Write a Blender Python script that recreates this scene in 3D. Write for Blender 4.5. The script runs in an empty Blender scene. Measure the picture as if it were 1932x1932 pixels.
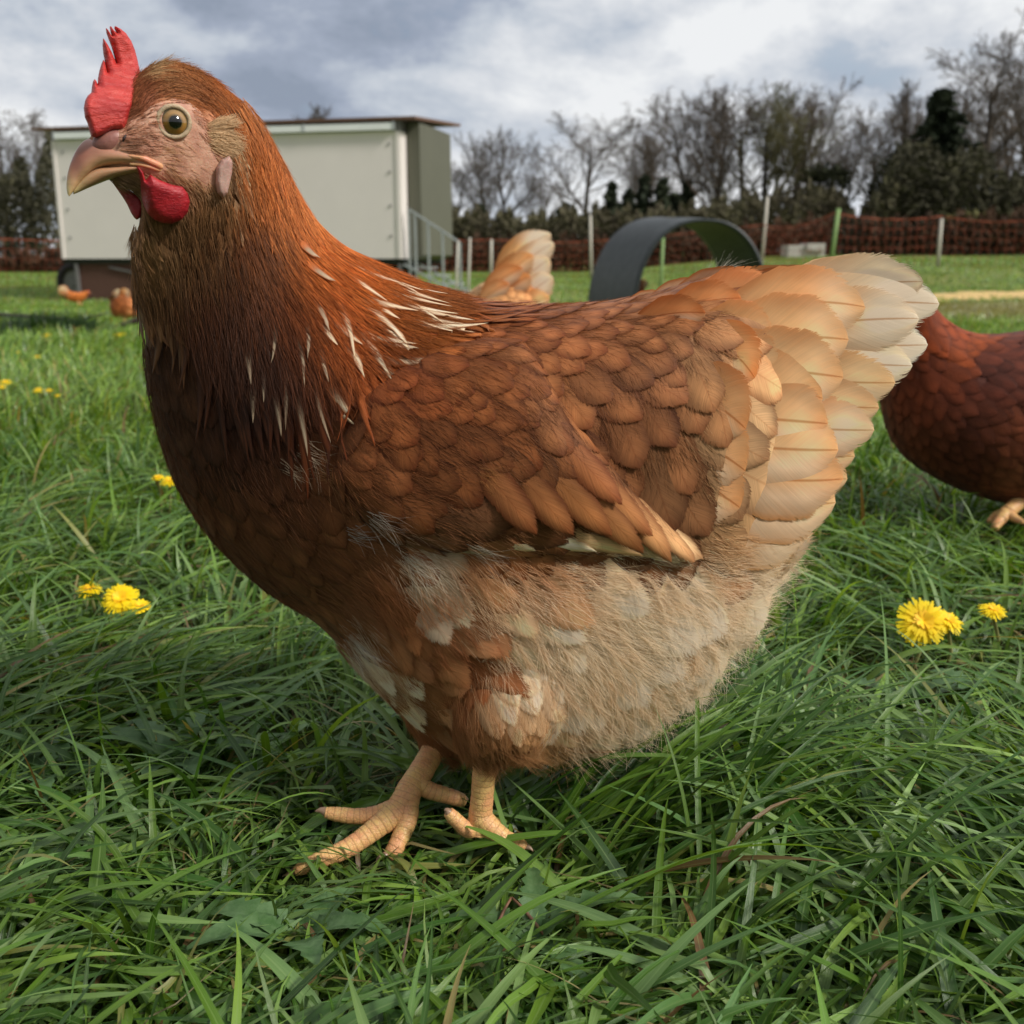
import bpy, math, random
import numpy as np
from mathutils import Vector, Matrix
from mathutils.bvhtree import BVHTree

rnd = random.Random(7)
R = np.random.default_rng(11)
SC = bpy.context.scene
COL = SC.collection

# ---------------------------------------------------------------- camera
FPX = 2029.0            # focal length in units of a 1932 px wide picture
PITCH = math.radians(13.2)
CAMZ = 0.32
cam = bpy.data.cameras.new('camera')
cam.sensor_width = 36.0
cam.lens = 36.0 * FPX / 1932.0
cam.clip_start = 0.02
cam.clip_end = 2000
cam.dof.use_dof = True
cam.dof.focus_distance = 0.52
cam.dof.aperture_fstop = 16.0
camo = bpy.data.objects.new('camera', cam)
COL.objects.link(camo)
camo.location = (0, 0, CAMZ)
camo.rotation_euler = (math.radians(90) - PITCH, 0, 0)
SC.camera = camo

# ---------------------------------------------------------------- light
SUN_EL = math.radians(38)
SUN_AZ = math.radians(119)          # clockwise from +Y
sun_dir = Vector((math.sin(SUN_AZ) * math.cos(SUN_EL), math.cos(SUN_AZ) * math.cos(SUN_EL), math.sin(SUN_EL)))
sl = bpy.data.lights.new('sun', 'SUN')
sl.energy = 3.2
sl.angle = math.radians(10)
sl.color = (1.0, 0.95, 0.87)
so = bpy.data.objects.new('sun', sl)
COL.objects.link(so)
so.rotation_euler = sun_dir.to_track_quat('Z', 'Y').to_euler()
so.location = (3, 1, 6)

SC.view_settings.view_transform = 'Standard'
SC.view_settings.look = 'None'
SC.view_settings.gamma = 1.0
SC.view_settings.exposure = 0.08
SC.cycles.use_denoising = True
SC.cycles.max_bounces = 8
SC.cycles.transparent_max_bounces = 8


class NT:
    """small node-tree helper"""
    def __init__(self, tree):
        self.t = tree
        tree.nodes.clear()

    def n(self, typ, **kw):
        nd = self.t.nodes.new(typ)
        ins = kw.pop('ins', {})
        for k, v in kw.items():
            setattr(nd, k, v)
        for k, v in ins.items():
            self.put(nd.inputs[k], v)
        return nd

    def put(self, sock, v):
        if hasattr(v, 'is_output') or isinstance(v, bpy.types.NodeSocket):
            self.t.links.new(v, sock)
        else:
            if hasattr(sock, 'default_value'):
                dv = sock.default_value
                if hasattr(dv, '__len__') and not hasattr(v, '__len__'):
                    v = [v] * len(dv)
                if hasattr(dv, '__len__') and len(dv) == 4 and len(v) == 3:
                    v = list(v) + [1]
                sock.default_value = v

    def m(self, op, a, b=0.0, c=0.0, clamp=False):
        nd = self.n('ShaderNodeMath', operation=op, use_clamp=clamp)
        self.put(nd.inputs[0], a)
        self.put(nd.inputs[1], b)
        self.put(nd.inputs[2], c)
        return nd.outputs[0]

    def vm(self, op, a, b=(0, 0, 0), scale=None):
        nd = self.n('ShaderNodeVectorMath', operation=op)
        self.put(nd.inputs[0], a)
        self.put(nd.inputs[1], b)
        if scale is not None:
            self.put(nd.inputs['Scale'], scale)
        return nd.outputs['Value'] if op in ('DOT_PRODUCT', 'LENGTH', 'DISTANCE') else nd.outputs[0]

    def mix(self, f, a, b, blend='MIX'):
        nd = self.n('ShaderNodeMix', data_type='RGBA', blend_type=blend)
        self.put(nd.inputs[0], f)
        self.put(nd.inputs[6], a)
        self.put(nd.inputs[7], b)
        return nd.outputs[2]

    def ss(self, x, a, b):
        nd = self.n('ShaderNodeMapRange', interpolation_type='SMOOTHSTEP')
        self.put(nd.inputs[0], x)
        nd.inputs[1].default_value = a
        nd.inputs[2].default_value = b
        return nd.outputs[0]

    def rng(self, x, a, b, c, d):
        nd = self.n('ShaderNodeMapRange')
        self.put(nd.inputs[0], x)
        for i, v in enumerate((a, b, c, d)):
            nd.inputs[i + 1].default_value = v
        return nd.outputs[0]

    def noise(self, vec, scale, detail=4, rough=0.5, dist=0.0):
        nd = self.n('ShaderNodeTexNoise')
        if vec is not None:
            self.put(nd.inputs['Vector'], vec)
        nd.inputs['Scale'].default_value = scale
        nd.inputs['Detail'].default_value = detail
        nd.inputs['Roughness'].default_value = rough
        nd.inputs['Distortion'].default_value = dist
        return nd.outputs[0]

    def xyz(self, x, y, z):
        nd = self.n('ShaderNodeCombineXYZ')
        for i, v in enumerate((x, y, z)):
            self.put(nd.inputs[i], v)
        return nd.outputs[0]

    def sep(self, v):
        nd = self.n('ShaderNodeSeparateXYZ')
        self.put(nd.inputs[0], v)
        return nd.outputs

    def attr(self, name):
        return self.n('ShaderNodeAttribute', attribute_name=name)

    def bump(self, h, strength, dist):
        nd = self.n('ShaderNodeBump')
        self.put(nd.inputs['Height'], h)
        nd.inputs['Strength'].default_value = strength
        nd.inputs['Distance'].default_value = dist
        return nd.outputs[0]


def s2l(c):
    c = np.asarray(c, float) / 255.0
    return np.where(c <= 0.04045, c / 12.92, ((c + 0.055) / 1.055) ** 2.4)


def L3(*c):
    return tuple(float(x) for x in s2l(c))


# camera-space helpers used to lay things out at true distances
FWD = np.array([0, math.cos(PITCH), -math.sin(PITCH)])
UPV = np.array([0, math.sin(PITCH), math.cos(PITCH)])
RGT = np.array([1.0, 0, 0])
CAMP = np.array([0, 0, CAMZ])


def ray(px, py):
    return FWD + RGT * ((px - 966) / FPX) + UPV * (-(py - 966) / FPX)


def P(px, py, Y):
    d = ray(px, py)
    return CAMP + d * (Y / d[1])


def proj(p):
    q = np.asarray(p, float) - CAMP
    z = q @ FWD
    return 966 + FPX * (q @ RGT) / z, 966 - FPX * (q @ UPV) / z


# ---------------------------------------------------------------- world: broken cloud over a Nishita sky
W = bpy.data.worlds.new('World')
SC.world = W
W.use_nodes = True
t = NT(W.node_tree)
sky = t.n('ShaderNodeTexSky', sky_type='NISHITA', sun_disc=False, sun_elevation=SUN_EL, sun_rotation=SUN_AZ,
          air_density=1.0, dust_density=1.5, ozone_density=1.5)
tc = t.n('ShaderNodeTexCoord')
d = tc.outputs['Generated']
CZ = 1.9
dv = t.vm('MULTIPLY', d, (1, 1, CZ))
warp = t.n('ShaderNodeTexNoise', ins={'Vector': dv, 'Scale': 2.2, 'Detail': 3.0})
dw = t.vm('ADD', dv, t.vm('MULTIPLY', warp.outputs['Color'], (0.16, 0.16, 0.16)))
n1 = t.noise(dw, 7.5, 10, 0.60)
n2 = t.noise(t.vm('ADD', dw, (7.3, 2.2, 5.1)), 2.3, 6, 0.5)


def blob(px, py, k, sx=1.0):
    v = ray(px, py)
    v = v / np.linalg.norm(v)
    v = v * np.array([1, 1, CZ])
    dd = t.vm('SUBTRACT', dv, tuple(v))
    dd = t.vm('MULTIPLY', dd, (sx, 1, 1))
    r = t.vm('LENGTH', dd)
    return t.m('POWER', 2.718, t.m('MULTIPLY', t.m('MULTIPLY', r, r), -k))


bright = t.m('ADD', blob(1060, 175, 90), t.m('MULTIPLY', blob(1760, 110, 60), 0.45))
bright = t.m('ADD', bright, t.m('MULTIPLY', blob(60, 130, 40), 0.7))
bright = t.m('ADD', bright, t.m('MULTIPLY', blob(760, 120, 60), 0.3))
bright = t.m('ADD', bright, t.m('MULTIPLY', blob(1390, 95, 200), 0.7))
bright = t.m('ADD', bright, t.m('MULTIPLY', blob(1500, 230, 20, 0.6), 0.35))
dark = t.m('ADD', blob(430, 40, 40, 0.5), t.m('MULTIPLY', blob(1560, 190, 90, 0.6), 0.5))
dark = t.m('ADD', dark, t.m('MULTIPLY', blob(620, 190, 120, 0.5), 0.55))
dark = t.m('ADD', dark, t.m('MULTIPLY', blob(1000, 240, 90, 0.5), 0.35))
tone = t.m('ADD', t.rng(n1, 0.34, 0.66, 0.44, 1.20), t.m('MULTIPLY', t.m('SUBTRACT', n2, 0.5), 0.8))
tone = t.m('ADD', tone, t.m('MULTIPLY', bright, 0.42))
tone = t.m('SUBTRACT', tone, t.m('MULTIPLY', dark, 0.62), clamp=True)
cr = t.n('ShaderNodeValToRGB')
t.put(cr.inputs[0], tone)
els = cr.color_ramp.elements
els[0].position = 0.0
els[0].color = (*L3(148, 159, 177), 1)
els[1].position = 1.0
els[1].color = (*L3(243, 245, 247), 1)
for pos, c in ((0.25, (166, 176, 194)), (0.5, (196, 204, 215)), (0.75, (221, 225, 231))):
    e = els.new(pos)
    e.color = (*L3(*c), 1)
cloud = t.vm('MULTIPLY', cr.outputs[0], (7.6, 7.6, 7.6))
# clouds glow more towards the hidden sun and are dimmer away from it
sd = t.vm('DOT_PRODUCT', d, tuple(sun_dir))
glow = t.rng(sd, -0.5, 1.0, 0.42, 1.6)
elev = t.ss(t.sep(d)[2], 0.22, 0.5)
gl = t.m('ADD', t.m('MULTIPLY', elev, t.m('SUBTRACT', glow, 1.0)), 1.0)
# sky dimmed behind the camera, added to keep the hen's near side dark
gl = t.m('MULTIPLY', gl, t.rng(t.sep(d)[1], -0.6, 0.25, 0.52, 1.0))
cloud = t.vm('SCALE', cloud, scale=gl)
gap = t.ss(t.m('ADD', n1, t.m('MULTIPLY', n2, 0.3)), 0.42, 0.53)
skyc = t.mix(t.m('MULTIPLY', t.m('SUBTRACT', 1.0, gap), 0.3), cloud, sky.outputs[0])
bg = t.n('ShaderNodeBackground', ins={'Color': skyc, 'Strength': 0.12})
out = t.n('ShaderNodeOutputWorld', ins={'Surface': bg.outputs[0]})


# ---------------------------------------------------------------- mesh helpers
def mk(name, verts, faces, mats, parent=None, attrs=None, mat_idx=None, smooth=True, link=True):
    """verts (n,3); faces: array (m,k) or list of arrays"""
    if isinstance(faces, np.ndarray):
        faces = [faces]
    faces = [np.asarray(f, dtype=np.int32) for f in faces if len(f)]
    me = bpy.data.meshes.new(name)
    verts = np.asarray(verts, dtype=np.float32)
    me.vertices.add(len(verts))
    me.vertices.foreach_set('co', verts.ravel())
    loops = np.concatenate([f.ravel() for f in faces])
    tot = np.concatenate([np.full(len(f), f.shape[1], np.int32) for f in faces])
    st = np.concatenate([[0], np.cumsum(tot)[:-1]]).astype(np.int32)
    me.loops.add(len(loops))
    me.loops.foreach_set('vertex_index', loops)
    me.polygons.add(len(tot))
    me.polygons.foreach_set('loop_start', st)
    try:
        me.polygons.foreach_set('loop_total', tot)
    except Exception:
        pass
    if mat_idx is not None:
        me.polygons.foreach_set('material_index', np.asarray(mat_idx, dtype=np.int32))
    me.update(calc_edges=True)
    me.validate()
    me.polygons.foreach_set('use_smooth', np.full(len(me.polygons), smooth, dtype=bool))
    for k, v in (attrs or {}).items():
        v = np.asarray(v, dtype=np.float32)
        if v.ndim == 2 and v.shape[1] == 4:
            a = me.attributes.new(k, 'FLOAT_COLOR', 'POINT')
            a.data.foreach_set('color', v.ravel())
        elif v.ndim == 2 and v.shape[1] == 3:
            a = me.attributes.new(k, 'FLOAT_VECTOR', 'POINT')
            a.data.foreach_set('vector', v.ravel())
        else:
            a = me.attributes.new(k, 'FLOAT', 'POINT')
            a.data.foreach_set('value', v.ravel())
    for m in (mats if isinstance(mats, (list, tuple)) else [mats]):
        me.materials.append(m)
    o = bpy.data.objects.new(name, me)
    if link:
        COL.objects.link(o)
    if parent:
        put_under(o, parent)
    return o


def world_mat(o):
    m = o.matrix_basis.copy()
    if o.parent:
        m = world_mat(o.parent) @ o.matrix_parent_inverse @ m
    return m


def put_under(o, parent):
    o.parent = parent
    o.matrix_parent_inverse = world_mat(parent).inverted()
    return o


def tag(o, label=None, cat=None, group=None, kind=None):
    if label: o['label'] = label
    if cat: o['category'] = cat
    if group: o['group'] = group
    if kind: o['kind'] = kind
    return o


def empty(name, loc, label, cat, group=None, rz=0.0):
    o = bpy.data.objects.new(name, None)
    o.empty_display_size = 0.05
    COL.objects.link(o)
    o.location = loc
    o.rotation_euler = (0, 0, rz)
    return tag(o, label, cat, group)


class Acc:
    def __init__(s):
        s.v, s.q, s.t, s.n = [], [], [], 0
        s.qm, s.tm = [], []
        s.at = {}

    def add(s, v, q=None, t=None, m=0, **at):
        v = np.asarray(v, float).reshape(-1, 3)
        if q is not None and len(q):
            q = np.asarray(q, int)
            s.q.append(q + s.n)
            s.qm.append(np.full(len(q), m))
        if t is not None and len(t):
            t = np.asarray(t, int)
            s.t.append(t + s.n)
            s.tm.append(np.full(len(t), m))
        for k, a in at.items():
            a = np.asarray(a, float)
            if a.ndim == 1:
                a = np.tile(a, (len(v), 1))
            s.at.setdefault(k, []).append(a)
        s.v.append(v)
        s.n += len(v)
        return s

    def build(s, name, mats, parent=None, smooth=True, link=True):
        fs, mi = [], []
        if s.q:
            fs.append(np.concatenate(s.q)); mi.append(np.concatenate(s.qm))
        if s.t:
            fs.append(np.concatenate(s.t)); mi.append(np.concatenate(s.tm))
        at = {k: np.concatenate(a) for k, a in s.at.items()}
        return mk(name, np.concatenate(s.v), fs, mats, parent, at, np.concatenate(mi), smooth, link)

    def box(s, x0, x1, y0, y1, z0, z1, m=0, **at):
        v = [(x, y, z) for z in (z0, z1) for y in (y0, y1) for x in (x0, x1)]
        q = [(0, 2, 3, 1), (4, 5, 7, 6), (0, 1, 5, 4), (2, 6, 7, 3), (0, 4, 6, 2), (1, 3, 7, 5)]
        return s.add(v, q, m=m, **at)

    def bar(s, a, b, w, h=None, m=0, **at):
        """square bar between two points"""
        h = h or w
        a, b = np.asarray(a, float), np.asarray(b, float)
        d = b - a
        d = d / (np.linalg.norm(d) + 1e-9)
        up = np.array([0, 0, 1.0]) if abs(d[2]) < 0.9 else np.array([0, 1.0, 0])
        x = np.cross(d, up); x /= np.linalg.norm(x)
        y = np.cross(x, d)
        v = [c + x * i * w / 2 + y * j * h / 2 for c in (a, b) for i, j in ((-1, -1), (1, -1), (1, 1), (-1, 1))]
        q = [(0, 1, 2, 3), (7, 6, 5, 4), (0, 4, 5, 1), (1, 5, 6, 2), (2, 6, 7, 3), (3, 7, 4, 0)]
        return s.add(v, q, m=m, **at)

    def tube(s, pts, rad, n=10, m=0, cap=True, flat=1.0, **at):
        pts = np.asarray(pts, float)
        k = len(pts)
        rad = np.broadcast_to(np.asarray(rad, float), (k,))
        T = np.gradient(pts, axis=0)
        T /= np.linalg.norm(T, axis=1)[:, None] + 1e-9
        ref = np.array([0, 0, 1.0]) if abs(T[0][2]) < 0.8 else np.array([0, 1.0, 0])
        vs = []
        x = np.cross(T[0], ref); x /= np.linalg.norm(x)
        for i in range(k):
            x = x - T[i] * (x @ T[i]); x /= np.linalg.norm(x)
            y = np.cross(T[i], x)
            a = np.arange(n) / n * 2 * math.pi
            vs.append(pts[i] + rad[i] * (np.cos(a)[:, None] * x + flat * np.sin(a)[:, None] * y))
        v = np.concatenate(vs)
        i = np.arange(k - 1)[:, None] * n
        j = np.arange(n)[None]
        j2 = (j + 1) % n
        q = np.stack([i + j, i + j2, i + n + j2, i + n + j], -1).reshape(-1, 4)
        tt = []
        if cap:
            v = np.concatenate([v, [pts[0], pts[-1]]])
            c0, c1 = k * n, k * n + 1
            for a in range(n):
                tt.append((c0, (a + 1) % n, a))
                tt.append((c1, (k - 1) * n + a, (k - 1) * n + (a + 1) % n))
        return s.add(v, q, tt, m=m, **at)


def catmull(pts, per):
    pts = np.asarray(pts, float)
    p = np.concatenate([[2 * pts[0] - pts[1]], pts, [2 * pts[-1] - pts[-2]]])
    out = []
    for i in range(len(pts) - 1):
        a, b, c, d = p[i:i + 4]
        for k in range(per):
            s = k / per
            out.append(0.5 * ((2 * b) + (-a + c) * s + (2 * a - 5 * b + 4 * c - d) * s * s + (-a + 3 * b - 3 * c + d) * s ** 3))
    out.append(pts[-1])
    return np.array(out)


def new_mat(name):
    m = bpy.data.materials.new(name)
    m.use_nodes = True
    return m, NT(m.node_tree)


def plain(name, col, rough=0.6, var=0.12, scale=8.0, bump=0.0, bdist=0.002, spec=0.5, metal=0.0, coat=0.0, sss=0.0, sub=(1, .3, .2), trans=0.0):
    m, t = new_mat(name)
    tc = t.n('ShaderNodeTexCoord')
    nz = t.noise(tc.outputs['Object'], scale, 5, 0.6)
    c = t.mix(1.0, (*col, 1), t.n('ShaderNodeCombineColor', ins={0: t.rng(nz, .3, .7, 1 - var, 1 + var), 1: t.rng(nz, .3, .7, 1 - var, 1 + var), 2: t.rng(nz, .3, .7, 1 - var, 1 + var)}).outputs[0], 'MULTIPLY')
    b = t.n('ShaderNodeBsdfPrincipled', ins={'Base Color': c, 'Roughness': rough, 'Metallic': metal, 'Specular IOR Level': spec, 'Coat Weight': coat})
    if sss:
        b.inputs['Subsurface Weight'].default_value = sss
        b.inputs['Subsurface Radius'].default_value = sub
        b.inputs['Subsurface Scale'].default_value = 0.004
    if bump:
        t.put(b.inputs['Normal'], t.bump(nz, bump, bdist))
    sh = b.outputs[0]
    if trans:
        tr = t.n('ShaderNodeBsdfTranslucent', ins={'Color': c})
        sh = t.n('ShaderNodeMixShader', ins={0: trans, 1: sh, 2: tr.outputs[0]}).outputs[0]
    t.n('ShaderNodeOutputMaterial', ins={'Surface': sh})
    return m


# ---------------------------------------------------------------- ground shape
def sstep(x, a, b):
    x = np.clip((np.asarray(x, float) - a) / (b - a), 0, 1)
    return x * x * (3 - 2 * x)


def gz(x, y):
    x = np.asarray(x, float)
    y = np.asarray(y, float)
    b = np.interp(y, [-60, 0, 1.2, 3, 8, 19, 31, 60, 90, 400], [0, 0, 0, -.02, -.12, -.45, -.12, .3, .5, 1.0])
    b = b + 0.5 * sstep(x, 1.5, 9) * sstep(y, 10, 25) * (1 - .4 * sstep(y, 40, 80))
    b = b + 0.006 * np.sin(x * 5.1 + 1) * np.cos(y * 4.3) * sstep(y, 1.2, 2.5)
    return b

# ================================================================ SETTING
def ground_sheet():
    xs = np.concatenate([-np.geomspace(400, 3, 40), np.linspace(-2.9, 2.9, 60), np.geomspace(3, 400, 40)])
    ys = np.concatenate([-np.geomspace(60, 1, 12), np.linspace(-.9, 3, 60), np.geomspace(3.1, 420, 110)])
    X, Y = np.meshgrid(xs, ys)
    Z = gz(X, Y)
    v = np.stack([X, Y, Z], -1).reshape(-1, 3)
    nx = len(xs)
    i = np.arange(len(ys) - 1)[:, None] * nx
    j = np.arange(nx - 1)[None]
    q = np.stack([i + j, i + j + 1, i + nx + j + 1, i + nx + j], -1).reshape(-1, 4)
    m, t = new_mat('pasture')
    g = t.n('ShaderNodeNewGeometry').outputs['Position']
    s = t.sep(g)
    n1 = t.noise(g, 0.35, 5, .6)
    n2 = t.noise(g, 9.0, 6, .7)
    n3 = t.noise(t.vm('MULTIPLY', g, (1, .35, 1)), 60.0, 4, .7)
    far = t.mix(t.ss(n1, .35, .65), L3(104, 124, 58), L3(124, 130, 70))
    far = t.mix(t.m('MULTIPLY', t.ss(n2, .4, .7), .5), far, L3(62, 92, 38))
    # worn, tanned grass towards the right of the far field
    tan = t.m('MULTIPLY', t.ss(s[0], 1.0, 4.5), t.m('MULTIPLY', t.ss(s[1], 6.5, 9.0), t.m('SUBTRACT', 1.0, t.ss(s[1], 13.5, 15.5))))
    far = t.mix(t.m('MULTIPLY', tan, t.ss(n2, .25, .6)), far, L3(142, 128, 82))
    soil = t.mix(t.ss(n3, .35, .65), L3(36, 44, 20), L3(66, 82, 34))
    near = t.mix(t.ss(n2, .45, .65), soil, L3(66, 70, 36))
    c = t.mix(t.ss(s[1], 2.5, 9.0), near, far)
    b = t.n('ShaderNodeBsdfPrincipled', ins={'Base Color': c, 'Roughness': .9, 'Specular IOR Level': .1})
    t.put(b.inputs['Normal'], t.bump(n3, .8, .02))
    t.n('ShaderNodeOutputMaterial', ins={'Surface': b.outputs[0]})
    o = mk('ground', v, q, m)
    tag(o, kind='structure')
    return o


ground_sheet()

# straw strip and thin worn track on the right of the field
def strip(name, x0, x1, yc, wid, h, mat, n=160):
    xs = np.linspace(x0, x1, n)
    v = []
    K = 7
    for i, x in enumerate(xs):
        w = wid * (1 + .35 * math.sin(i * .7) * math.sin(i * .23 + 1))
        for k in range(K):
            u = k / (K - 1) * 2 - 1
            y = yc + .02 * (x - x0) + u * w / 2
            v.append((x, y, float(gz(x, y)) + .006 + h * (1 - u * u) * (1 + .5 * rnd.random())))
    v = np.array(v)
    i = np.arange(n - 1)[:, None] * K
    j = np.arange(K - 1)[None]
    q = np.stack([i + j, i + K + j, i + K + j + 1, i + j + 1], -1).reshape(-1, 4)
    return mk(name, v, q, mat)


m_straw = plain('straw', L3(205, 172, 108), .8, .35, 12, .6, .02)
tag(strip('straw_strip', 4.0, 22, 16.2, 2.4, .03, m_straw), kind='structure')
m_track = plain('track', L3(150, 150, 110), .9, .2, 6)
tag(strip('track', 2.6, 20, 13.6, .14, .01, m_track), kind='structure')

# ---------------------------------------------------------------- grass
def blade_set(root, head, L, w, e0, bend, S, ncol, col, zlift=None, side=0.0, rigid_tip=0.0):
    """grass blades: root (n,2), heading, length, width, start elevation, total bend"""
    N = len(root)
    tt = np.linspace(0, 1, S + 1)
    el = e0[:, None] - bend[:, None] * tt[None] ** 1.25
    hd = head[:, None] + np.broadcast_to(np.asarray(side, float), (N,))[:, None] * tt[None]
    seg = (L / S)[:, None]
    dx = np.cos(el) * np.cos(hd) * seg
    dy = np.cos(el) * np.sin(hd) * seg
    dz = np.sin(el) * seg
    zc = lambda a: np.concatenate([np.zeros((N, 1)), np.cumsum(a[:, :-1], 1)], 1)
    X = root[:, :1] + zc(dx)
    Y = root[:, 1:] + zc(dy)
    Zr = zc(dz)
    G = gz(X, Y)
    low = (0.004 + (np.zeros(N) if zlift is None else zlift))[:, None]
    Z = G + np.maximum(Zr, low * np.minimum(1, tt[None] * 3)) 
    wp = w[:, None] * np.clip((1 - tt[None] ** 2.2), 0.03, 1) * (.55 + .45 * np.minimum(1, tt[None] * 4))
    sx, sy = -np.sin(hd), np.cos(hd)
    cols = np.linspace(-1, 1, ncol)
    V = np.zeros((N, S + 1, ncol, 3))
    roll = R.uniform(-.9, .9, N)[:, None] * (.4 + .6 * tt[None])
    for k, c in enumerate(cols):
        V[:, :, k, 0] = X + sx * wp * c * .5 * np.cos(roll)
        V[:, :, k, 1] = Y + sy * wp * c * .5 * np.cos(roll)
        V[:, :, k, 2] = Z + wp * c * .5 * np.sin(roll) + (abs(c) * wp * .16)
    base = (np.arange(N) * (S + 1) * ncol)[:, None, None]
    i = (np.arange(S) * ncol)[None, :, None]
    j = np.arange(ncol - 1)[None, None]
    a = base + i + j
    q = np.stack([a, a + 1, a + ncol + 1, a + ncol], -1).reshape(-1, 4)
    C = np.zeros((N, S + 1, ncol, 4))
    C[..., :3] = col[:, None, None, :]
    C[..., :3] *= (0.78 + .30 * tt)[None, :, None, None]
    C[..., 3] = 1
    U = np.zeros((N, S + 1, ncol, 3))
    U[..., 0] = cols[None, None, :]
    U[..., 1] = tt[None, :, None] * (L / w)[:, None, None]
    U[..., 2] = R.random(N)[:, None, None]
    return V.reshape(-1, 3), q, C.reshape(-1, 4), U.reshape(-1, 3)


def grass_mat(name, fine=True):
    m, t = new_mat(name)
    c = t.attr('gcol').outputs['Color']
    uv = t.sep(t.attr('guv').outputs['Vector'])
    tr_c = t.mix(1.0, c, (1.5, 1.35, .5, 1), 'MULTIPLY')
    if fine:
        n = t.noise(t.xyz(t.m('MULTIPLY', uv[0], 9.0), t.m('MULTIPLY', uv[1], .25), t.m('MULTIPLY', uv[2], 40)), 1.0, 3, .6)
        c = t.mix(1.0, c, t.n('ShaderNodeCombineColor', ins={0: t.rng(n, .3, .7, .8, 1.25), 1: t.rng(n, .3, .7, .85, 1.18), 2: t.rng(n, .3, .7, .8, 1.25)}).outputs[0], 'MULTIPLY')
        mid = t.m('SUBTRACT', 1.0, t.ss(t.m('ABSOLUTE', uv[0]), .04, .16))
        c = t.mix(t.m('MULTIPLY', mid, .3), c, L3(150, 175, 110))
    b = t.n('ShaderNodeBsdfPrincipled', ins={'Base Color': c, 'Roughness': .36, 'Specular IOR Level': .6})
    if fine:
        t.put(b.inputs['Normal'], t.bump(n, .35, .0006))
    tr = t.n('ShaderNodeBsdfTranslucent', ins={'Color': tr_c})
    mx = t.n('ShaderNodeMixShader', ins={0: .33, 1: b.outputs[0], 2: tr.outputs[0]})
    t.n('ShaderNodeOutputMaterial', ins={'Surface': mx.outputs[0]})
    return m


M_GRASS = grass_mat('grass_blade')
M_GRASS_FAR = grass_mat('grass_far', False)


def gcolors(n, dead=.05):
    base = np.array([L3(84, 116, 38), L3(102, 136, 48), L3(66, 104, 36), L3(120, 150, 66), L3(92, 126, 68), L3(58, 92, 28), L3(112, 140, 84)])
    c = base[R.integers(0, len(base), n)] * R.uniform(.85, 1.35, (n, 1)) * np.array([1.16, 1.12, 1.0])
    k = R.random(n) < dead
    dc = np.array([L3(170, 150, 95), L3(128, 96, 62), L3(150, 150, 80)])
    c[k] = dc[R.integers(0, 3, k.sum())]
    return c


def sample_area(dens, y0, y1, marg, k=.52):
    """uniform points over the wedge of ground the camera sees, with margin"""
    out = []
    n = int(dens * (y1 - y0) * 2 * (marg + k * y1))
    x = R.uniform(-(marg + k * y1), marg + k * y1, n)
    y = R.uniform(y0, y1, n)
    keep = np.abs(x) < marg + k * y
    return np.stack([x[keep], y[keep]], 1)


def clumped(p, amt, sc):
    """pull points towards random tuft centres so that the sward is uneven"""
    c = sample_area(sc, p[:, 1].min(), p[:, 1].max(), .4)
    from mathutils.kdtree import KDTree
    kd = KDTree(len(c))
    for i, q in enumerate(c):
        kd.insert((q[0], q[1], 0), i)
    kd.balance()
    idx = np.array([kd.find((a, b, 0))[1] for a, b in p])
    f = R.uniform(0, amt, len(p))[:, None]
    return p * (1 - f) + c[idx] * f, idx


FOOT_A = np.array([-.10, .525])
FOOT_B = np.array([-.012, .535])


FLOWER_SPOTS = []
FLOWER_HEADS = []


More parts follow.
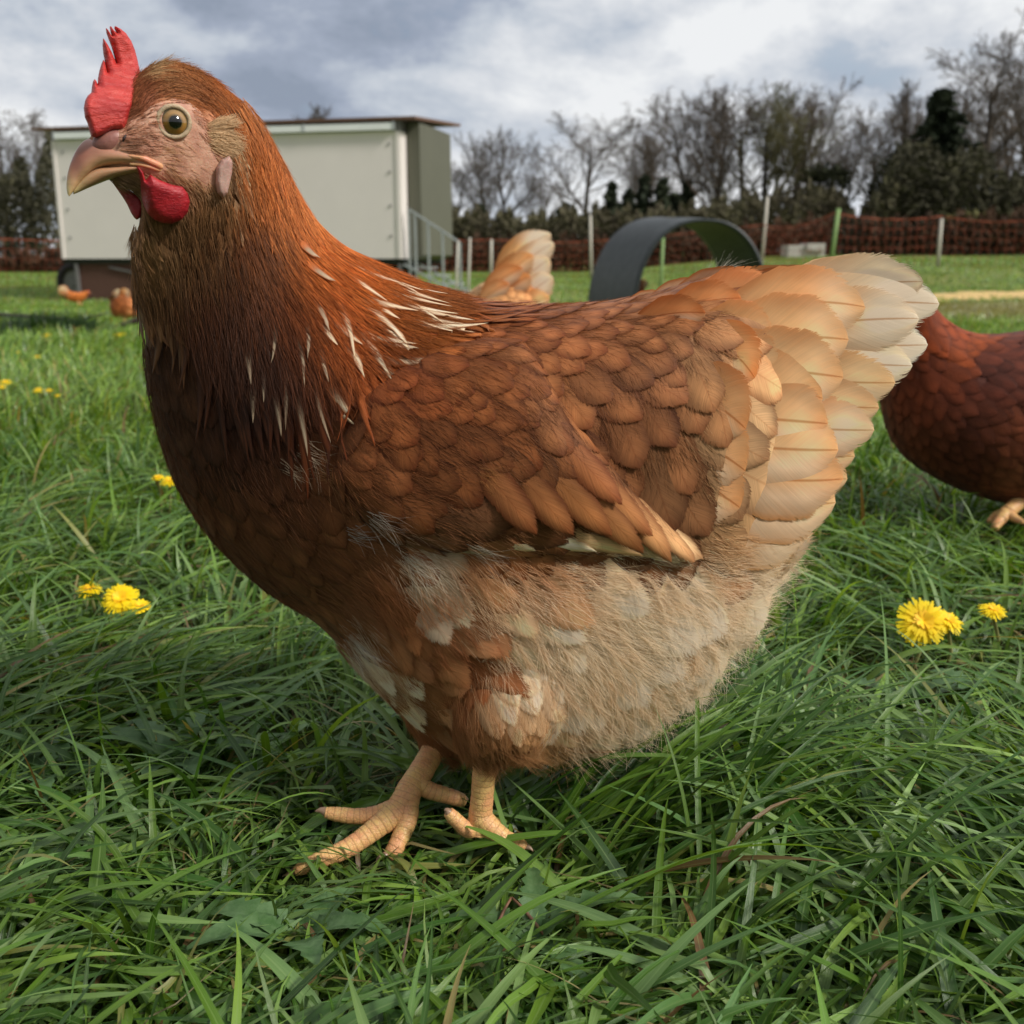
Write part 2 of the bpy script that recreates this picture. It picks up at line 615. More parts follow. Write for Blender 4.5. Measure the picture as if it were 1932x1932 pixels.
def near_grass():
    Vs, Qs, Cs, Us = [], [], [], []
    n0 = 0

    toes = [(520, 1500), (600, 1510), (700, 1480), (780, 1360), (960, 1400), (1000, 1560), (1010, 1620), (900, 1640), (740, 1640), (600, 1670), (520, 1670)]

    def inpoly(pts, poly):
        ins = np.zeros(len(pts), bool)
        for p, q_ in zip(poly, poly[1:] + poly[:1]):
            ins ^= ((p[1] > pts[:, 1]) != (q_[1] > pts[:, 1])) & (pts[:, 0] < (q_[0] - p[0]) * (pts[:, 1] - p[1]) / (q_[1] - p[1] + 1e-9) + p[0])
        return ins

    def push(r, ns=None):
        nonlocal n0
        V, q, C, U = r
        C = C * np.array([.86, .90, .84, 1])  # near blades coloured darker in place of foreground shade
        # the hen has trodden the blades down in front of its toes
        ids = np.cumsum(np.concatenate([[0], (np.abs(np.diff(U[:, 2])) > 1e-9).astype(int)]))
        s_ = V - CAMP
        zz = s_ @ FWD
        scr = np.stack([966 + FPX * (s_ @ RGT) / zz, 966 - FPX * (s_ @ UPV) / zz], 1)
        hit = inpoly(scr, toes) & (V[:, 1] < .535) & (V[:, 2] > .010)
        cnt = np.bincount(ids, weights=hit)
        bad = (cnt > 1) & (R.random(len(cnt)) < .78)
        if ns is False:
            bad &= R.random(len(cnt)) < .7
        for fx, fy, fz in FLOWER_HEADS:
            hx, hy = proj((fx, fy, fz))
            h2 = (np.hypot(scr[:, 0] - hx, (scr[:, 1] - hy)) < 26 * .8 / fy) & (V[:, 1] < fy)
            bad |= (np.bincount(ids, weights=h2) > 0) & (R.random(len(cnt)) < .9)
        q = q[~bad[ids[q[:, 0]]]]
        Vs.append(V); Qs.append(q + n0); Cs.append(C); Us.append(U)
        n0 += len(V)

    # 1 low dense thatch of short blades
    p = sample_area(9000, .14, 1.7, .45)
    p, idx = clumped(p, .75, 420)
    th = R.uniform(0, 2 * math.pi, idx.max() + 1)
    n = len(p)
    push(blade_set(p, th[idx] + R.normal(0, .9, n), R.uniform(.025, .065, n), R.uniform(.0014, .0032, n), R.uniform(.3, 1.2, n), R.uniform(.6, 2.0, n), 5, 2,
                   gcolors(n, .12) * .85, R.uniform(0, .014, n), R.normal(0, .5, n)))
    # 2 main layer of long arching blades
    p = sample_area(4300, .16, 1.9, .45)
    p, idx = clumped(p, .6, 130)
    n = len(p)
    base = R.normal(.35, 1.15, idx.max() + 1)
    flip = R.random(idx.max() + 1) < .4
    base = np.where(flip, base + math.pi, base)
    head = base[idx] + R.normal(0, .85, n)
    L = R.uniform(.04, .11, n)
    e0 = R.uniform(.45, 1.42, n)
    w = R.uniform(.0028, .0062, n) * np.where(R.random(n) < .12, 1.35, 1)
    # keep the feet readable: flatter, shorter blades round and in front of them
    dA = np.hypot((p[:, 0] - FOOT_A[0]) / .085, (p[:, 1] - (FOOT_A[1] - .035)) / .07)
    dB = np.hypot((p[:, 0] - FOOT_B[0]) / .065, (p[:, 1] - (FOOT_B[1] - .035)) / .07)
    near = (np.minimum(dA, dB) < 1)
    e0[near] *= .22
    L[near] *= .7
    front = (p[:, 1] < .42)
    e0[front] *= .72
    L[front] *= .92
    near |= False
    for fx, fy in FLOWER_SPOTS:
        m_ = np.hypot((p[:, 0] - fx) / .035, (p[:, 1] - fy + .03) / .055) < 1
        e0[m_] *= .35
        L[m_] *= .75
    keep = ~(near & (R.random(n) < .55))
    a = [v[keep] for v in (p, head, L, w, e0)]
    n = keep.sum()
    lift = np.where(near[keep], R.uniform(0, .006, n), R.uniform(.004, .028, n))
    push(blade_set(a[0], a[1], a[2], a[3], a[4], R.uniform(.5, 1.7, n), 9, 3, gcolors(n, .04), np.minimum(lift, .02), R.normal(0, .35, n)))
    # 2b short trodden blades filling the ground round the feet
    p = np.stack([R.uniform(-.34, .2, 4200), R.uniform(.26, .60, 4200)], 1)
    n = len(p)
    push(blade_set(p, R.normal(.4, 1.3, n), R.uniform(.022, .055, n), R.uniform(.0024, .0048, n), R.uniform(.15, .75, n), R.uniform(.2, 1.2, n), 7, 3, gcolors(n, .05), R.uniform(.001, .010, n), R.normal(0, .4, n)), False)
    # 3 the dark tussock sweeping up to the right from behind the hen's feet
    c = np.array([.075, .56])
    n = 300
    p = c + R.normal(0, 1, (n, 2)) * np.array([.06, .05])
    head = R.normal(.32, .50, n)
    L = R.uniform(.08, .20, n)
    col = gcolors(n, .02) * np.array([.75, .86, .7])
    push(blade_set(p, head, L, R.uniform(.0028, .0056, n), R.uniform(.55, 1.0, n), R.uniform(.5, 1.1, n), 11, 3, col, R.uniform(.003, .02, n), R.normal(0, .18, n)))
    # a second tussock at the left, lying over to the right
    for c, hd, n, sp, LL in (((-.42, .72), .35, 420, (.13, .07), (.09, .17)), ((-.33, .47), .25, 110, (.08, .035), (.07, .13)), ((.33, .52), 2.6, 200, (.07, .05), (.09, .18)),
                             ((.30, .42), 2.4, 120, (.06, .03), (.08, .14)), ((-.02, .34), .55, 60, (.09, .02), (.06, .10)), ((.52, .95), 2.9, 300, (.15, .1), (.09, .17)),
                             ((-.62, 1.15), .6, 420, (.2, .12), (.08, .16))):
        p = np.array(c) + R.normal(0, 1, (n, 2)) * np.array(sp)
        push(blade_set(p, R.normal(hd, .35, n), R.uniform(*LL, n), R.uniform(.003, .0062, n), R.uniform(.3, .8, n), R.uniform(.4, 1.2, n), 10, 3, gcolors(n, .03), R.uniform(.003, .02, n), R.normal(0, .25, n)))
    # broad foreground blades lying at all angles
    p = np.stack([R.uniform(-.42, .42, 330), R.uniform(.27, .62, 330)], 1)
    n = len(p)
    push(blade_set(p, np.where(R.random(n) < .6, R.normal(.45, .5, n), R.normal(2.6, .6, n)), R.uniform(.07, .13, n), R.uniform(.0055, .0088, n), R.uniform(.25, .75, n), R.uniform(.2, .9, n), 11, 3, gcolors(n, .0) * np.array([.85, .92, 1.0]), R.uniform(.004, .014, n), R.normal(0, .2, n)))
    # 4 a few upright blades and pale dry stalks
    p = sample_area(120, .30, 1.4, .2)
    ok = (np.hypot(p[:, 0] + .05, (p[:, 1] - .48)) > .16)
    p = p[ok]
    n = len(p)
    push(blade_set(p, R.uniform(0, 6.28, n), R.uniform(.05, .10, n), R.uniform(.0020, .0036, n), R.uniform(1.2, 1.55, n), R.uniform(.0, .6, n), 9, 3, gcolors(n, .05), None, R.normal(0, .2, n)))
    p = sample_area(260, .25, 1.3, .2)
    n = len(p)
    col = np.tile(L3(165, 148, 104), (n, 1)) * R.uniform(.6, 1.15, (n, 1))
    push(blade_set(p, R.uniform(0, 6.28, n), R.uniform(.03, .09, n), R.uniform(.0007, .0016, n), R.uniform(.1, .8, n), R.uniform(0, .6, n), 6, 2, col, R.uniform(.004, .02, n), R.normal(0, .5, n)))
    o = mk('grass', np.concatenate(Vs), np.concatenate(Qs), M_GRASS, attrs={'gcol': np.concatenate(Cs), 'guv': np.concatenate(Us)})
    tag(o, 'long green pasture grass around the hen\'s feet', 'grass', kind='stuff')


def mid_grass():
    Vs, Qs, Cs, Us = [], [], [], []
    n0 = 0
    for (dens, y0, y1, L0, L1, w0, w1, S, mg) in ((3400, 1.6, 3.4, .04, .11, .0024, .0046, 5, .8), (1300, 3.2, 7.0, .05, .11, .004, .008, 4, 1.4), (330, 6.8, 15.0, .05, .10, .009, .017, 3, 2.5), (95, 14.5, 33, .05, .10, .02, .034, 3, 5.0)):
        p = sample_area(dens, y0, y1, mg)
        if y1 < 8:
            p, idx = clumped(p, .6, 60 if y1 < 4 else 14)
        n = len(p)
        hp = np.sin(p[:, 0] * 2.3 + 1.3 * np.sin(p[:, 1] * 1.7)) * 1.2 + .4
        col = gcolors(n, .05) * np.array([1.3, 1.22, 1.05])
        # paler, mown sward on the left and tanned grass on the right further out
        ft = (sstep(p[:, 1], 6, 10) * .55)[:, None]
        tan = (sstep(p[:, 0], 1.0, 4.5) * sstep(p[:, 1], 6.5, 9) * (1 - sstep(p[:, 1], 13.5, 15.5)))[:, None] * .75
        col = col * (1 - tan) + np.array(L3(140, 128, 80)) * tan
        r = blade_set(p, R.normal(0, 1.2, n) + hp, R.uniform(L0, L1, n) * (1 - .45 * ft[:, 0]), R.uniform(w0, w1, n), R.uniform(.7, 1.45, n), R.uniform(.4, 1.6, n), S, 2, col, R.uniform(.01, .03, n), R.normal(0, .3, n))
        Vs.append(r[0]); Qs.append(r[1] + n0); Cs.append(r[2]); Us.append(r[3])
        n0 += len(r[0])
    o = mk('grass', np.concatenate(Vs), np.concatenate(Qs), M_GRASS_FAR, attrs={'gcol': np.concatenate(Cs), 'guv': np.concatenate(Us)})
    tag(o, 'shorter green grass of the open field behind the hen', 'grass', kind='stuff')


# ---------------------------------------------------------------- mobile hen house
def hen_house():
    a = math.radians(13)
    c0 = P(762, 566, 19.0)
    o = np.array([c0[0], 19.0, 0])
    zg = float(gz(c0[0], 19))
    ex = np.array([math.cos(a), -math.sin(a), 0])
    ey = np.array([math.sin(a), math.cos(a), 0])
    root = empty('mobile_hen_house', (float(o[0]), 19.0, zg), 'large pale grey-green mobile hen house with a brown roof edge standing behind the hen\'s head', 'hen house')

    def tf(A):
        A.v = [v[:, :1] * ex + v[:, 1:2] * ey + v[:, 2:] * np.array([0, 0, 1.0]) + o for v in A.v]
        return A
    zf, zt = .34, 2.42
    LN = 6.62
    m_panel = plain('panel_paint', L3(234, 226, 222), .5, .03, 1.2)
    m_dark = plain('dark_green_panel', L3(92, 92, 78), .6, .06, 1.5)
    m_roof = plain('roof_brown', L3(104, 74, 56), .6, .12, 3)
    m_white = plain('gutter_white', L3(240, 243, 242), .4, .04, 3)
    m_alu = plain('aluminium', L3(188, 192, 194), .38, .06, 6, metal=.55)
    m_steel = plain('galvanised', L3(120, 118, 118), .5, .1, 6, metal=.3)
    m_net = plain('skirt_net', L3(92, 64, 54), .95, .12, 20)
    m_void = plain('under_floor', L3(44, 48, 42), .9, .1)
    m_tyre = plain('tyre_rubber', L3(40, 34, 36), .8, .1)
    B = Acc()
    B.box(-LN, 0, .0, 2.4, zf, zt)
    tf(B).build('wall', [m_panel], root, False)
    for x in (-LN + .02, -.05, -3.3):
        B = Acc()
        B.box(x - .03, x + .03, -.02, -.002, zf, zt - .01)
        tf(B).build('corner_strip', [m_panel], root, False)
    B = Acc()
    B.box(-4.735, -4.705, -.008, -.001, zf, 1.5)
    tf(B).build('door_seam', [m_steel], root, False)
    for x in (-LN + .2, -.2):
        for z in (.7, 1.2, 1.75, 2.2):
            B = Acc()
            B.box(x - .014, x + .014, -.02, -.002, z, z + .035)
            tf(B).build('panel_catch', [m_steel], root, False)
    B = Acc()
    B.box(-LN + .1, -.08, -.09, -.003, zt + .02, zt + .125)
    tf(B).build('gutter', [m_white], root, False)
    for x in np.linspace(-LN + .1, -.08, 5):
        B = Acc()
        B.box(x - .015, x + .015, -.102, -.092, zt + .01, zt + .15)
        tf(B).build('gutter_bracket', [m_alu], root, False)
    B = Acc()
    B.box(-LN, 0, .0, 2.4, zt, zt + .17)
    tf(B).build('vent_strip', [m_steel], root, False)
    # roof with overhangs: thin sloped slab
    B = Acc()
    x0, x1 = -LN - .35, .30
    v = [(x0, -.10, zt + .17), (x1, -.10, zt + .17), (x1, 2.7, zt + .36), (x0, 2.7, zt + .36)]
    v += [(x, y, z + .05) for x, y, z in v]
    B.add(v, [(3, 2, 1, 0), (4, 5, 6, 7), (0, 1, 5, 4), (1, 2, 6, 5), (2, 3, 7, 6), (3, 0, 4, 7)])
    tf(B).build('roof', [m_roof], root, False)
    # right-hand porch wall: dark green board set back under the overhang
    B = Acc()
    v = [(.03, .30, -.02 + zf), (.26, .30, zf + .06), (.24, .30, zt + .17), (.03, .30, zt + .17)]
    v += [(x, y + 1.9, z) for x, y, z in v]
    B.add(v, [(0, 1, 2, 3), (7, 6, 5, 4), (0, 4, 5, 1), (1, 5, 6, 2), (2, 6, 7, 3), (3, 7, 4, 0)])
    tf(B).build('porch_wall', [m_dark], root, False)
    B = Acc()
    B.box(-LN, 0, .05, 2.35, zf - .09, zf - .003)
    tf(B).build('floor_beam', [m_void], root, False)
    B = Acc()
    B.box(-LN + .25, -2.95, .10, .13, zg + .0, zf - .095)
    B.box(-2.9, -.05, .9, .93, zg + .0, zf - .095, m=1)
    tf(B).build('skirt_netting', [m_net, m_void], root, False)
    B = Acc()
    B.box(-LN + .2, -LN + .26, .03, .09, zg, zf - .09)
    tf(B).build('support_leg', [m_steel], root, False)
    B = Acc()
    B.box(-.1, -.04, .02, .08, zg, zf - .09)
    tf(B).build('support_leg', [m_steel], root, False)
    B = Acc()
    B.bar((-LN + .9, .07, zf - .15), (-3.7, .07, zg + .25), .03)
    B.bar((-LN + .2, .07, zg + .04), (-3, .07, zg + .04), .04)
    tf(B).build('support_frame', [m_steel], root, False)
    # wheel at the left end
    wc = np.array([-LN - .02, .35, zg + .36])
    ring = Acc()
    an = np.linspace(0, 2 * math.pi, 33)
    prof = [(.36, .0), (.36, .16), (.30, .19), (.22, .17), (.22, .0)]
    vs = [(wc[0] + r * math.cos(t), wc[1] + y - .1, wc[2] + r * math.sin(t)) for t in an[:-1] for r, y in ((.22, 0), (.30, -.02), (.36, .02), (.36, .15), (.30, .19), (.22, .17))]
    n = 32
    q = [(i * 6 + k, i * 6 + (k + 1) % 6, ((i + 1) % n) * 6 + (k + 1) % 6, ((i + 1) % n) * 6 + k) for i in range(n) for k in range(6)]
    ring.add(vs, q)
    wheel = Acc()
    wheel.tube([wc + (0, -.07, 0), wc + (0, .05, 0)], [.22, .22], 24)
    wheel.tube([wc + (0, -.10, 0), wc + (0, -.06, 0)], [.07, .09], 16)
    wh = tf(wheel).build('wheel', [m_steel], root, False)
    tf(ring).build('tyre', [m_tyre], wh)
    B = Acc()
    B.box(wc[0] + .12, wc[0] + .42, wc[1] - .1, wc[1] + .1, wc[2] + .36, wc[2] + .72)
    tf(B).build('hitch_box', [m_steel], root, False)
    # stairway with handrail going down to the right
    B = Acc()
    s0 = np.array([.12, .05, zf - .05])
    s1 = np.array([1.12, .05, zg + .12])
    top0, top1 = np.array([.12, -.0, zf + .82]), np.array([1.02, .0, zf + .26])
    B.bar(top0, top1, .035)
    for f in (0, .12, .38, .66, 1.0):
        tp = top0 * (1 - f) + top1 * f
        B.bar(tp, (tp[0] + .01, tp[1], zg + .05), .035)
    B.bar((0.02, 0, zf - .1), (1.12, 0, zg + .15), .06, .03)
    B.bar((.1, 0, zg + .1), (1.1, 0, zg + .1), .07, .04)
    B.bar((.1, .85, zg + .1), (1.1, .85, zg + .1), .07, .04)
    B.bar((0.02, .85, zf - .1), (1.12, .85, zg + .15), .06, .03)
    for k in range(4):
        f = (k + .5) / 4
        x = .05 + 1.0 * f
        z = (zf - .1) * (1 - f) + (zg + .15) * f
        B.box(x, x + .2, .03, .82, z, z + .025)
    tf(B).build('stairway', [m_alu], root, False)
    return root


hen_house()


# ---------------------------------------------------------------- half-pipe shelter
def tunnel():
    m_pl, t = new_mat('tunnel_plastic')
    tc = t.n('ShaderNodeTexCoord')
    nz = t.noise(tc.outputs['Object'], 14, 5, .6)
    c = t.mix(t.ss(nz, .35, .7), L3(40, 46, 48), L3(54, 60, 62))
    b = t.n('ShaderNodeBsdfPrincipled', ins={'Base Color': c, 'Roughness': .5, 'Specular IOR Level': .6})
    t.put(b.inputs['Normal'], t.bump(t.noise(tc.outputs['Object'], 60, 3, .6), .2, .004))
    t.n('ShaderNodeOutputMaterial', ins={'Surface': b.outputs[0]})
    near_c = P(1325, 575, 10.6)
    zg = float(gz(near_c[0], 10.8))
    root_loc = (float(near_c[0]) - .2, 11.0, zg)
    # near rim feet at px 1198 and 1452, far rim feet at px 1110 and 1368
    nA, nB = P(1196, 570, 10.4), P(1452, 570, 10.4)
    fA, fB = P(1109, 570, 11.3), P(1366, 570, 11.3)
    topn, topf = P(1330, 412, 10.4)[2], P(1300, 410, 11.3)[2]
    A = Acc()
    K = 40
    M = 14
    vs = []
    for r, th in ((1.0, 0), (.965, 1)):
        for j in range(M + 1):
            f = j / M
            a, b_, tp = nA * (1 - f) + fA * f, nB * (1 - f) + fB * f, topn * (1 - f) + topf * f
            cx, cy = (a[0] + b_[0]) / 2, a[1]
            rx = (b_[0] - a[0]) / 2
            z0 = zg - .02
            rz = tp - z0
            for i in range(K + 1):
                an = math.pi * i / K
                ridge = 1 + .006 * math.sin(f * 40)
                ca = math.copysign(abs(math.cos(an)) ** .86, math.cos(an))
                vs.append((cx - rx * r * ca * ridge, cy, z0 + rz * (r if th == 0 else r - .0) * math.sin(an) ** .92 * ridge))
    W = K + 1
    q = []
    off = W * (M + 1)
    for j in range(M):
        for i in range(K):
            a = j * W + i
            q.append((a, a + 1, a + W + 1, a + W))
            q.append((a + off, a + W + off, a + W + 1 + off, a + 1 + off))
    for i in range(K):
        q.append((i, i + off, i + 1 + off, i + 1))
        a = M * W + i
        q.append((a, a + 1, a + 1 + off, a + off))
    A.add(vs, q)
    o = A.build('tunnel_shelter', [m_pl])
    tag(o, 'dark grey plastic half-pipe shelter arching on the field behind the hen\'s back', 'shelter')


tunnel()


# ---------------------------------------------------------------- fence of red-brown netting
m_netst = plain('net_strand', L3(150, 74, 50), .9, .15, 20)
m_post_w = plain('white_post', L3(190, 184, 172), .6, .1, 12)
m_post_g = plain('green_post', L3(122, 150, 88), .6, .1, 12)


def netting():
    def at(px, Y, dz=0):
        p = P(px, 490, Y)
        return np.array([p[0], Y, float(gz(p[0], Y)) + dz])
    pts = [at(-900, 19), at(-20, 24), at(420, 27), at(760, 29.5), at(842, 30), at(926, 30), at(1116, 30), at(1437, 28), at(1567, 24), at(1770, 24), at(2010, 23), at(2300, 22)]
    hts = [1.06, 1.06, 1.0, 1.0, .98, .98, .92, 1.0, 1.18, 1.02, 1.1, 1.1]
    root = empty('netting_fence', tuple(pts[6]), 'long red-brown electric poultry netting strung on posts across the back of the field', 'fence')
    A = Acc()
    for k in range(len(pts) - 1):
        a, b = pts[k], pts[k + 1]
        ln = np.linalg.norm(b - a)
        n = max(2, int(ln / .16))
        sag = .10 + .05 * (k % 2)
        top = lambda f: hts[k] * (1 - f) + hts[k + 1] * f - sag * 4 * f * (1 - f) * (1.0 if k > 6 else .4)
        fs = np.linspace(0, 1, n + 1)
        rows = 6
        grid = np.array([[(a * (1 - f) + b * f) + np.array([0, 0, (.02 + top(f) * (r / (rows - 1)) ** 1.0 + .01 * rnd.random())]) for r in range(rows)] for f in fs])
        w = .008
        for r in range(rows):
            for i in range(0, n, 3):
                j = min(n, i + 3)
                A.bar(grid[i][r], grid[j][r], w if r < rows - 1 else .022)
        for i in range(n + 1):
            jit = rnd.uniform(-.05, .05)
            for r in range(0, rows - 1, 1):
                o = np.array([jit * ((r % 2) * 2 - 1), 0, 0])
                A.bar(grid[i][r] + o, grid[i][r + 1] - o, .0065)
    A.build('netting', [m_netst], root)
    for i, (p, h, m) in enumerate([(pts[1], 1.1, m_post_w), (pts[2], 1.1, m_post_w), (pts[5], 1.0, m_post_w), (pts[6], 1.62, m_post_w), (pts[7], 1.7, m_post_w), (pts[8], 1.3, m_post_g), (pts[9], 1.0, m_post_w), (pts[10], 1.15, m_post_g)]):
        B = Acc()
        dx = (0.03, -.02, .02, -.05, .07, .10, 0, .02)[i]
        B.tube([p + (0, 0, -.05), p + (dx * .5, 0, h * .5), p + (dx, 0, h)], [.045, .042, .036] if m is m_post_w else [.05, .05, .05], 8)
        o = B.build('fence_post', [m], root)
        if m is m_post_g:
            o['label'] = 'green plastic fence post'


netting()
# loose posts of the inner pen
for px, pt, pb, Y, m, lab in ((885, 448, 524, 17.5, m_post_w, 'thin pale post just right of the stairway rail'), (862, 455, 560, 16.5, m_post_w, 'thin pale post standing against the stairway of the hen house'),
                              (1249, 448, 556, 12.6, m_post_g, 'thin green plastic post seen through the arch of the shelter')):
    a, b = P(px - 4, 0, Y), P(px + 2, pt, Y)
    zg = float(gz(b[0], Y))
    B = Acc()
    x = P(px - 3, pb, Y)[0]
    B.tube([(x, Y, zg - .03), ((x + b[0]) / 2, Y, (zg + b[2]) / 2), (b[0], Y, b[2])], [.022, .02, .016] if m is m_post_w else [.02, .02, .02], 8)
    tag(B.build('fence_post', [m]), lab, 'post', 'posts of the inner pen')

# water trough box beyond the netting
def trough():
    c = P(1515, 480, 33)
    zg = float(gz(c[0], 33))
    z0 = P(1515, 490, 33)[2]
    z1 = P(1515, 460, 33)[2]
    x0, x1 = P(1481, 480, 33)[0], P(1549, 480, 33)[0]
    root = empty('water_tank', (float(c[0]), 33, zg), 'pale grey boxy water tank beyond the netting above the hen\'s tail', 'water tank')
    m1 = plain('tank_plastic', L3(186, 184, 178), .5, .08, 3)
    m2 = plain('tank_frame', L3(96, 60, 54), .6, .1)
    A = Acc()
    A.box(x0, x1, 32.6, 33.5, z0, z1 - .04)
    A.box(x0 + .5 * (x1 - x0), x1 - .02, 32.5, 33.4, z1 - .2, z1 + .01)
    A.build('tank', [m1], root, False)
    B = Acc()
    B.box(x0 + .05, x1 - .05, 32.7, 33.4, zg - .3, z0 - .004)
    B.build('frame', [m2], root, False)


trough()

# ================================================================ TREES
def tubes3(segs, sides=3):
    """segs (n,8): p0 p1 r0 r1 -> prisms"""
    s = np.asarray(segs)
    n = len(s)
    a, b, r0, r1 = s[:, :3], s[:, 3:6], s[:, 6], s[:, 7]
    d = b - a
    d /= np.linalg.norm(d, axis=1)[:, None] + 1e-9
    ref = np.where(np.abs(d[:, 2:3]) < .9, np.array([[0, 0, 1.0]]), np.array([[1.0, 0, 0]]))
    x = np.cross(d, ref); x /= np.linalg.norm(x, axis=1)[:, None]
    y = np.cross(d, x)
    V = np.zeros((n, 2, sides, 3))
    for k in range(sides):
        an = 2 * math.pi * k / sides
        o = x * math.cos(an) + y * math.sin(an)
        V[:, 0, k] = a + o * r0[:, None]
        V[:, 1, k] = b + o * r1[:, None]
    base = (np.arange(n) * 2 * sides)[:, None]
    k = np.arange(sides)[None]
    k2 = (k + 1) % sides
    q = np.stack([base + k, base + k2, base + sides + k2, base + sides + k], -1).reshape(-1, 4)
    return V.reshape(-1, 3), q


def bare_tree(seed, H, clear=.22, spread=.55, dens=1.0, lean=0.0):
    r = random.Random(seed)
    trunk, twigs = [], []

    def grow(p, d, ln, rad, lv, dest):
        n = (7, 5, 4, 3, 2)[lv]
        pts = [p]
        radii = [rad]
        dd = d.copy()
        for i in range(n):
            wob = (.05, .10, .15, .2, .24)[lv]
            dd = dd + Vector((r.gauss(0, wob), r.gauss(0, wob), r.gauss(0, wob * .6) + (.09 if lv else .02)))
            dd.normalize()
            p = p + dd * (ln / n)
            rr = rad * (1 - (i + 1) / n * (.72 if lv < 4 else .5))
            dest.append((*pts[-1], *p, radii[-1], rr))
            pts.append(p)
            radii.append(rr)
        if lv == 4:
            return
        kids = (int(12 * dens), int(8 * dens), 6, 5)[lv]
        for c in range(kids):
            lo = clear if lv == 0 else .22
            f = lo + (1 - lo) * (c + r.random()) / kids
            k = min(n - 1, int(f * n))
            q = pts[k].lerp(pts[k + 1], f * n - k)
            ax = (pts[k + 1] - pts[k]).normalized()
            an = r.random() * 6.283
            side = ax.orthogonal().normalized()
            side = Matrix.Rotation(an, 3, ax) @ side
            op = spread * r.uniform(.8, 1.35) * (1.25 - .45 * f if lv == 0 else 1.0)
            nd = (ax * math.cos(op) + side * math.sin(op)).normalized()
            nl = ln * ((.68, .58, .55, .55)[lv]) * r.uniform(.65, 1.1) * (1.15 - .55 * f)
            grow(q, nd, nl, max(radii[k] * (.55, .5, .5, .55)[lv], (.05, .028, .019, .014)[lv]), lv + 1, twigs if lv >= 0 else dest)
    grow(Vector((0, 0, -.2)), Vector((lean, 0, 1)).normalized(), H * .86, H * .022, 0, trunk)
    return trunk, twigs


m_bark = plain('bark', L3(66, 58, 50), .9, .2, 3)
m_twig = plain('twigs', L3(84, 73, 62), .9, .18, 1.5)
m_twig_b = plain('budding_twigs', L3(98, 94, 58), .9, .2, 1.5)
PROTO = {}


def tree_proto(key, seed, H, **kw):
    tr, tw = bare_tree(seed, H, **kw)
    V, q = tubes3(tr, 7)
    V2, q2 = tubes3(tw, 3)
    PROTO[key] = ((V, q), (V2, q2), float(np.percentile(V2[:, 2], 97.5)))


tree_proto('a', 3, 12, clear=.28, spread=.72, dens=1.15)
tree_proto('b', 8, 12, clear=.22, spread=.62, dens=1.25)
tree_proto('c', 21, 12, clear=.26, spread=.86, dens=1.2)
tree_proto('d', 34, 12, clear=.15, spread=.56, dens=1.3, lean=.06)
tree_proto('e', 55, 12, clear=.32, spread=.66, dens=1.1)
MESHES = {}


def place_tree(key, px, ptop, Y, label, group, rot, buds=False, wide=1.0):
    """stand a bare tree at distance Y so that its top reaches picture height ptop"""
    x = float(P(px, 480, Y)[0])
    zg = float(gz(x, Y))
    H = (float(P(px, ptop, Y)[2]) - zg) / PROTO[key][2]
    kb = (key, buds)
    if kb not in MESHES:
        (V, q), (V2, q2), _ = PROTO[key]
        a = mk('trunk', V, q, m_bark, link=False)
        b = mk('crown', V2, q2, m_twig_b if buds else m_twig, link=False)
        MESHES[kb] = (a.data, b.data)
    root = empty('bare_tree', (0, 0, 0), label, 'tree', group)
    for nm, me in zip(('trunk', 'crown'), MESHES[kb]):
        o = bpy.data.objects.new(nm, me)
        COL.objects.link(o)
        o.parent = root
    root.location = (x, Y, zg)
    root.rotation_euler = (0, 0, rot)
    root.scale = (H * wide * 1.25, H * wide * 1.25, H)
    return root


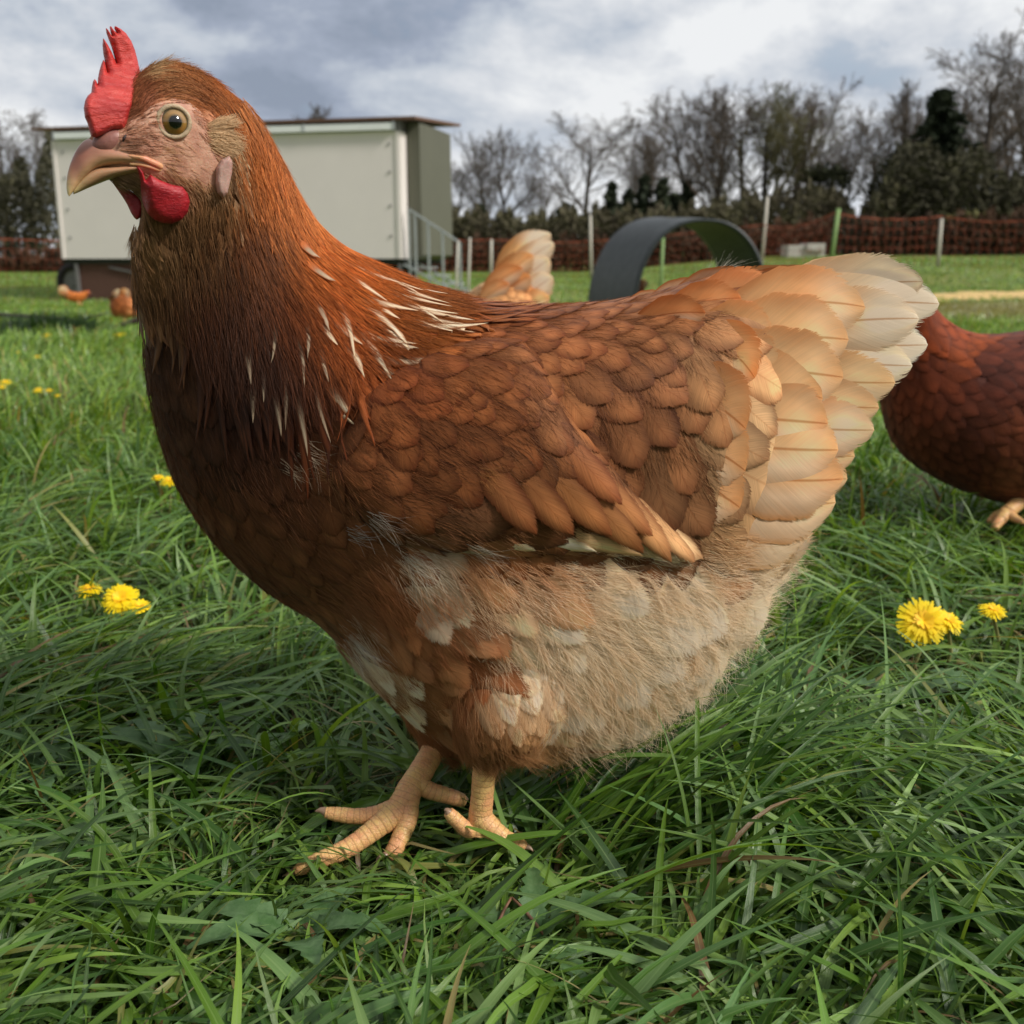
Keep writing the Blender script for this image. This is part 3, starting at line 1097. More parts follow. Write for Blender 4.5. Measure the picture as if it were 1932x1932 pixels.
GT = 'bare trees at the edge of the field'
TREES = [
    ('a', 858, 300, 78, 'slim bare tree directly behind the right end of the hen house', 0.3, False, .8),
    ('b', 922, 262, 76, 'bare tree with upswept limbs, first of the pair right of the hen house', 1.2, False, .75),
    ('a', 962, 248, 74, 'bare tree with upswept limbs, second of the pair right of the hen house', 2.2, False, .85),
    ('e', 1025, 330, 84, 'small thin bare tree between the pair and the wide oak-like tree', .6, False, .8),
    ('c', 1100, 222, 72, 'wide spreading bare tree standing alone above the pale hen\'s tail', 4.0, False, 1.05),
    ('b', 1195, 235, 82, 'pale thin bare tree behind the row of small conifers', 5.0, False, .8),
    ('d', 1225, 262, 88, 'faint bare tree behind the tallest small conifer', 2.0, False, .8),
    ('a', 1300, 182, 74, 'tall bare tree directly above the top of the half-pipe shelter', 2.9, False, .9),
    ('d', 1345, 176, 70, 'tall bare tree with a dark dense crown right of the shelter top', 3.3, False, .95),
    ('c', 1400, 172, 74, 'dense multi-limbed bare tree above the right leg of the shelter', .9, False, .9),
    ('d', 1440, 165, 70, 'tallest bare tree of the middle clump, budding olive green', 5.2, True, 1.0),
    ('b', 1478, 168, 72, 'bare tree with leaning limbs at the right of the middle clump', 4.4, False, .95),
    ('a', 1530, 190, 76, 'bare tree closing the right side of the middle clump', 1.9, False, .85),
    ('e', 1590, 240, 86, 'thin pale bare tree left of the gap before the dark spruce', 3.7, False, .8),
    ('b', 1635, 205, 84, 'thin pale bare tree in the gap left of the dark spruce', .1, False, .8),
    ('d', 1700, 160, 74, 'bare tree tangled with the left side of the dark spruce', 1.0, False, .8),
    ('c', 1850, 82, 68, 'tallest bare tree of all, beside the dark spruce', 2.5, False, 1.0),
    ('e', 1895, 130, 80, 'faint bare tree behind the tallest tree', .7, False, .8),
    ('b', 1950, 105, 72, 'bare tree at the right edge of the picture', 1.7, False, .9),
    ('a', 2060, 150, 74, 'bare tree beyond the right edge of the field', 1.7, False, .9),
    ('c', 18, 205, 60, 'bare tree at the far left beside the hen house', .4, False, .9),
    ('d', -60, 200, 62, 'bare tree at the far left edge behind the dark thicket', 2.4, False, .9),
    ('e', 118, 222, 90, 'tip of a pale bare tree over the roof left of the comb', 1.4, False, .8),
    ('d', 625, 208, 95, 'tip of a bare tree showing over the hen house roof', 1.4, False, 1.1),
    ('b', 1770, 190, 84, 'bare tree directly behind the dark spruce', 3.1, False, .8),
]
for k, px, pt, Y, lab, rot, bud, wd in TREES:
    place_tree(k, px, pt, Y, lab, GT, rot, bud, wd)


def leaf_mat(name, a, b, scale=.8):
    m, t = new_mat(name)
    g = t.n('ShaderNodeNewGeometry')
    nz = t.noise(g.outputs['Position'], scale, 4, .6)
    c = t.mix(t.ss(nz, .35, .68), a, b)
    b_ = t.n('ShaderNodeBsdfPrincipled', ins={'Base Color': c, 'Roughness': .8, 'Specular IOR Level': .2})
    t.n('ShaderNodeOutputMaterial', ins={'Surface': b_.outputs[0]})
    return m


m_spruce = leaf_mat('spruce_needles', L3(40, 48, 34), L3(60, 68, 48))
m_ivy = leaf_mat('ivy_leaves', L3(38, 44, 26), L3(60, 62, 38))
m_beech = leaf_mat('beech_leaves', L3(84, 60, 44), L3(50, 44, 34), .5)
m_thicket = leaf_mat('thicket_leaves', L3(72, 66, 52), L3(92, 88, 66), .5)
m_thicket_l = leaf_mat('thicket_leaves_dark', L3(56, 54, 42), L3(78, 76, 56), .5)


def leaf_quads(c, nrm, size, asp=1.6):
    """random little quads at centres c"""
    n = len(c)
    a = R.normal(0, 1, (n, 3)); a /= np.linalg.norm(a, axis=1)[:, None]
    b = np.cross(a, nrm if nrm is not None else R.normal(0, 1, (n, 3)))
    b /= np.linalg.norm(b, axis=1)[:, None] + 1e-9
    s = np.asarray(size)[:, None] if np.ndim(size) else size
    V = np.stack([c - a * s * asp - b * s * .1, c - b * s * .8, c + a * s * asp, c + b * s * .8], 1)
    q = np.arange(n * 4).reshape(n, 4)
    return V.reshape(-1, 3), q


def conifer(px, ptop, Y, wid, label, group, n=2600, mat=None, base=.0):
    x = float(P(px, 480, Y)[0])
    zg = float(gz(x, Y))
    H = float(P(px, ptop, Y)[2]) - zg
    root = empty('conifer_tree', (x, Y, zg), label, 'tree', group)
    A = Acc()
    A.tube([(x, Y, zg - .2), (x + .05, Y, zg + H * .5), (x, Y, zg + H * .97)], [H * .022, H * .014, .02], 7)
    A.build('trunk', [m_bark], root)
    C = []
    layers = int(H * 3.2)
    for l in range(layers):
        f = base + (1 - base) * l / layers
        rad = wid * (1 - f) ** .8 * (.72 + .4 * rnd.random()) + .12
        nb = max(5, int(12 * (1 - f) + 5))
        for b in range(nb):
            an = rnd.random() * 6.283
            rr = rad * rnd.uniform(.7, 1.12)
            m = max(4, int(n / layers / nb))
            s = np.sort(R.random(m)) ** .75
            C.append(np.stack([x + np.cos(an) * rr * s + R.normal(0, .07, m), Y + np.sin(an) * rr * s + R.normal(0, .07, m), zg + H * f + H / layers * rnd.random() - rr * .28 * s ** 1.5 + .1 + R.normal(0, .05, m)], 1))
    C = np.concatenate(C)
    V, q = leaf_quads(C, None, R.uniform(.06, .16, len(C)), 1.9)
    mk('crown', V, q, mat or m_spruce, root)
    return root


GC = 'conifers in front of the bare trees'
for px, pt, Y, w, lab in ((1150, 350, 66, 1.25, 'broad young conifer right of the wide spreading tree'), (1183, 362, 68, .8, 'low narrow conifer right of the broad young conifer'),
                          (1212, 338, 66, .95, 'tallest young conifer of the row'), (1246, 343, 66, 1.0, 'young conifer right of the tallest of the row'), (1270, 372, 68, .8, 'small young conifer near the shelter top'),
                          (1292, 345, 70, .9, 'slender conifer just above the shelter top'), (905, 392, 70, 1.0, 'small dark conifer behind the stairway posts'), (1062, 388, 72, 1.3, 'low dark conifer left of the wide spreading tree')):
    conifer(px, pt, Y, w, lab, GC, 2600)
conifer(1752, 168, 64, 4.4, 'big dark spruce beside the tallest bare tree', None, 16000)
conifer(1935, 330, 66, 1.4, 'dark conifer at the right edge under the bare trees', GC, 2600)


def bush(name, px, ptop, Y, wpx, label, cat, mat, n=5000, group=None, size=(.05, .13)):
    c = P(px, 480, Y)
    x = float(c[0])
    zg = float(gz(x, Y))
    H = float(P(px, ptop, Y)[2]) - zg
    wx = wpx / FPX * Y
    root = empty(name, (x, Y, zg), label, cat, group)
    A = Acc()
    pts = []
    for k in range(9):
        a = rnd.random() * 6.28
        tip = np.array([x + math.cos(a) * wx * .55 * rnd.random(), Y + math.sin(a) * wx * .4, zg + H * rnd.uniform(.6, .92)])
        A.tube([(x + rnd.uniform(-.2, .2) * wx, Y, zg - .1), ((x + tip[0]) / 2 + rnd.uniform(-.2, .2), (Y + tip[1]) / 2, zg + H * .45), tip], [.05, .035, .015], 5)
    A.build('stem', [m_bark], root)
    K = 34
    cc = np.stack([x + R.normal(0, .42, K) * wx, Y + R.normal(0, .3, K) * wx, zg + H * (R.random(K) ** .8) * .86], 1)
    cc[:, 0] = np.clip(cc[:, 0], x - wx, x + wx)
    sz = R.uniform(.08, .2, K) * min(H, wx * 2.2)
    k = R.integers(0, K, n)
    C = cc[k] + R.normal(0, 1, (n, 3)) * sz[k][:, None] * np.array([1, 1, .8])
    C[:, 2] = np.clip(C[:, 2], zg + .02, zg + H * 1.04)
    V, q = leaf_quads(C, None, R.uniform(*size, n), 1.4)
    mk('foliage', V, q, mat, root)


# thicket along the wood's foot: a far mass nobody could count
def thicket(name, label, x0, x1, Y0, Y1, tops, n, mat, size, asp=2.0):
    """tops: list of (px, ptop) giving the uneven upper line"""
    px = R.uniform(x0, x1, n)
    Y = R.uniform(Y0, Y1, n)
    tp = np.interp(px, [a for a, b in tops], [b for a, b in tops])
    tp = tp + 9 * np.sin(px * .11) + 7 * np.sin(px * .31 + 2) + 5 * np.sin(px * .83)
    C = np.zeros((n, 3))
    for i in range(n):
        q = P(px[i], tp[i], Y[i])
        zg = float(np.interp(Y[i], [24, 31, 60, 90], [-.2, -.12, .3, .5]))
        C[i] = (q[0], Y[i], zg + (q[2] - zg) * R.random() ** .75)
    V, q = leaf_quads(C, None, R.uniform(*size, n), asp)
    o = mk(name, V, q, mat)
    tag(o, label, 'undergrowth', kind='stuff')


thicket('undergrowth', 'dark brown thicket along the foot of the bare trees', 780, 1700, 56, 63,
        [(780, 410), (850, 395), (900, 402), (1000, 412), (1080, 395), (1200, 402), (1300, 392), (1400, 375), (1500, 362), (1560, 350), (1620, 402), (1700, 345)], 42000, m_thicket, (.035, .11))
thicket('undergrowth', 'dark dense thicket under the spruce at the right edge', 1640, 2150, 56, 64,
        [(1640, 400), (1680, 300), (1720, 260), (1800, 300), (1850, 270), (1880, 320), (1940, 345), (2150, 330)], 32000, m_thicket_l, (.035, .12))
thicket('undergrowth', 'dark evergreen mass left of the hen house', -700, 108, 44, 54,
        [(-700, 340), (-260, 330), (-60, 320), (10, 330), (40, 300), (60, 350), (85, 262), (108, 250)], 40000, m_thicket_l, (.03, .10))
thicket('leaf_hedge', 'low red-brown beech hedge behind the netting', -900, 2500, 35, 37,
        [(-900, 492), (200, 480), (700, 462), (900, 458), (1100, 452), (1300, 444), (1440, 432), (1567, 412), (1700, 420), (1800, 414), (1932, 402), (2500, 400)], 90000, m_beech, (.018, .05), 4.0)
bush('shrub', 1830, 405, 38, 40, 'olive green budding shrub by the netting at the right', 'shrub', leaf_mat('olive_leaves', L3(70, 70, 36), L3(92, 88, 48)), 5000)
bush('shrub', 1545, 300, 66, 34, 'brown-green ivy-clad shrub at the end of the middle clump', 'shrub', m_ivy, 6000)
bush('shrub', 1690, 275, 68, 40, 'round brown shrub left of the dark spruce', 'shrub', m_ivy, 6000)


# ================================================================ FLOWERS AND PLANTS IN THE SWARD
m_petal = plain('dandelion_petal', L3(255, 228, 12), .6, .05, 60, trans=.35)
m_petal2 = plain('dandelion_centre', L3(252, 200, 8), .6, .1, 60)
m_stem = plain('flower_stem', L3(150, 150, 96), .5, .15, 20, trans=.2)
m_leaf, _t = new_mat('broad_leaf')
_tc = _t.n('ShaderNodeTexCoord')
_n = _t.noise(_tc.outputs['Object'], 130, 4, .6)
_c = _t.mix(_t.ss(_n, .3, .7), L3(70, 104, 56), L3(98, 128, 82))
_b = _t.n('ShaderNodeBsdfPrincipled', ins={'Base Color': _c, 'Roughness': .5, 'Specular IOR Level': .5})
_t.put(_b.inputs['Normal'], _t.bump(_n, .5, .0015))
_tr = _t.n('ShaderNodeBsdfTranslucent', ins={'Color': _c})
_mx = _t.n('ShaderNodeMixShader', ins={0: .2, 1: _b.outputs[0], 2: _tr.outputs[0]})
_t.n('ShaderNodeOutputMaterial', ins={'Surface': _mx.outputs[0]})


def dandelion(px, py, Y, r, label, tilt=(0, -.4), seed=0, n=110):
    """flower head centred at the picture point; stem goes down to the ground"""
    rpx = r * FPX / Y
    if Y < 3.2:        # heads stand a few centimetres above the soil: solve the distance from that height
        dd = ray(px, py)
        hh = (.05 if px > 966 else .042) if Y < 1 else .06
        Y = (hh - CAMZ) / dd[2] * dd[1]
        r = rpx * Y / FPX
    c = P(px, py, Y)
    rr = random.Random(seed)
    zg = float(gz(c[0], Y))
    FLOWER_SPOTS.append((float(c[0]), float(Y)))
    if Y < 1.5 and px > 966:
        FLOWER_HEADS.append((float(c[0]), float(Y), float(c[2])))
    root = empty('dandelion', (float(c[0]), float(c[1]), zg), label, 'flower', 'dandelions in the grass')
    up = Vector((tilt[0], tilt[1], 1)).normalized()
    ux = up.orthogonal().normalized()
    uy = up.cross(ux)
    A = Acc()
    for layer, (k, f, el) in enumerate(((int(n * .42), 1.0, .05), (int(n * .36), .78, .22), (int(n * .22), .45, .5))):
        for i in range(k):
            a = 6.283 * (i + rr.random() * .6) / k
            e = el + rr.uniform(-.18, .18)
            L = r * f * rr.uniform(.85, 1.1)
            w = r * .058
            rad = ux * math.cos(a) + uy * math.sin(a)
            tan = up.cross(rad)
            pts = []
            for s in range(5):
                t_ = s / 4
                q = Vector(c) + rad * (L * t_ * math.cos(e)) + up * (L * t_ * math.sin(e) - L * .18 * t_ * t_ * (1.2 - el))
                ww = w * (.55 + .6 * t_) * (1 if s < 4 else .6)
                pts += [q - tan * ww, q + tan * ww]
            A.add([tuple(p) for p in pts], [(2 * s, 2 * s + 1, 2 * s + 3, 2 * s + 2) for s in range(4)], m=0 if layer < 2 else 1)
    A.build('flower_head', [m_petal, m_petal2], root)
    B = Acc()
    base = (c[0] + rr.uniform(-.01, .01), c[1] + .006, zg - .005)
    B.tube([base, ((base[0] + c[0]) / 2 + .003, c[1], (zg + c[2]) / 2), tuple(Vector(c) - up * r * .25), tuple(Vector(c) - up * r * .02)], [.0014, .0015, .0017, .004], 8)
    B.build('stem', [m_stem], root)


for i, (px, py, Y, r, lab, tl) in enumerate((
    (1742, 1172, .865, .0215, 'largest yellow dandelion, fully open in the grass right of the hen', (-.15, -1.3)),
    (1790, 1170, .905, .014, 'small dandelion half hidden behind the largest one', (.3, -.5)),
    (1874, 1150, .93, .0125, 'small round dandelion near the right edge of the picture', (.1, -.3)),
    (226, 1128, .86, .0155, 'broad yellow dandelion in the grass at the left, crossed by a blade', (.1, -.8)),
    (168, 1110, .90, .011, 'small dandelion left of the broad one crossed by a blade', (0, -.2)),
    (264, 1142, .88, .010, 'small ragged dandelion touching the right of the broad one', (.3, -.3)),
    (320, 906, 1.38, .0125, 'yellow dandelion close to the hen\'s breast', (0, -.3)),
    (298, 900, 1.45, .009, 'tiny dandelion left of the one close to the hen\'s breast', (0, -.2)),
    (10, 720, 2.75, .018, 'yellow dandelion at the left edge of the picture', (0, -.3)),
    (4, 730, 2.7, .012, 'small dandelion touching the left edge of the picture', (0, -.3)),
    (72, 735, 2.6, .014, 'small dandelion right of the one at the left edge', (0, -.3)),
    (92, 736, 2.62, .011, 'tiny dandelion, second to the right of the one at the left edge', (0, -.3)),
    (108, 746, 2.5, .008, 'faint tiny dandelion ending the left row', (0, -.3)),
    (90, 632, 5.0, .024, 'far yellow dandelion below the hen house wheel', (0, -.3)),
    (222, 631, 5.0, .022, 'far yellow dandelion below the small hen', (0, -.3)),
    (232, 630, 5.05, .018, 'far dandelion just right of the one below the small hen', (0, -.3)),
    (68, 673, 3.7, .018, 'far dandelion midway down the left side', (0, -.3)),
    (34, 665, 3.8, .012, 'faint far dandelion near the left edge', (0, -.3)),
    (1076, 1381, .66, .010, 'orange-yellow dandelion hidden in the grass under the hen\'s belly', (0, -.2)),
    (1648, 622, 6.0, .02, 'far dandelion at the right behind the hen\'s tail', (0, -.3)),
)):
    dandelion(px, py, Y, r, lab, tl, i + 5, 150 if Y < 1.5 else 46)


def toothed_leaf(A, p0, head, L, w, el, bend, lob=.35, seed=0):
    rr = random.Random(seed)
    n = 14
    pos = Vector(p0)
    row = []
    for s in range(n + 1):
        t_ = s / n
        e = el - bend * t_
        d = Vector((math.cos(e) * math.cos(head), math.cos(e) * math.sin(head), math.sin(e)))
        if s:
            pos = pos + d * (L / n)
        z = max(pos.z, float(gz(pos.x, pos.y)) + .004)
        side = Vector((-math.sin(head), math.cos(head), 0))
        tooth = 1 - lob * (((s * .5) % 1.0) > .25) * (t_ < .8)
        ww = w * (math.sin(math.pi * min(1, t_ ** .75 * 1.02)) ** .7) * tooth + .0012
        for u in (-1, -.5, 0, .5, 1):
            row.append((pos.x + side.x * ww * u - (.3 * ww * abs(u) * math.cos(head) if tooth == 1 else 0), pos.y + side.y * ww * u, z + abs(u) * ww * .28 + rr.uniform(-1, 1) * w * .06))
    q = [(s * 5 + k, s * 5 + k + 1, s * 5 + 5 + k + 1, s * 5 + 5 + k) for s in range(n) for k in range(4)]
    A.add(row, q)


def rosette(px, py, label, nl, L, w, seed, up=.9, lob=.35, heads=None):
    rr = random.Random(seed)
    L, w = L * .8, w * .72
    # picture point -> ground
    d = ray(px, py)
    k = -CAMZ / d[2]
    g = CAMP + d * k
    zg = float(gz(g[0], g[1]))
    root = empty('broad_leaved_plant', (float(g[0]), float(g[1]), zg), label, 'plant', 'broad-leaved plants in the grass')
    for i in range(nl):
        A = Acc()
        h = heads[i] if heads else 6.283 * i / nl + rr.uniform(-.4, .4)
        toothed_leaf(A, (g[0], g[1], zg + .004), h, L * rr.uniform(.75, 1.1), w * rr.uniform(.8, 1.1), up + rr.uniform(-.2, .25), 1.1 + rr.uniform(-.2, .4), lob, seed * 31 + i)
        A.build('leaf', [m_leaf], root)


rosette(560, 1800, 'grey-green broad-leaved plant in the grass below the hen\'s front toe', 5, .07, .013, 3)
rosette(1010, 1800, 'toothed-leaved plant in the grass at the bottom beside the reddish stalk', 5, .075, .010, 5, lob=.5)
rosette(1630, 1690, 'broad-leaved plant low in the grass at the lower right', 5, .06, .013, 9, lob=.3)
rosette(1840, 1760, 'broad-leaved plant near the lower right corner', 4, .06, .012, 12)
rosette(1700, 1350, 'broad-leaved plant below the largest dandelion', 6, .07, .013, 14)
rosette(1850, 1340, 'broad-leaved plant right of the one below the largest dandelion', 6, .07, .012, 18)
rosette(1600, 1220, 'broad-leaved plant left of the largest dandelion', 5, .06, .011, 22)
rosette(330, 1470, 'dark broad-leaved plant in the shade at the lower left', 6, .075, .013, 27)
rosette(430, 1330, 'small broad-leaved plant in the grass left of the hen\'s foot', 5, .05, .009, 29)
rosette(90, 1500, 'broad-leaved plant near the left edge of the picture', 5, .07, .012, 33)

# reddish dead stalk, bent over
m_red = plain('dead_stalk', L3(124, 88, 66), .6, .2, 40)
A = Acc()
A.tube([P(925, 1795, .445), P(938, 1745, .452), P(952, 1715, .458), P(965, 1693, .462)], [.0007, .0008, .0008, .0006], 6)
A.tube([P(965, 1693, .462), P(985, 1712, .458), P(1012, 1745, .452), P(1040, 1785, .446)], [.0006, .0008, .0009, .0005], 6)
tag(A.build('dead_stalk', [m_red]), 'reddish dead stalk bent over in the foreground grass', 'stalk')

# fallen branch lying on the field at the left
A = Acc()
pts = [(-60, 592), (20, 597), (70, 600), (120, 603), (160, 612), (190, 625)]
A.tube([P(x, y - 2, 5.9) for x, y in pts], [.012, .013, .012, .010, .010, .007], 6)
pts = [(190, 624), (225, 618), (262, 605), (300, 596), (360, 584)]
A.tube([P(x, y - 2, 5.9) for x, y in pts], [.010, .014, .018, .020, .022], 6)
A.tube([P(150, 606, 5.9), P(175, 596, 5.9), P(205, 590, 5.9)], [.007, .005, .003], 5)
tag(A.build('fallen_branch', [m_bark]), 'dark fallen branch lying across the grass at the left', 'branch')

# darker tuft of grass by the branch
def tuft():
    c = P(95, 606, 5.6)
    n = 900
    p = np.array([c[0], 5.6]) + R.normal(0, 1, (n, 2)) * np.array([.13, .08])
    col = np.tile(L3(44, 70, 34), (n, 1)) * R.uniform(.7, 1.2, (n, 1))
    r = blade_set(p, R.uniform(0, 6.28, n), R.uniform(.08, .17, n), R.uniform(.005, .010, n), R.uniform(.9, 1.5, n), R.uniform(.2, 1.0, n), 4, 2, col)
    o = mk('grass_tuft', r[0], r[1], M_GRASS_FAR, attrs={'gcol': r[2], 'guv': r[3]})
    tag(o, 'dark green grass tuft by the fallen branch', 'grass tuft')


tuft()
near_grass()
mid_grass()

# ================================================================ HENS
# ---- materials
def feather_mat(name, trans=.22, edge_mul=(.40, .29, .24), streak=.24, shaft=.35, rough=.6, fringe=1.0):
    m, t = new_mat(name)
    ca = t.attr('fcol')
    uv = t.sep(t.attr('fuv').outputs['Vector'])
    u, v, r = uv[0], uv[1], uv[2]
    au = t.m('ABSOLUTE', u)
    A = t.m('SUBTRACT', t.m('MULTIPLY', v, 16.0), t.m('MULTIPLY', au, 6.0))
    n1 = t.noise(t.xyz(t.m('MULTIPLY', A, 1.1), t.m('MULTIPLY', au, .5), t.m('MULTIPLY', r, 60)), 1.0, 3, .65)
    n2 = t.noise(t.xyz(t.m('MULTIPLY', A, 4.0), t.m('MULTIPLY', u, .8), t.m('MULTIPLY', r, 60)), 1.0, 2, .6)
    n3 = t.noise(t.xyz(t.m('MULTIPLY', u, 1.3), t.m('MULTIPLY', v, 2.2), t.m('MULTIPLY', r, 90)), 1.0, 2, .5)
    f = t.m('ADD', t.rng(n1, .3, .7, -streak * .5, streak * .5), t.rng(n2, .3, .7, -streak * .6, streak * .6))
    f = t.m('ADD', f, t.rng(n3, .3, .7, -.14, .14))
    f = t.m('ADD', f, 1.0)
    c = t.vm('SCALE', ca.outputs['Color'], scale=f)
    e = t.m('MAXIMUM', t.ss(t.m('ADD', au, t.m('MULTIPLY', t.m('SUBTRACT', n1, .5), .3)), .38, 1.0), t.ss(t.m('ADD', v, t.m('MULTIPLY', t.m('SUBTRACT', n2, .5), .1)), .72, 1.0))
    c = t.vm('SCALE', c, scale=t.m('ADD', 1.0, t.m('MULTIPLY', t.m('MULTIPLY', t.m('SUBTRACT', 1.0, t.ss(au, .1, .7)), t.ss(v, .35, .75)), .45)))
    e = t.m('MULTIPLY', e, ca.outputs['Alpha'])
    c = t.mix(e, c, t.vm('MULTIPLY', c, edge_mul))
    c = t.vm('MINIMUM', c, (.93, .80, .63))
    # pale downy base and darker shaft
    sh = t.m('SUBTRACT', 1.0, t.ss(au, .008, .05))
    c = t.mix(t.m('MULTIPLY', sh, shaft), c, t.vm('MULTIPLY', c, (.62, .40, .25)))
    b = t.n('ShaderNodeBsdfPrincipled', ins={'Base Color': c, 'Roughness': rough, 'Specular IOR Level': .18, 'Sheen Weight': .05, 'Sheen Roughness': .5})
    hgt = t.m('ADD', t.m('MULTIPLY', n2, .5), t.m('MULTIPLY', n1, .7))
    t.put(b.inputs['Normal'], t.bump(hgt, .4, .0005))
    tr = t.n('ShaderNodeBsdfTranslucent', ins={'Color': c})
    mx = t.n('ShaderNodeMixShader', ins={0: trans, 1: b.outputs[0], 2: tr.outputs[0]})
    # barbs part and fray along the rim
    tv = t.m('MULTIPLY', t.m('MAXIMUM', t.m('SUBTRACT', v, .5), 0.0), 1.9)
    rim = t.m('SQRT', t.m('ADD', t.m('MULTIPLY', au, au), t.m('MULTIPLY', tv, tv)))
    rim = t.m('ADD', rim, t.m('MULTIPLY', t.m('SUBTRACT', n2, .5), .75))
    al = t.m('GREATER_THAN', rim, fringe)
    tp = t.n('ShaderNodeBsdfTransparent')
    mx = t.n('ShaderNodeMixShader', ins={0: al, 1: mx.outputs[0], 2: tp.outputs[0]})
    t.n('ShaderNodeOutputMaterial', ins={'Surface': mx.outputs[0]})
    return m


M_FEATHER = feather_mat('feather')
M_TAIL = feather_mat('tail_feather', .38, (.74, .52, .34), .10, .8, fringe=1.08)
M_FLUFF = feather_mat('down_feather', .35, (.86, .72, .60), .16, .3, .75, .82)
M_HACKLE = feather_mat('hackle_feather', .25, (.62, .42, .26), .22, .15, .38)

def strand_mat(name, rough=.5, trans=.15):
    m, t = new_mat(name)
    c = t.attr('fcol').outputs['Color']
    b = t.n('ShaderNodeBsdfPrincipled', ins={'Base Color': c, 'Roughness': rough, 'Specular IOR Level': .2})
    tr = t.n('ShaderNodeBsdfTranslucent', ins={'Color': c})
    mx = t.n('ShaderNodeMixShader', ins={0: trans, 1: b.outputs[0], 2: tr.outputs[0]})
    t.n('ShaderNodeOutputMaterial', ins={'Surface': mx.outputs[0]})
    return m


M_STRAND = strand_mat('down_strand', .7, .35)
M_FACEHAIR = strand_mat('face_bristle', .45, .1)

def body_mat():
    m, t = new_mat('hen_body')
    c = t.attr('fcol').outputs['Color']
    tc = t.n('ShaderNodeTexCoord')
    n = t.noise(tc.outputs['Object'], 420, 4, .6)
    c = t.vm('SCALE', c, scale=t.rng(n, .3, .7, .82, 1.15))
    b = t.n('ShaderNodeBsdfPrincipled', ins={'Base Color': c, 'Roughness': .6, 'Specular IOR Level': .3})
    t.put(b.inputs['Normal'], t.bump(n, .6, .0006))
    t.n('ShaderNodeOutputMaterial', ins={'Surface': b.outputs[0]})
    return m


M_BODY = body_mat()

def skin_mat(name, cols, rough, scale, bdist, sss=.25, stretch=(1, 1, 1), spec=.5, bstr=.6, coat=0):
    m, t = new_mat(name)
    tc = t.n('ShaderNodeTexCoord')
    v = t.vm('MULTIPLY', tc.outputs['Object'], stretch)
    n = t.noise(v, scale, 6, .62, .6)
    n2 = t.noise(v, scale * .3, 3, .5)
    c = t.mix(t.ss(n2, .35, .68), cols[0], cols[1])
    c = t.mix(t.m('MULTIPLY', t.ss(n, .55, .8), .5), c, cols[2])
    b = t.n('ShaderNodeBsdfPrincipled', ins={'Base Color': c, 'Roughness': rough, 'Specular IOR Level': spec, 'Subsurface Weight': sss, 'Coat Weight': coat, 'Coat Roughness': .25})
    b.inputs['Subsurface Radius'].default_value = (1, .25, .15)
    b.inputs['Subsurface Scale'].default_value = .003
    t.put(b.inputs['Normal'], t.bump(n, bstr, bdist))
    t.n('ShaderNodeOutputMaterial', ins={'Surface': b.outputs[0]})
    return m


M_COMB = skin_mat('comb_skin', (L3(204, 64, 56), L3(180, 42, 40), L3(228, 110, 94)), .45, 200, .0016, .3, (1, 1, 2.6), bstr=.9)
M_WATTLE = skin_mat('wattle_skin', (L3(176, 34, 44), L3(150, 24, 36), L3(206, 70, 74)), .42, 420, .0010, .3, (1, 1, 2.0))
M_LOBE = skin_mat('earlobe_skin', (L3(176, 138, 126), L3(196, 160, 146), L3(184, 104, 92)), .5, 300, .0008, .3)
M_SKIN = skin_mat('face_skin', (L3(208, 158, 130), L3(188, 134, 110), L3(222, 182, 152)), .5, 500, .0009, .25)
M_NOSTRIL = skin_mat('nostril_skin', (L3(172, 118, 104), L3(148, 98, 90), L3(190, 140, 120)), .4, 400, .0005, .1)
M_GAPE = skin_mat('gape_skin', (L3(232, 150, 120), L3(224, 170, 120), L3(236, 170, 140)), .35, 400, .0005, .2)
M_LID = skin_mat('eyelid_skin', (L3(190, 168, 136), L3(170, 148, 120), L3(212, 192, 160)), .5, 900, .0008, .15)


def beak_mat():
    m, t = new_mat('beak_horn')
    f = t.sep(t.attr('bk').outputs['Vector'])       # x: 0 base .. 1 tip, y: 0 top .. 1 cutting edge
    tc = t.n('ShaderNodeTexCoord')
    n = t.noise(t.vm('MULTIPLY', tc.outputs['Object'], (1, 1, 2.5)), 220, 5, .6)
    base = t.mix(t.ss(f[0], 0, .5), L3(192, 132, 114), L3(166, 110, 90))
    tip = t.mix(t.ss(f[0], .55, 1.0), base, L3(206, 188, 128))
    c = t.mix(t.m('MULTIPLY', t.ss(f[1], .35, .95), .55), tip, L3(220, 184, 132))
    dk = t.m('MULTIPLY', t.ss(f[0], .25, .5), t.m('SUBTRACT', 1.0, t.ss(f[0], .6, .85)))
    dk = t.m('MULTIPLY', dk, t.m('SUBTRACT', 1.0, t.ss(f[1], .1, .6)))
    c = t.mix(t.m('MULTIPLY', dk, .65), c, L3(136, 78, 58))
    c = t.mix(t.m('MULTIPLY', t.ss(n, .45, .75), .35), c, L3(150, 104, 78))
    b = t.n('ShaderNodeBsdfPrincipled', ins={'Base Color': c, 'Roughness': .30, 'Specular IOR Level': .55, 'Subsurface Weight': .15, 'Coat Weight': .2})
    b.inputs['Subsurface Scale'].default_value = .002
    t.put(b.inputs['Normal'], t.bump(n, .25, .0005))
    t.n('ShaderNodeOutputMaterial', ins={'Surface': b.outputs[0]})
    return m


M_BEAK = beak_mat()


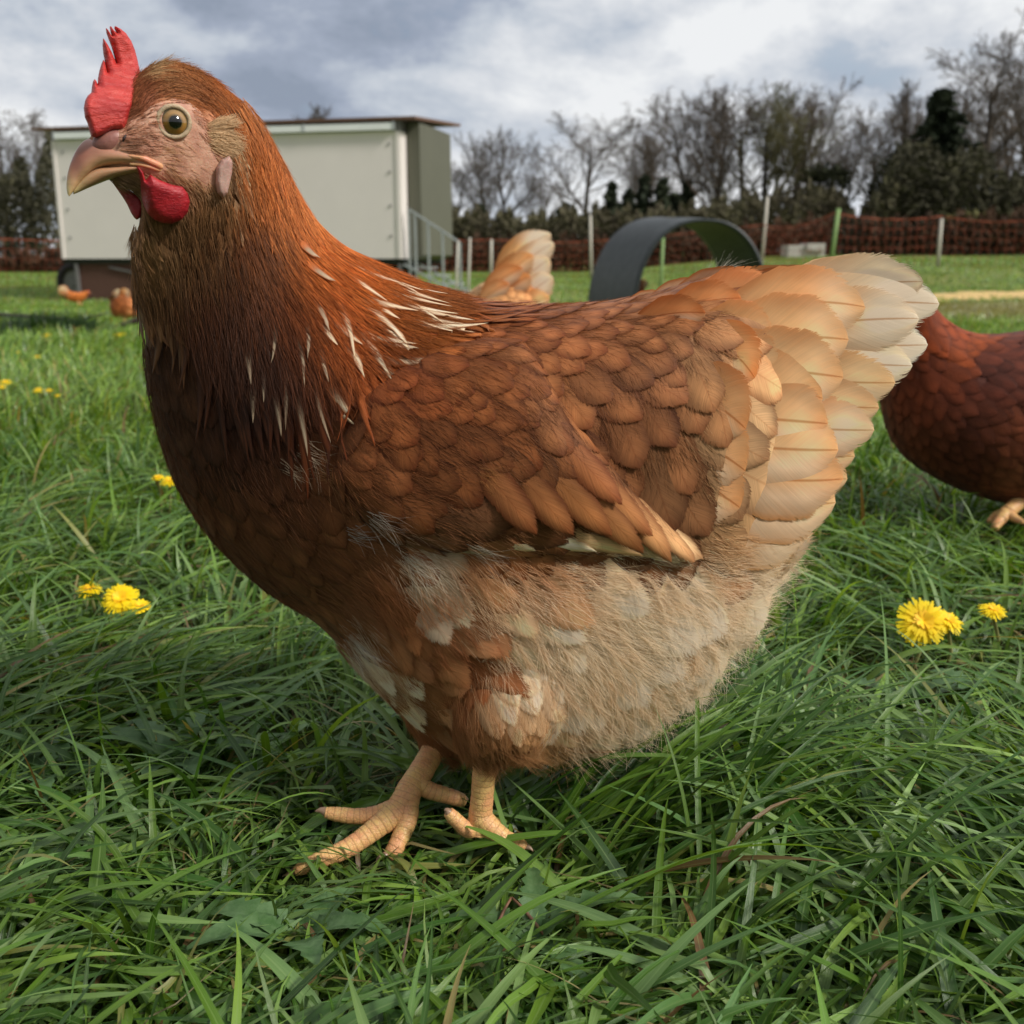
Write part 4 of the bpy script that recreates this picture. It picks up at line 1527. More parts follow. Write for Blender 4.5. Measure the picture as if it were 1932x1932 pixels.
def leg_mat():
    m, t = new_mat('leg_scales')
    f = t.sep(t.attr('bk').outputs['Vector'])       # x: metres along the limb, y: angle
    tc = t.n('ShaderNodeTexCoord')
    n = t.noise(tc.outputs['Object'], 110, 4, .6)
    vo = t.n('ShaderNodeTexVoronoi', feature='DISTANCE_TO_EDGE', ins={'Vector': tc.outputs['Object'], 'Scale': 420.0})
    edge = t.m('SUBTRACT', 1.0, t.ss(vo.outputs['Distance'], .0, .12))
    c = t.mix(t.ss(n, .3, .7), L3(226, 186, 118), L3(222, 160, 112))
    c = t.mix(t.m('MULTIPLY', f[2], 1.0), c, L3(150, 104, 72))
    c = t.mix(t.m('MULTIPLY', edge, .25), c, L3(168, 112, 74))
    b = t.n('ShaderNodeBsdfPrincipled', ins={'Base Color': c, 'Roughness': .45, 'Specular IOR Level': .45, 'Subsurface Weight': .1})
    b.inputs['Subsurface Scale'].default_value = .002
    t.put(b.inputs['Normal'], t.bump(t.m('MULTIPLY', edge, -1.0), .35, .0006))
    t.n('ShaderNodeOutputMaterial', ins={'Surface': b.outputs[0]})
    return m


M_LEG = leg_mat()
M_CLAW = plain('claw_horn', L3(150, 122, 100), .35, .15, 200, sss=.1)


def eye_mat(k):
    m, t = new_mat('eye_' + k)
    if k == 'ball':
        f = t.attr('er').outputs['Fac']
        tc = t.n('ShaderNodeTexCoord')
        n = t.noise(tc.outputs['Object'], 900, 4, .7)
        cr = t.n('ShaderNodeValToRGB', ins={0: t.m('ADD', f, t.m('MULTIPLY', t.m('SUBTRACT', n, .5), .09))})
        e = cr.color_ramp.elements
        e[0].position, e[0].color = 0.0, (.002, .002, .002, 1)
        e[1].position, e[1].color = 1.0, (*L3(54, 46, 34), 1)
        for p, c in ((.36, (4, 4, 4)), (.41, (112, 88, 46)), (.55, (158, 116, 52)), (.72, (140, 106, 50)), (.80, (70, 62, 44)), (.88, (104, 100, 84))):
            x = e.new(p)
            x.color = (*L3(*c), 1)
        b = t.n('ShaderNodeBsdfPrincipled', ins={'Base Color': cr.outputs[0], 'Roughness': .12, 'Specular IOR Level': .6, 'Coat Weight': 1.0, 'Coat Roughness': .02})
    t.n('ShaderNodeOutputMaterial', ins={'Surface': b.outputs[0]})
    return m


M_EYE = eye_mat('ball')


# ---- interpolation fields in picture coordinates of the hen's own side view
class Field:
    def __init__(s, pts, k, power=4.0):
        a = np.array(pts, float)
        s.p, s.v, s.w, s.pw = a[:, :2], a[:, 2:2 + k], (a[:, 2 + k] if a.shape[1] > 2 + k else np.full(len(a), 60.0)), power

    def __call__(s, q):
        q = np.atleast_2d(q)
        out = np.zeros((len(q), s.v.shape[1]))
        for i in range(0, len(q), 4000):
            d = np.linalg.norm(q[i:i + 4000, None] - s.p[None], axis=2) / s.w[None]
            w = 1 / (d ** s.pw + 1e-4)
            out[i:i + 4000] = (w @ s.v) / w.sum(1)[:, None]
        return out


# ---- body loft
class Loft:
    """sections: (Tx,Ty,Bx,By,halfwidth,Y,yaw_deg)  T top/back point, B bottom/front point (picture coords), Y distance"""
    def __init__(s, secs, per=7, nr=56, egg=0.0):
        rows = []
        for Tx, Ty, Bx, By, w, Y, yaw in secs:
            cxp = (Tx + Bx) / 2
            c = P(cxp, (Ty + By) / 2, Y)
            k = math.tan(math.radians(yaw))
            T = P(Tx, Ty, Y); B = P(Bx, By, Y)
            T = P(Tx, Ty, Y + (T[0] - c[0]) * k)
            B = P(Bx, By, Y + (B[0] - c[0]) * k)
            yr = math.radians(yaw)
            rows.append(np.concatenate([T, B, [w], [math.sin(yr), -math.cos(yr), 0]]))
        s.key = catmull(rows, per)
        s.nr = nr
        s.egg = egg
        K = s.key
        ph = np.arange(nr) / nr * 2 * math.pi
        T, B, w, n = K[:, None, :3], K[:, None, 3:6], K[:, None, 6:7], K[:, None, 7:10]
        n = n / np.linalg.norm(n, axis=2, keepdims=True)
        c, A = (T + B) / 2, (T - B) / 2
        cp, sp = np.cos(ph)[None, :, None], np.sin(ph)[None, :, None]
        ex = .92
        S = np.sign(sp) * np.abs(sp) ** ex
        C = np.sign(cp) * np.abs(cp) ** ex
        s.V = c + A * C + n * w * S * (1 + egg * C)
        s.mirror_n = n[:, 0]
        nk = len(K)
        v = s.V.reshape(-1, 3)
        i = np.arange(nk - 1)[:, None] * nr
        j = np.arange(nr)[None]
        j2 = (j + 1) % nr
        q = np.stack([i + j, i + j2, i + nr + j2, i + nr + j], -1).reshape(-1, 4)
        c0, c1 = s.V[0].mean(0), s.V[-1].mean(0)
        v = np.concatenate([v, [c0, c1]])
        t = [(nk * nr, (k + 1) % nr, k) for k in range(nr)] + [(nk * nr + 1, (nk - 1) * nr + k, (nk - 1) * nr + (k + 1) % nr) for k in range(nr)]
        s.v, s.q, s.t = v, q, np.array(t)
        # orientation check
        f = s.q[len(s.q) // 2 + nr // 4]
        nn = np.cross(v[f[1]] - v[f[0]], v[f[2]] - v[f[1]])
        cc = s.V[(len(s.q) // 2) // nr].mean(0)
        if nn @ (v[f[0]] - cc) < 0:
            s.q = s.q[:, ::-1]
            s.t = s.t[:, ::-1]

    def sample(s, n, r):
        """random surface points -> pos, mirrored-to-near pos, side(+1 near/-1 far), row index, phi"""
        V = s.V
        nk, nr = V.shape[:2]
        a = V[:-1]; b = V[1:]
        ar = np.linalg.norm(np.cross(b - a, np.roll(a, -1, 1) - a), axis=2).ravel()
        idx = r.choice(len(ar), n, p=ar / ar.sum())
        i, j = idx // nr, idx % nr
        fu, fv = r.random(n)[:, None], r.random(n)[:, None]
        j2 = (j + 1) % nr
        pos = (V[i, j] * (1 - fv) + V[i, j2] * fv) * (1 - fu) + (V[i + 1, j] * (1 - fv) + V[i + 1, j2] * fv) * fu
        side = np.where(j < nr // 2, 1, -1)
        jm, jm2 = (nr - j) % nr, (nr - j - 1) % nr
        posm = (V[i, jm] * (1 - fv) + V[i, jm2] * fv) * (1 - fu) + (V[i + 1, jm] * (1 - fv) + V[i + 1, jm2] * fv) * fu
        near = np.where(side[:, None] > 0, pos, posm)
        return pos, near, side, s.mirror_n[i]


def projv(p):
    q = p - CAMP
    z = q @ FWD
    return np.stack([966 + FPX * (q @ RGT) / z, 966 - FPX * (q @ UPV) / z], 1)


def thin_points(pos, rad):
    """greedy spacing: keep points no closer than their radius"""
    cell = float(np.max(rad))
    g = {}
    keep = []
    for k in range(len(pos)):
        p = pos[k]
        r = rad[k]
        c = (int(p[0] // cell), int(p[1] // cell), int(p[2] // cell))
        ok = True
        for dx in (-1, 0, 1):
            for dy in (-1, 0, 1):
                for dz in (-1, 0, 1):
                    for o in g.get((c[0] + dx, c[1] + dy, c[2] + dz), ()):
                        q = pos[o]
                        if (p[0] - q[0]) ** 2 + (p[1] - q[1]) ** 2 + (p[2] - q[2]) ** 2 < r * r:
                            ok = False
                            break
                    if not ok: break
                if not ok: break
            if not ok: break
        if ok:
            g.setdefault(c, []).append(k)
            keep.append(k)
    return np.array(keep)


def bvh_of(v, q, t=None):
    polys = [tuple(f) for f in np.asarray(q).tolist()] + ([tuple(f) for f in np.asarray(t).tolist()] if t is not None and len(t) else [])
    return BVHTree.FromPolygons([tuple(x) for x in v.tolist()], polys)


def screen_dir(dxy):
    d = RGT[None] * dxy[:, :1] - UPV[None] * dxy[:, 1:2]
    return d / (np.linalg.norm(d, axis=1)[:, None] + 1e-9)


NU, NV = 7, 10


def feathers(bvh, root, fdir, L, W, typ, col, lift, cup, loose, h0=.0006, uvr=None, curl=0.0, spread_rand=.12, drape=1.0, ccol=None):
    """typ 0 rounded, 1 lance. returns V, q, fcol, fuv"""
    n = len(root)
    if n == 0:
        return np.zeros((0, 3)), np.zeros((0, 4), int), np.zeros((0, 4)), np.zeros((0, 3))
    us = np.linspace(-1, 1, NU)
    vs = 1 - (1 - np.linspace(0, 1, NV)) ** 1.45
    typ = np.broadcast_to(typ, (n,)).astype(float)
    wr = np.clip(vs / .28, 0, 1) ** .55 * np.sqrt(np.clip(1 - (np.clip(vs - .5, 0, 1) / .5) ** 2.3, 0, 1))
    wl = np.clip(vs / .15, 0, 1) ** .5 * np.clip(1 - vs, 0, 1) ** .55 * 1.15
    wv = wr[None] * (1 - typ[:, None]) + wl[None] * typ[:, None]
    nrm = np.zeros((n, 3))
    for i in range(n):
        h = bvh.find_nearest(Vector(root[i]))
        nrm[i] = h[1]
    f = fdir - nrm * np.sum(fdir * nrm, 1)[:, None]
    f /= np.linalg.norm(f, axis=1)[:, None] + 1e-9
    sd = np.cross(nrm, f)
    bend = R.normal(0, spread_rand, n)
    V = np.zeros((n, NV, NU, 3))
    for a, v in enumerate(vs):
        along = f * (L * v)[:, None] + sd * (bend * L * v * v)[:, None]
        for b, u in enumerate(us):
            V[:, a, b] = root + along + sd * (u * .5 * W * wv[:, a])[:, None]
    free = V.copy()
    hr = h0 + R.uniform(0, .0006, n)
    loose = np.broadcast_to(loose, (n,))
    out = np.zeros_like(V)
    fn = bvh.find_nearest
    for i in range(n):
        lo = loose[i]
        for a in range(NV):
            v = vs[a]
            for b in range(NU):
                p = Vector(V[i, a, b])
                h = fn(p)
                u = us[b]
                k = hr[i] + lift[i] * v ** 1.2 - cup * u * u * W[i] * (.4 + .6 * v)
                q = h[0] + h[1] * k
                if lo > 0:
                    s = lo * v * v
                    q = q * (1 - s) + (p + h[1] * k) * s
                out[i, a, b] = q
    base = (np.arange(n) * NU * NV)[:, None, None]
    a = (np.arange(NV - 1) * NU)[None, :, None]
    b = np.arange(NU - 1)[None, None]
    x = base + a + b
    q = np.stack([x, x + NU, x + NU + 1, x + 1], -1).reshape(-1, 4)
    C = np.broadcast_to(col[:, None, None, :], (n, NV, NU, 4)).reshape(-1, 4).copy()
    if ccol is not None:       # pale streak down the middle of the outer half
        k = (sstep(vs, .22, .5)[:, None] * (1 - sstep(np.abs(us), .4, .95))[None])[None, :, :, None]
        C = C.reshape(n, NV, NU, 4)
        C[..., :3] = C[..., :3] * (1 - k) + ccol[:, None, None, :] * k
        C[..., 3:] = C[..., 3:] * (1 - .7 * k)
        C = C.reshape(-1, 4)
    U = np.zeros((n, NV, NU, 3))
    U[..., 0] = us[None, None]
    U[..., 1] = vs[None, :, None]
    U[..., 2] = R.random(n)[:, None, None]
    return out.reshape(-1, 3), q, C, U.reshape(-1, 3)


PALE = s2l((226, 212, 188))


def big_feather(root, tip, width, nrm, sag=0.0, camber=.12, col=(.6, .4, .25, .6), tipcol=None, A=None, typ=0, m=0, nu=9, nv=18, notch=0.0, pale=.5):
    """a free feather from root to tip lying square to nrm, bowed sideways by sag (fraction of length)"""
    root, tip, nrm = (np.asarray(x, float) for x in (root, tip, nrm))
    d = tip - root
    L = np.linalg.norm(d)
    f = d / L
    nrm = nrm - f * (nrm @ f)
    nrm /= np.linalg.norm(nrm)
    sd = np.cross(nrm, f)
    us = np.linspace(-1, 1, nu)
    vs = 1 - (1 - np.linspace(0, 1, nv)) ** 1.5
    w = np.clip(vs / .45, 0, 1) ** .6 * np.sqrt(np.clip(1 - (np.clip(vs - .66, 0, 1) / .34) ** 2.4, 0, 1))
    V, C, U = [], [], []
    r = rnd.random()
    tc = np.array(tipcol if tipcol is not None else col[:3])
    for a, v in enumerate(vs):
        c = root + d * v + sd * (sag * L * 4 * v * (1 - v)) - nrm * (L * .05 * v * v)
        for u in us:
            jag = 1 - notch * rnd.random() * (abs(u) > .99)
            V.append(c + sd * (u * .5 * width * w[a] * jag) + nrm * (-camber * width * u * u * .5))
            k = float(sstep(v, .55, .95))
            k2 = float(sstep(-u, -.1, .45) * (1 - sstep(abs(u), .8, 1))) * pale
            cc = (np.array(col[:3]) * (1 - k) + tc * k) * (1 - k2) + PALE * k2
            C.append((*cc, col[3]))
            U.append((u, v, r))
    q = [(a * nu + b, (a + 1) * nu + b, (a + 1) * nu + b + 1, a * nu + b + 1) for a in range(nv - 1) for b in range(nu - 1)]
    A = A or Acc()
    A.add(V, q, m=m, fcol=np.array(C), fuv=np.array(U))
    return A


def strands(name, roots, tips_dir, nrm, L, rad, col, mat, parent, lift=.25, droop=0.0, wob=.25, seg=5, bvh=None, hug=0.0):
    """fine down and bristles as render curves"""
    n = len(roots)
    cu = bpy.data.hair_curves.new(name)
    cu.add_curves([seg] * n)
    f = tips_dir - nrm * np.sum(tips_dir * nrm, 1)[:, None]
    f /= np.linalg.norm(f, axis=1)[:, None] + 1e-9
    sd = np.cross(nrm, f)
    w1 = R.normal(0, wob, n)[:, None]
    w2 = R.normal(0, wob * .5, n)[:, None]
    lf = (lift * R.uniform(.4, 1.6, n))[:, None]
    P_ = np.zeros((n, seg, 3))
    for k in range(seg):
        v = k / (seg - 1)
        P_[:, k] = roots + L[:, None] * (f * v + nrm * (lf * v * (1 - .35 * v) + w2 * v * v) + sd * (w1 * v * v)) - np.array([0, 0, droop]) * (L * v * v)[:, None]
    cu.attributes['position'].data.foreach_set('vector', P_.astype(np.float32).ravel())
    ra = cu.attributes.get('radius') or cu.attributes.new('radius', 'FLOAT', 'POINT')
    rr = np.tile(np.linspace(1, .25, seg), (n, 1)) * rad
    ra.data.foreach_set('value', rr.astype(np.float32).ravel())
    ca = cu.attributes.new('fcol', 'FLOAT_COLOR', 'CURVE')
    ca.data.foreach_set('color', np.concatenate([col[:, :3], np.ones((n, 1))], 1).astype(np.float32).ravel())
    cu.materials.append(mat)
    o = bpy.data.objects.new(name, cu)
    COL.objects.link(o)
    if parent:
        put_under(o, parent)
    return o


def inflate(poly, to3, thick, res, edge, nrm, A=None, m=0, wob=0.0, hole=None):
    """traced outline -> solid cushion. poly in picture units; to3(x,y)->3D centre; thick/2 each side along nrm(x,y)"""
    poly = np.asarray(poly, float)
    x0, y0 = poly.min(0) - res
    x1, y1 = poly.max(0) + res
    nx, ny = int((x1 - x0) / res) + 2, int((y1 - y0) / res) + 2
    gx, gy = np.meshgrid(x0 + np.arange(nx) * res, y0 + np.arange(ny) * res)
    pts = np.stack([gx.ravel(), gy.ravel()], 1)
    a, b = poly, np.roll(poly, -1, 0)
    inside = np.zeros(len(pts), bool)
    for p, q in zip(a, b):
        c = ((p[1] > pts[:, 1]) != (q[1] > pts[:, 1])) & (pts[:, 0] < (q[0] - p[0]) * (pts[:, 1] - p[1]) / (q[1] - p[1] + 1e-12) + p[0])
        inside ^= c
    dist = np.full(len(pts), 1e9)
    near = pts.copy()
    for p, q in zip(a, b):
        e = q - p
        tt = np.clip(((pts - p) @ e) / (e @ e + 1e-12), 0, 1)
        c = p + tt[:, None] * e
        dd = np.linalg.norm(pts - c, axis=1)
        k = dd < dist
        dist[k] = dd[k]
        near[k] = c[k]
    ins = inside.reshape(ny, nx).astype(int)
    cells = []
    for j in range(ny - 1):
        for i in range(nx - 1):
            c = ins[j, i] + ins[j, i + 1] + ins[j + 1, i] + ins[j + 1, i + 1]
            if c >= 2:
                cells.append((j * nx + i, j * nx + i + 1, (j + 1) * nx + i + 1, (j + 1) * nx + i))
    cells = np.array(cells)
    used = np.unique(cells)
    mp = -np.ones(len(pts), int)
    mp[used] = np.arange(len(used))
    cells = mp[cells]
    # border vertices snap to the outline
    from collections import Counter
    ec = Counter()
    for f in cells.tolist():
        for k in range(4):
            ec[frozenset((f[k], f[(k + 1) % 4]))] += 1
    border = set()
    bedges = []
    for f in cells.tolist():
        for k in range(4):
            u_, v_ = f[k], f[(k + 1) % 4]
            if ec[frozenset((u_, v_))] == 1:
                border |= {u_, v_}
                bedges.append((u_, v_))
    isb = np.zeros(len(used), bool)
    isb[list(border)] = True
    xy = pts[used].copy()
    xy[isb] = near[used][isb]
    d = dist[used].copy()
    d[isb] = 0
    d[(~inside[used])] = 0
    t_ = np.sqrt(np.clip(1 - (1 - np.clip(d / edge, 0, 1)) ** 2, 0, 1))
    th = thick * .5 * t_
    F = np.array([to3(x, y) for x, y in xy])
    N = np.array([nrm(x, y) for x, y in xy]) if callable(nrm) else np.tile(np.asarray(nrm, float), (len(xy), 1))
    if wob:
        th = th * (1 + wob * np.sin(xy[:, 0] * .9 + 2 * np.sin(xy[:, 1] * .35)) * np.sin(xy[:, 1] * 1.3))
    n = len(F)
    V = np.concatenate([F + N * th[:, None], F - N * th[:, None]])
    q = np.concatenate([cells[:, ::-1], cells + n])
    A = A or Acc()
    # weld the border: reuse front vertices on the back
    mpb = np.arange(2 * n)
    mpb[n + np.where(isb)[0]] = np.where(isb)[0]
    q = mpb[q]
    A.add(V, q, m=m)
    return A

# ---------------------------------------------------------------- the hen in front
Z1 = lambda zx, zy: (96 + zx * .2645, 32 + zy * .2645)       # detail-tracing units of the head -> picture units

HEN_COL = [  # x y r g b radius
    (300, 700, 150, 92, 52, 80), (330, 850, 140, 84, 48, 80), (400, 960, 138, 84, 48, 70), (520, 1040, 140, 88, 52, 70), (640, 1180, 150, 98, 60, 50),
    (420, 620, 128, 70, 38, 80), (470, 760, 120, 64, 34, 80), (520, 900, 140, 82, 46, 70), (600, 980, 150, 92, 54, 70), (680, 1060, 152, 96, 58, 60),
    (745, 1140, 176, 112, 68, 55), (690, 1215, 226, 212, 190, 30), (668, 1180, 206, 188, 164, 22), (712, 1255, 206, 184, 154, 26), (760, 1230, 186, 126, 80, 40),
    (800, 1075, 226, 212, 190, 38), (770, 1050, 205, 180, 150, 30), (830, 1130, 190, 130, 88, 40), (880, 1230, 158, 96, 56, 45), (850, 1330, 164, 108, 66, 50),
    (930, 1400, 156, 108, 66, 60), (790, 1320, 165, 112, 68, 50), (930, 1180, 234, 202, 162, 30), (960, 1240, 240, 206, 160, 40), (1040, 1250, 248, 222, 184, 40), (930, 1290, 214, 166, 118, 30), (945, 1110, 236, 200, 156, 40), (905, 1060, 204, 150, 104, 35),
    (1000, 1080, 214, 152, 100, 40), (1010, 1180, 248, 224, 188, 45), (1060, 1130, 240, 206, 158, 45), (1120, 1080, 240, 212, 172, 40), (1200, 1180, 250, 236, 206, 60),
    (1130, 1200, 250, 232, 196, 50), (1100, 1290, 240, 206, 156, 50), (1180, 1300, 240, 208, 158, 50), (1010, 1290, 216, 172, 122, 45), (1250, 1090, 244, 218, 180, 45),
    (1280, 1240, 244, 216, 172, 45), (1330, 1110, 240, 212, 170, 40), (1400, 1150, 248, 234, 202, 60), (1440, 1080, 246, 228, 192, 50), (1380, 1050, 226, 192, 148, 40),
    (1340, 1250, 246, 230, 196, 50), (1000, 1370, 190, 142, 92, 50), (1090, 1360, 226, 190, 140, 45),
    (680, 880, 158, 92, 50, 60), (760, 820, 172, 98, 50, 60), (860, 880, 172, 102, 56, 60), (900, 780, 184, 106, 56, 60), (1000, 700, 204, 126, 70, 45),
    (860, 700, 196, 112, 56, 60), (960, 900, 176, 108, 60, 60), (860, 980, 166, 104, 60, 50), (1010, 980, 168, 110, 64, 50),
    (880, 600, 200, 112, 56, 50), (1000, 600, 200, 118, 66, 50), (1150, 595, 206, 128, 74, 50), (1280, 560, 208, 132, 80, 45), (1380, 525, 214, 144, 92, 45),
    (1100, 690, 184, 112, 62, 50), (1150, 760, 176, 108, 62, 60), (1240, 720, 190, 118, 70, 50), (1230, 830, 186, 124, 78, 60), (1270, 920, 174, 118, 74, 50),
    (1180, 900, 164, 104, 62, 50), (1290, 1010, 160, 110, 72, 40), (1360, 960, 204, 156, 106, 50), (1340, 800, 212, 164, 116, 60), (1300, 650, 214, 148, 92, 40),
    (1400, 620, 220, 160, 106, 50), (1430, 760, 226, 182, 132, 60), (1450, 880, 228, 184, 134, 60), (1540, 850, 232, 190, 140, 60), (1500, 960, 226, 174, 122, 50), (1400, 1000, 220, 178, 130, 40),
    (560, 420, 208, 118, 54, 55), (500, 300, 196, 112, 54, 50), (430, 200, 196, 118, 60, 45), (600, 500, 214, 112, 44, 55), (700, 560, 226, 118, 42, 55), (800, 620, 222, 124, 52, 50),
    (640, 620, 204, 104, 44, 55), (560, 600, 178, 90, 40, 55), (740, 700, 196, 102, 48, 50), (560, 720, 150, 76, 36, 55), (480, 480, 170, 94, 44, 55), (400, 480, 158, 104, 62, 50),
    (310, 450, 176, 132, 92, 45), (300, 520, 158, 112, 72, 50), (280, 600, 150, 100, 60, 50), (370, 450, 160, 116, 76, 35),
    (330, 150, 190, 124, 74, 35), (290, 130, 222, 186, 140, 16), (380, 170, 186, 110, 56, 35), (270, 190, 160, 92, 60, 25), (300, 215, 190, 124, 88, 16),
    (390, 235, 216, 160, 130, 25), (365, 290, 222, 170, 136, 30), (300, 290, 216, 158, 132, 25), (250, 260, 206, 150, 124, 20), (410, 330, 204, 164, 126, 28), (420, 270, 232, 204, 162, 16),
    (340, 350, 196, 146, 112, 26), (400, 390, 178, 128, 84, 28), (230, 350, 170, 136, 104, 20),
]
FLOW = [
    (300, 140, 1, -.1, 40), (380, 140, 1, .35, 40), (450, 200, 1, 1, 40), (500, 270, .6, 1, 45), (380, 300, 1, .35, 30), (300, 290, 1, .1, 25), (430, 340, .5, 1, 30), (265, 190, .55, -1, 20), (290, 165, .9, -.7, 18),
    (330, 180, 1, -.25, 20), (380, 200, 1, .2, 22), (245, 240, .9, -.5, 16), (250, 275, 1, .05, 16), (340, 330, .9, .7, 22), (300, 380, .25, 1, 30), (230, 350, .8, .8, 20),
    (290, 430, .15, 1, 45), (400, 400, .15, 1, 35), (300, 560, .03, 1, 60), (400, 520, .12, 1, 50), (500, 420, .35, 1, 50), (560, 430, .6, 1, 50), (610, 490, .85, .8, 50),
    (450, 650, .15, 1, 60), (600, 620, .6, 1, 50), (700, 570, 1, .55, 50), (800, 610, 1, .38, 50), (560, 750, .18, 1, 55), (700, 680, .8, .75, 50), (640, 700, .4, 1, 45),
    (320, 750, .1, 1, 60), (400, 900, .3, 1, 60), (500, 1000, .6, .8, 60), (620, 1100, .8, .6, 60), (560, 860, .4, 1, 50),
    (700, 850, 1, .55, 60), (900, 800, 1, .6, 60), (1000, 900, 1, .85, 50), (800, 950, 1, .25, 50), (1100, 950, 1, .85, 40), (1230, 1010, 1, .9, 40), (900, 680, .9, .5, 50), (1000, 720, .6, .8, 40),
    (900, 590, 1, .08, 50), (1100, 600, 1, .0, 50), (1250, 575, 1, -.15, 40), (1370, 530, 1, -.2, 40), (1100, 700, .7, .7, 45), (1200, 800, .35, 1, 55), (1250, 950, .25, 1, 55), (1150, 850, .5, 1, 50),
    (1290, 680, .5, .9, 40), (1400, 620, 1, .12, 45), (1420, 760, 1, .5, 55), (1400, 900, 1, .4, 50), (1520, 900, 1, .2, 55), (1420, 1000, 1, .35, 45), (1540, 780, 1, .2, 55),
    (740, 1130, .5, 1, 50), (900, 1130, .6, .9, 50), (1100, 1100, 1, .45, 50), (1200, 1200, .9, .6, 50), (1000, 1250, .45, 1, 50), (900, 1350, .15, 1, 60), (1150, 1300, .5, 1, 50),
    (1350, 1150, .9, .55, 50), (1400, 1060, 1, .2, 50), (1320, 1240, .7, .85, 50), (700, 1230, .4, 1, 40), (790, 1320, .5, 1, 50), (1440, 1130, 1, .35, 40),
]
_fc = Field([(a, b, *s2l((c, d_, e)), w) for a, b, c, d_, e, w in HEN_COL], 3, 5.0)


def fcol_field(q):
    c = _fc(q)
    q = np.atleast_2d(q)
    k = (1 - sstep(np.hypot((q[:, 0] - 420) / 200, (q[:, 1] - 640) / 300), .55, 1.1))[:, None]      # shade below head and chin, darkened into the plumage colour
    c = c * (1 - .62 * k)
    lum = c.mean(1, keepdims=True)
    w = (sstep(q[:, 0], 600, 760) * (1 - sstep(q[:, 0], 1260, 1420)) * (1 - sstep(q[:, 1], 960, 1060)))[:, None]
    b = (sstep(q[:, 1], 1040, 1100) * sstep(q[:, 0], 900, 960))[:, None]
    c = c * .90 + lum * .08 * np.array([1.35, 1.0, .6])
    br = (sstep(q[:, 1], 560, 720) * (1 - sstep(q[:, 0], 600, 700)) * (1 - sstep(q[:, 1], 1080, 1180)))[:, None]  # mask for breast shade put into the feather colour
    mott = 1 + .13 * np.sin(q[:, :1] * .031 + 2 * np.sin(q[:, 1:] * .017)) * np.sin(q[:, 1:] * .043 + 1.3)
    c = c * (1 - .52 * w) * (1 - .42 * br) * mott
    p = .72 * sstep(c.mean(1, keepdims=True), .26, .55) * sstep(q[:, 1:], 1030, 1090) * (.45 + .55 * sstep(q[:, :1], 900, 1010))
    tan_ = .12 * (1 + np.sin(q[:, :1] * .045 - q[:, 1:] * .02 + np.sin(q[:, 1:] * .03)))      # faint tawny locks running through the down
    return c * (1 - p) + (np.array([.94, .79, .60]) * (1 - tan_) + np.array([.72, .42, .20]) * tan_) * p
flow_field = Field(FLOW, 2, 3.0)

SEC = [  # T(x,y) B(x,y) halfwidth Y yaw
    (168, 262, 205, 335, .0052, .488, 26), (188, 234, 222, 349, .0082, .490, 26), (218, 198, 246, 356, .0112, .493, 25), (256, 148, 264, 374, .0142, .497, 24),
    (312, 119, 268, 398, .0162, .502, 23), (378, 138, 266, 424, .0166, .507, 22), (438, 181, 260, 450, .0178, .513, 20), (487, 243, 262, 482, .0205, .520, 17), (521, 306, 264, 524, .0245, .528, 14),
    (551, 366, 268, 575, .029, .535, 11), (586, 424, 277, 640, .035, .541, 8), (636, 473, 285, 702, .042, .547, 5), (706, 512, 300, 772, .050, .552, 3), (786, 548, 322, 842, .058, .556, 1),
    (880, 574, 356, 920, .065, .558, 0), (968, 583, 416, 1008, .071, .560, 0), (1060, 580, 505, 1092, .075, .560, 0), (1150, 575, 612, 1165, .077, .560, 0), (1240, 559, 716, 1275, .076, .560, 0),
    (1312, 537, 792, 1345, .071, .560, 0), (1370, 523, 895, 1402, .065, .561, 0), (1418, 530, 1035, 1408, .058, .562, 0), (1455, 562, 1175, 1372, .050, .563, 0), (1484, 620, 1285, 1296, .042, .564, 0),
    (1502, 700, 1372, 1205, .032, .565, 0), (1520, 800, 1432, 1110, .024, .566, 0), (1530, 880, 1480, 1010, .012, .567, 0),
]


def mean_nrm(yaw):
    a = math.radians(yaw)
    return np.array([math.sin(a), -math.cos(a), 0])


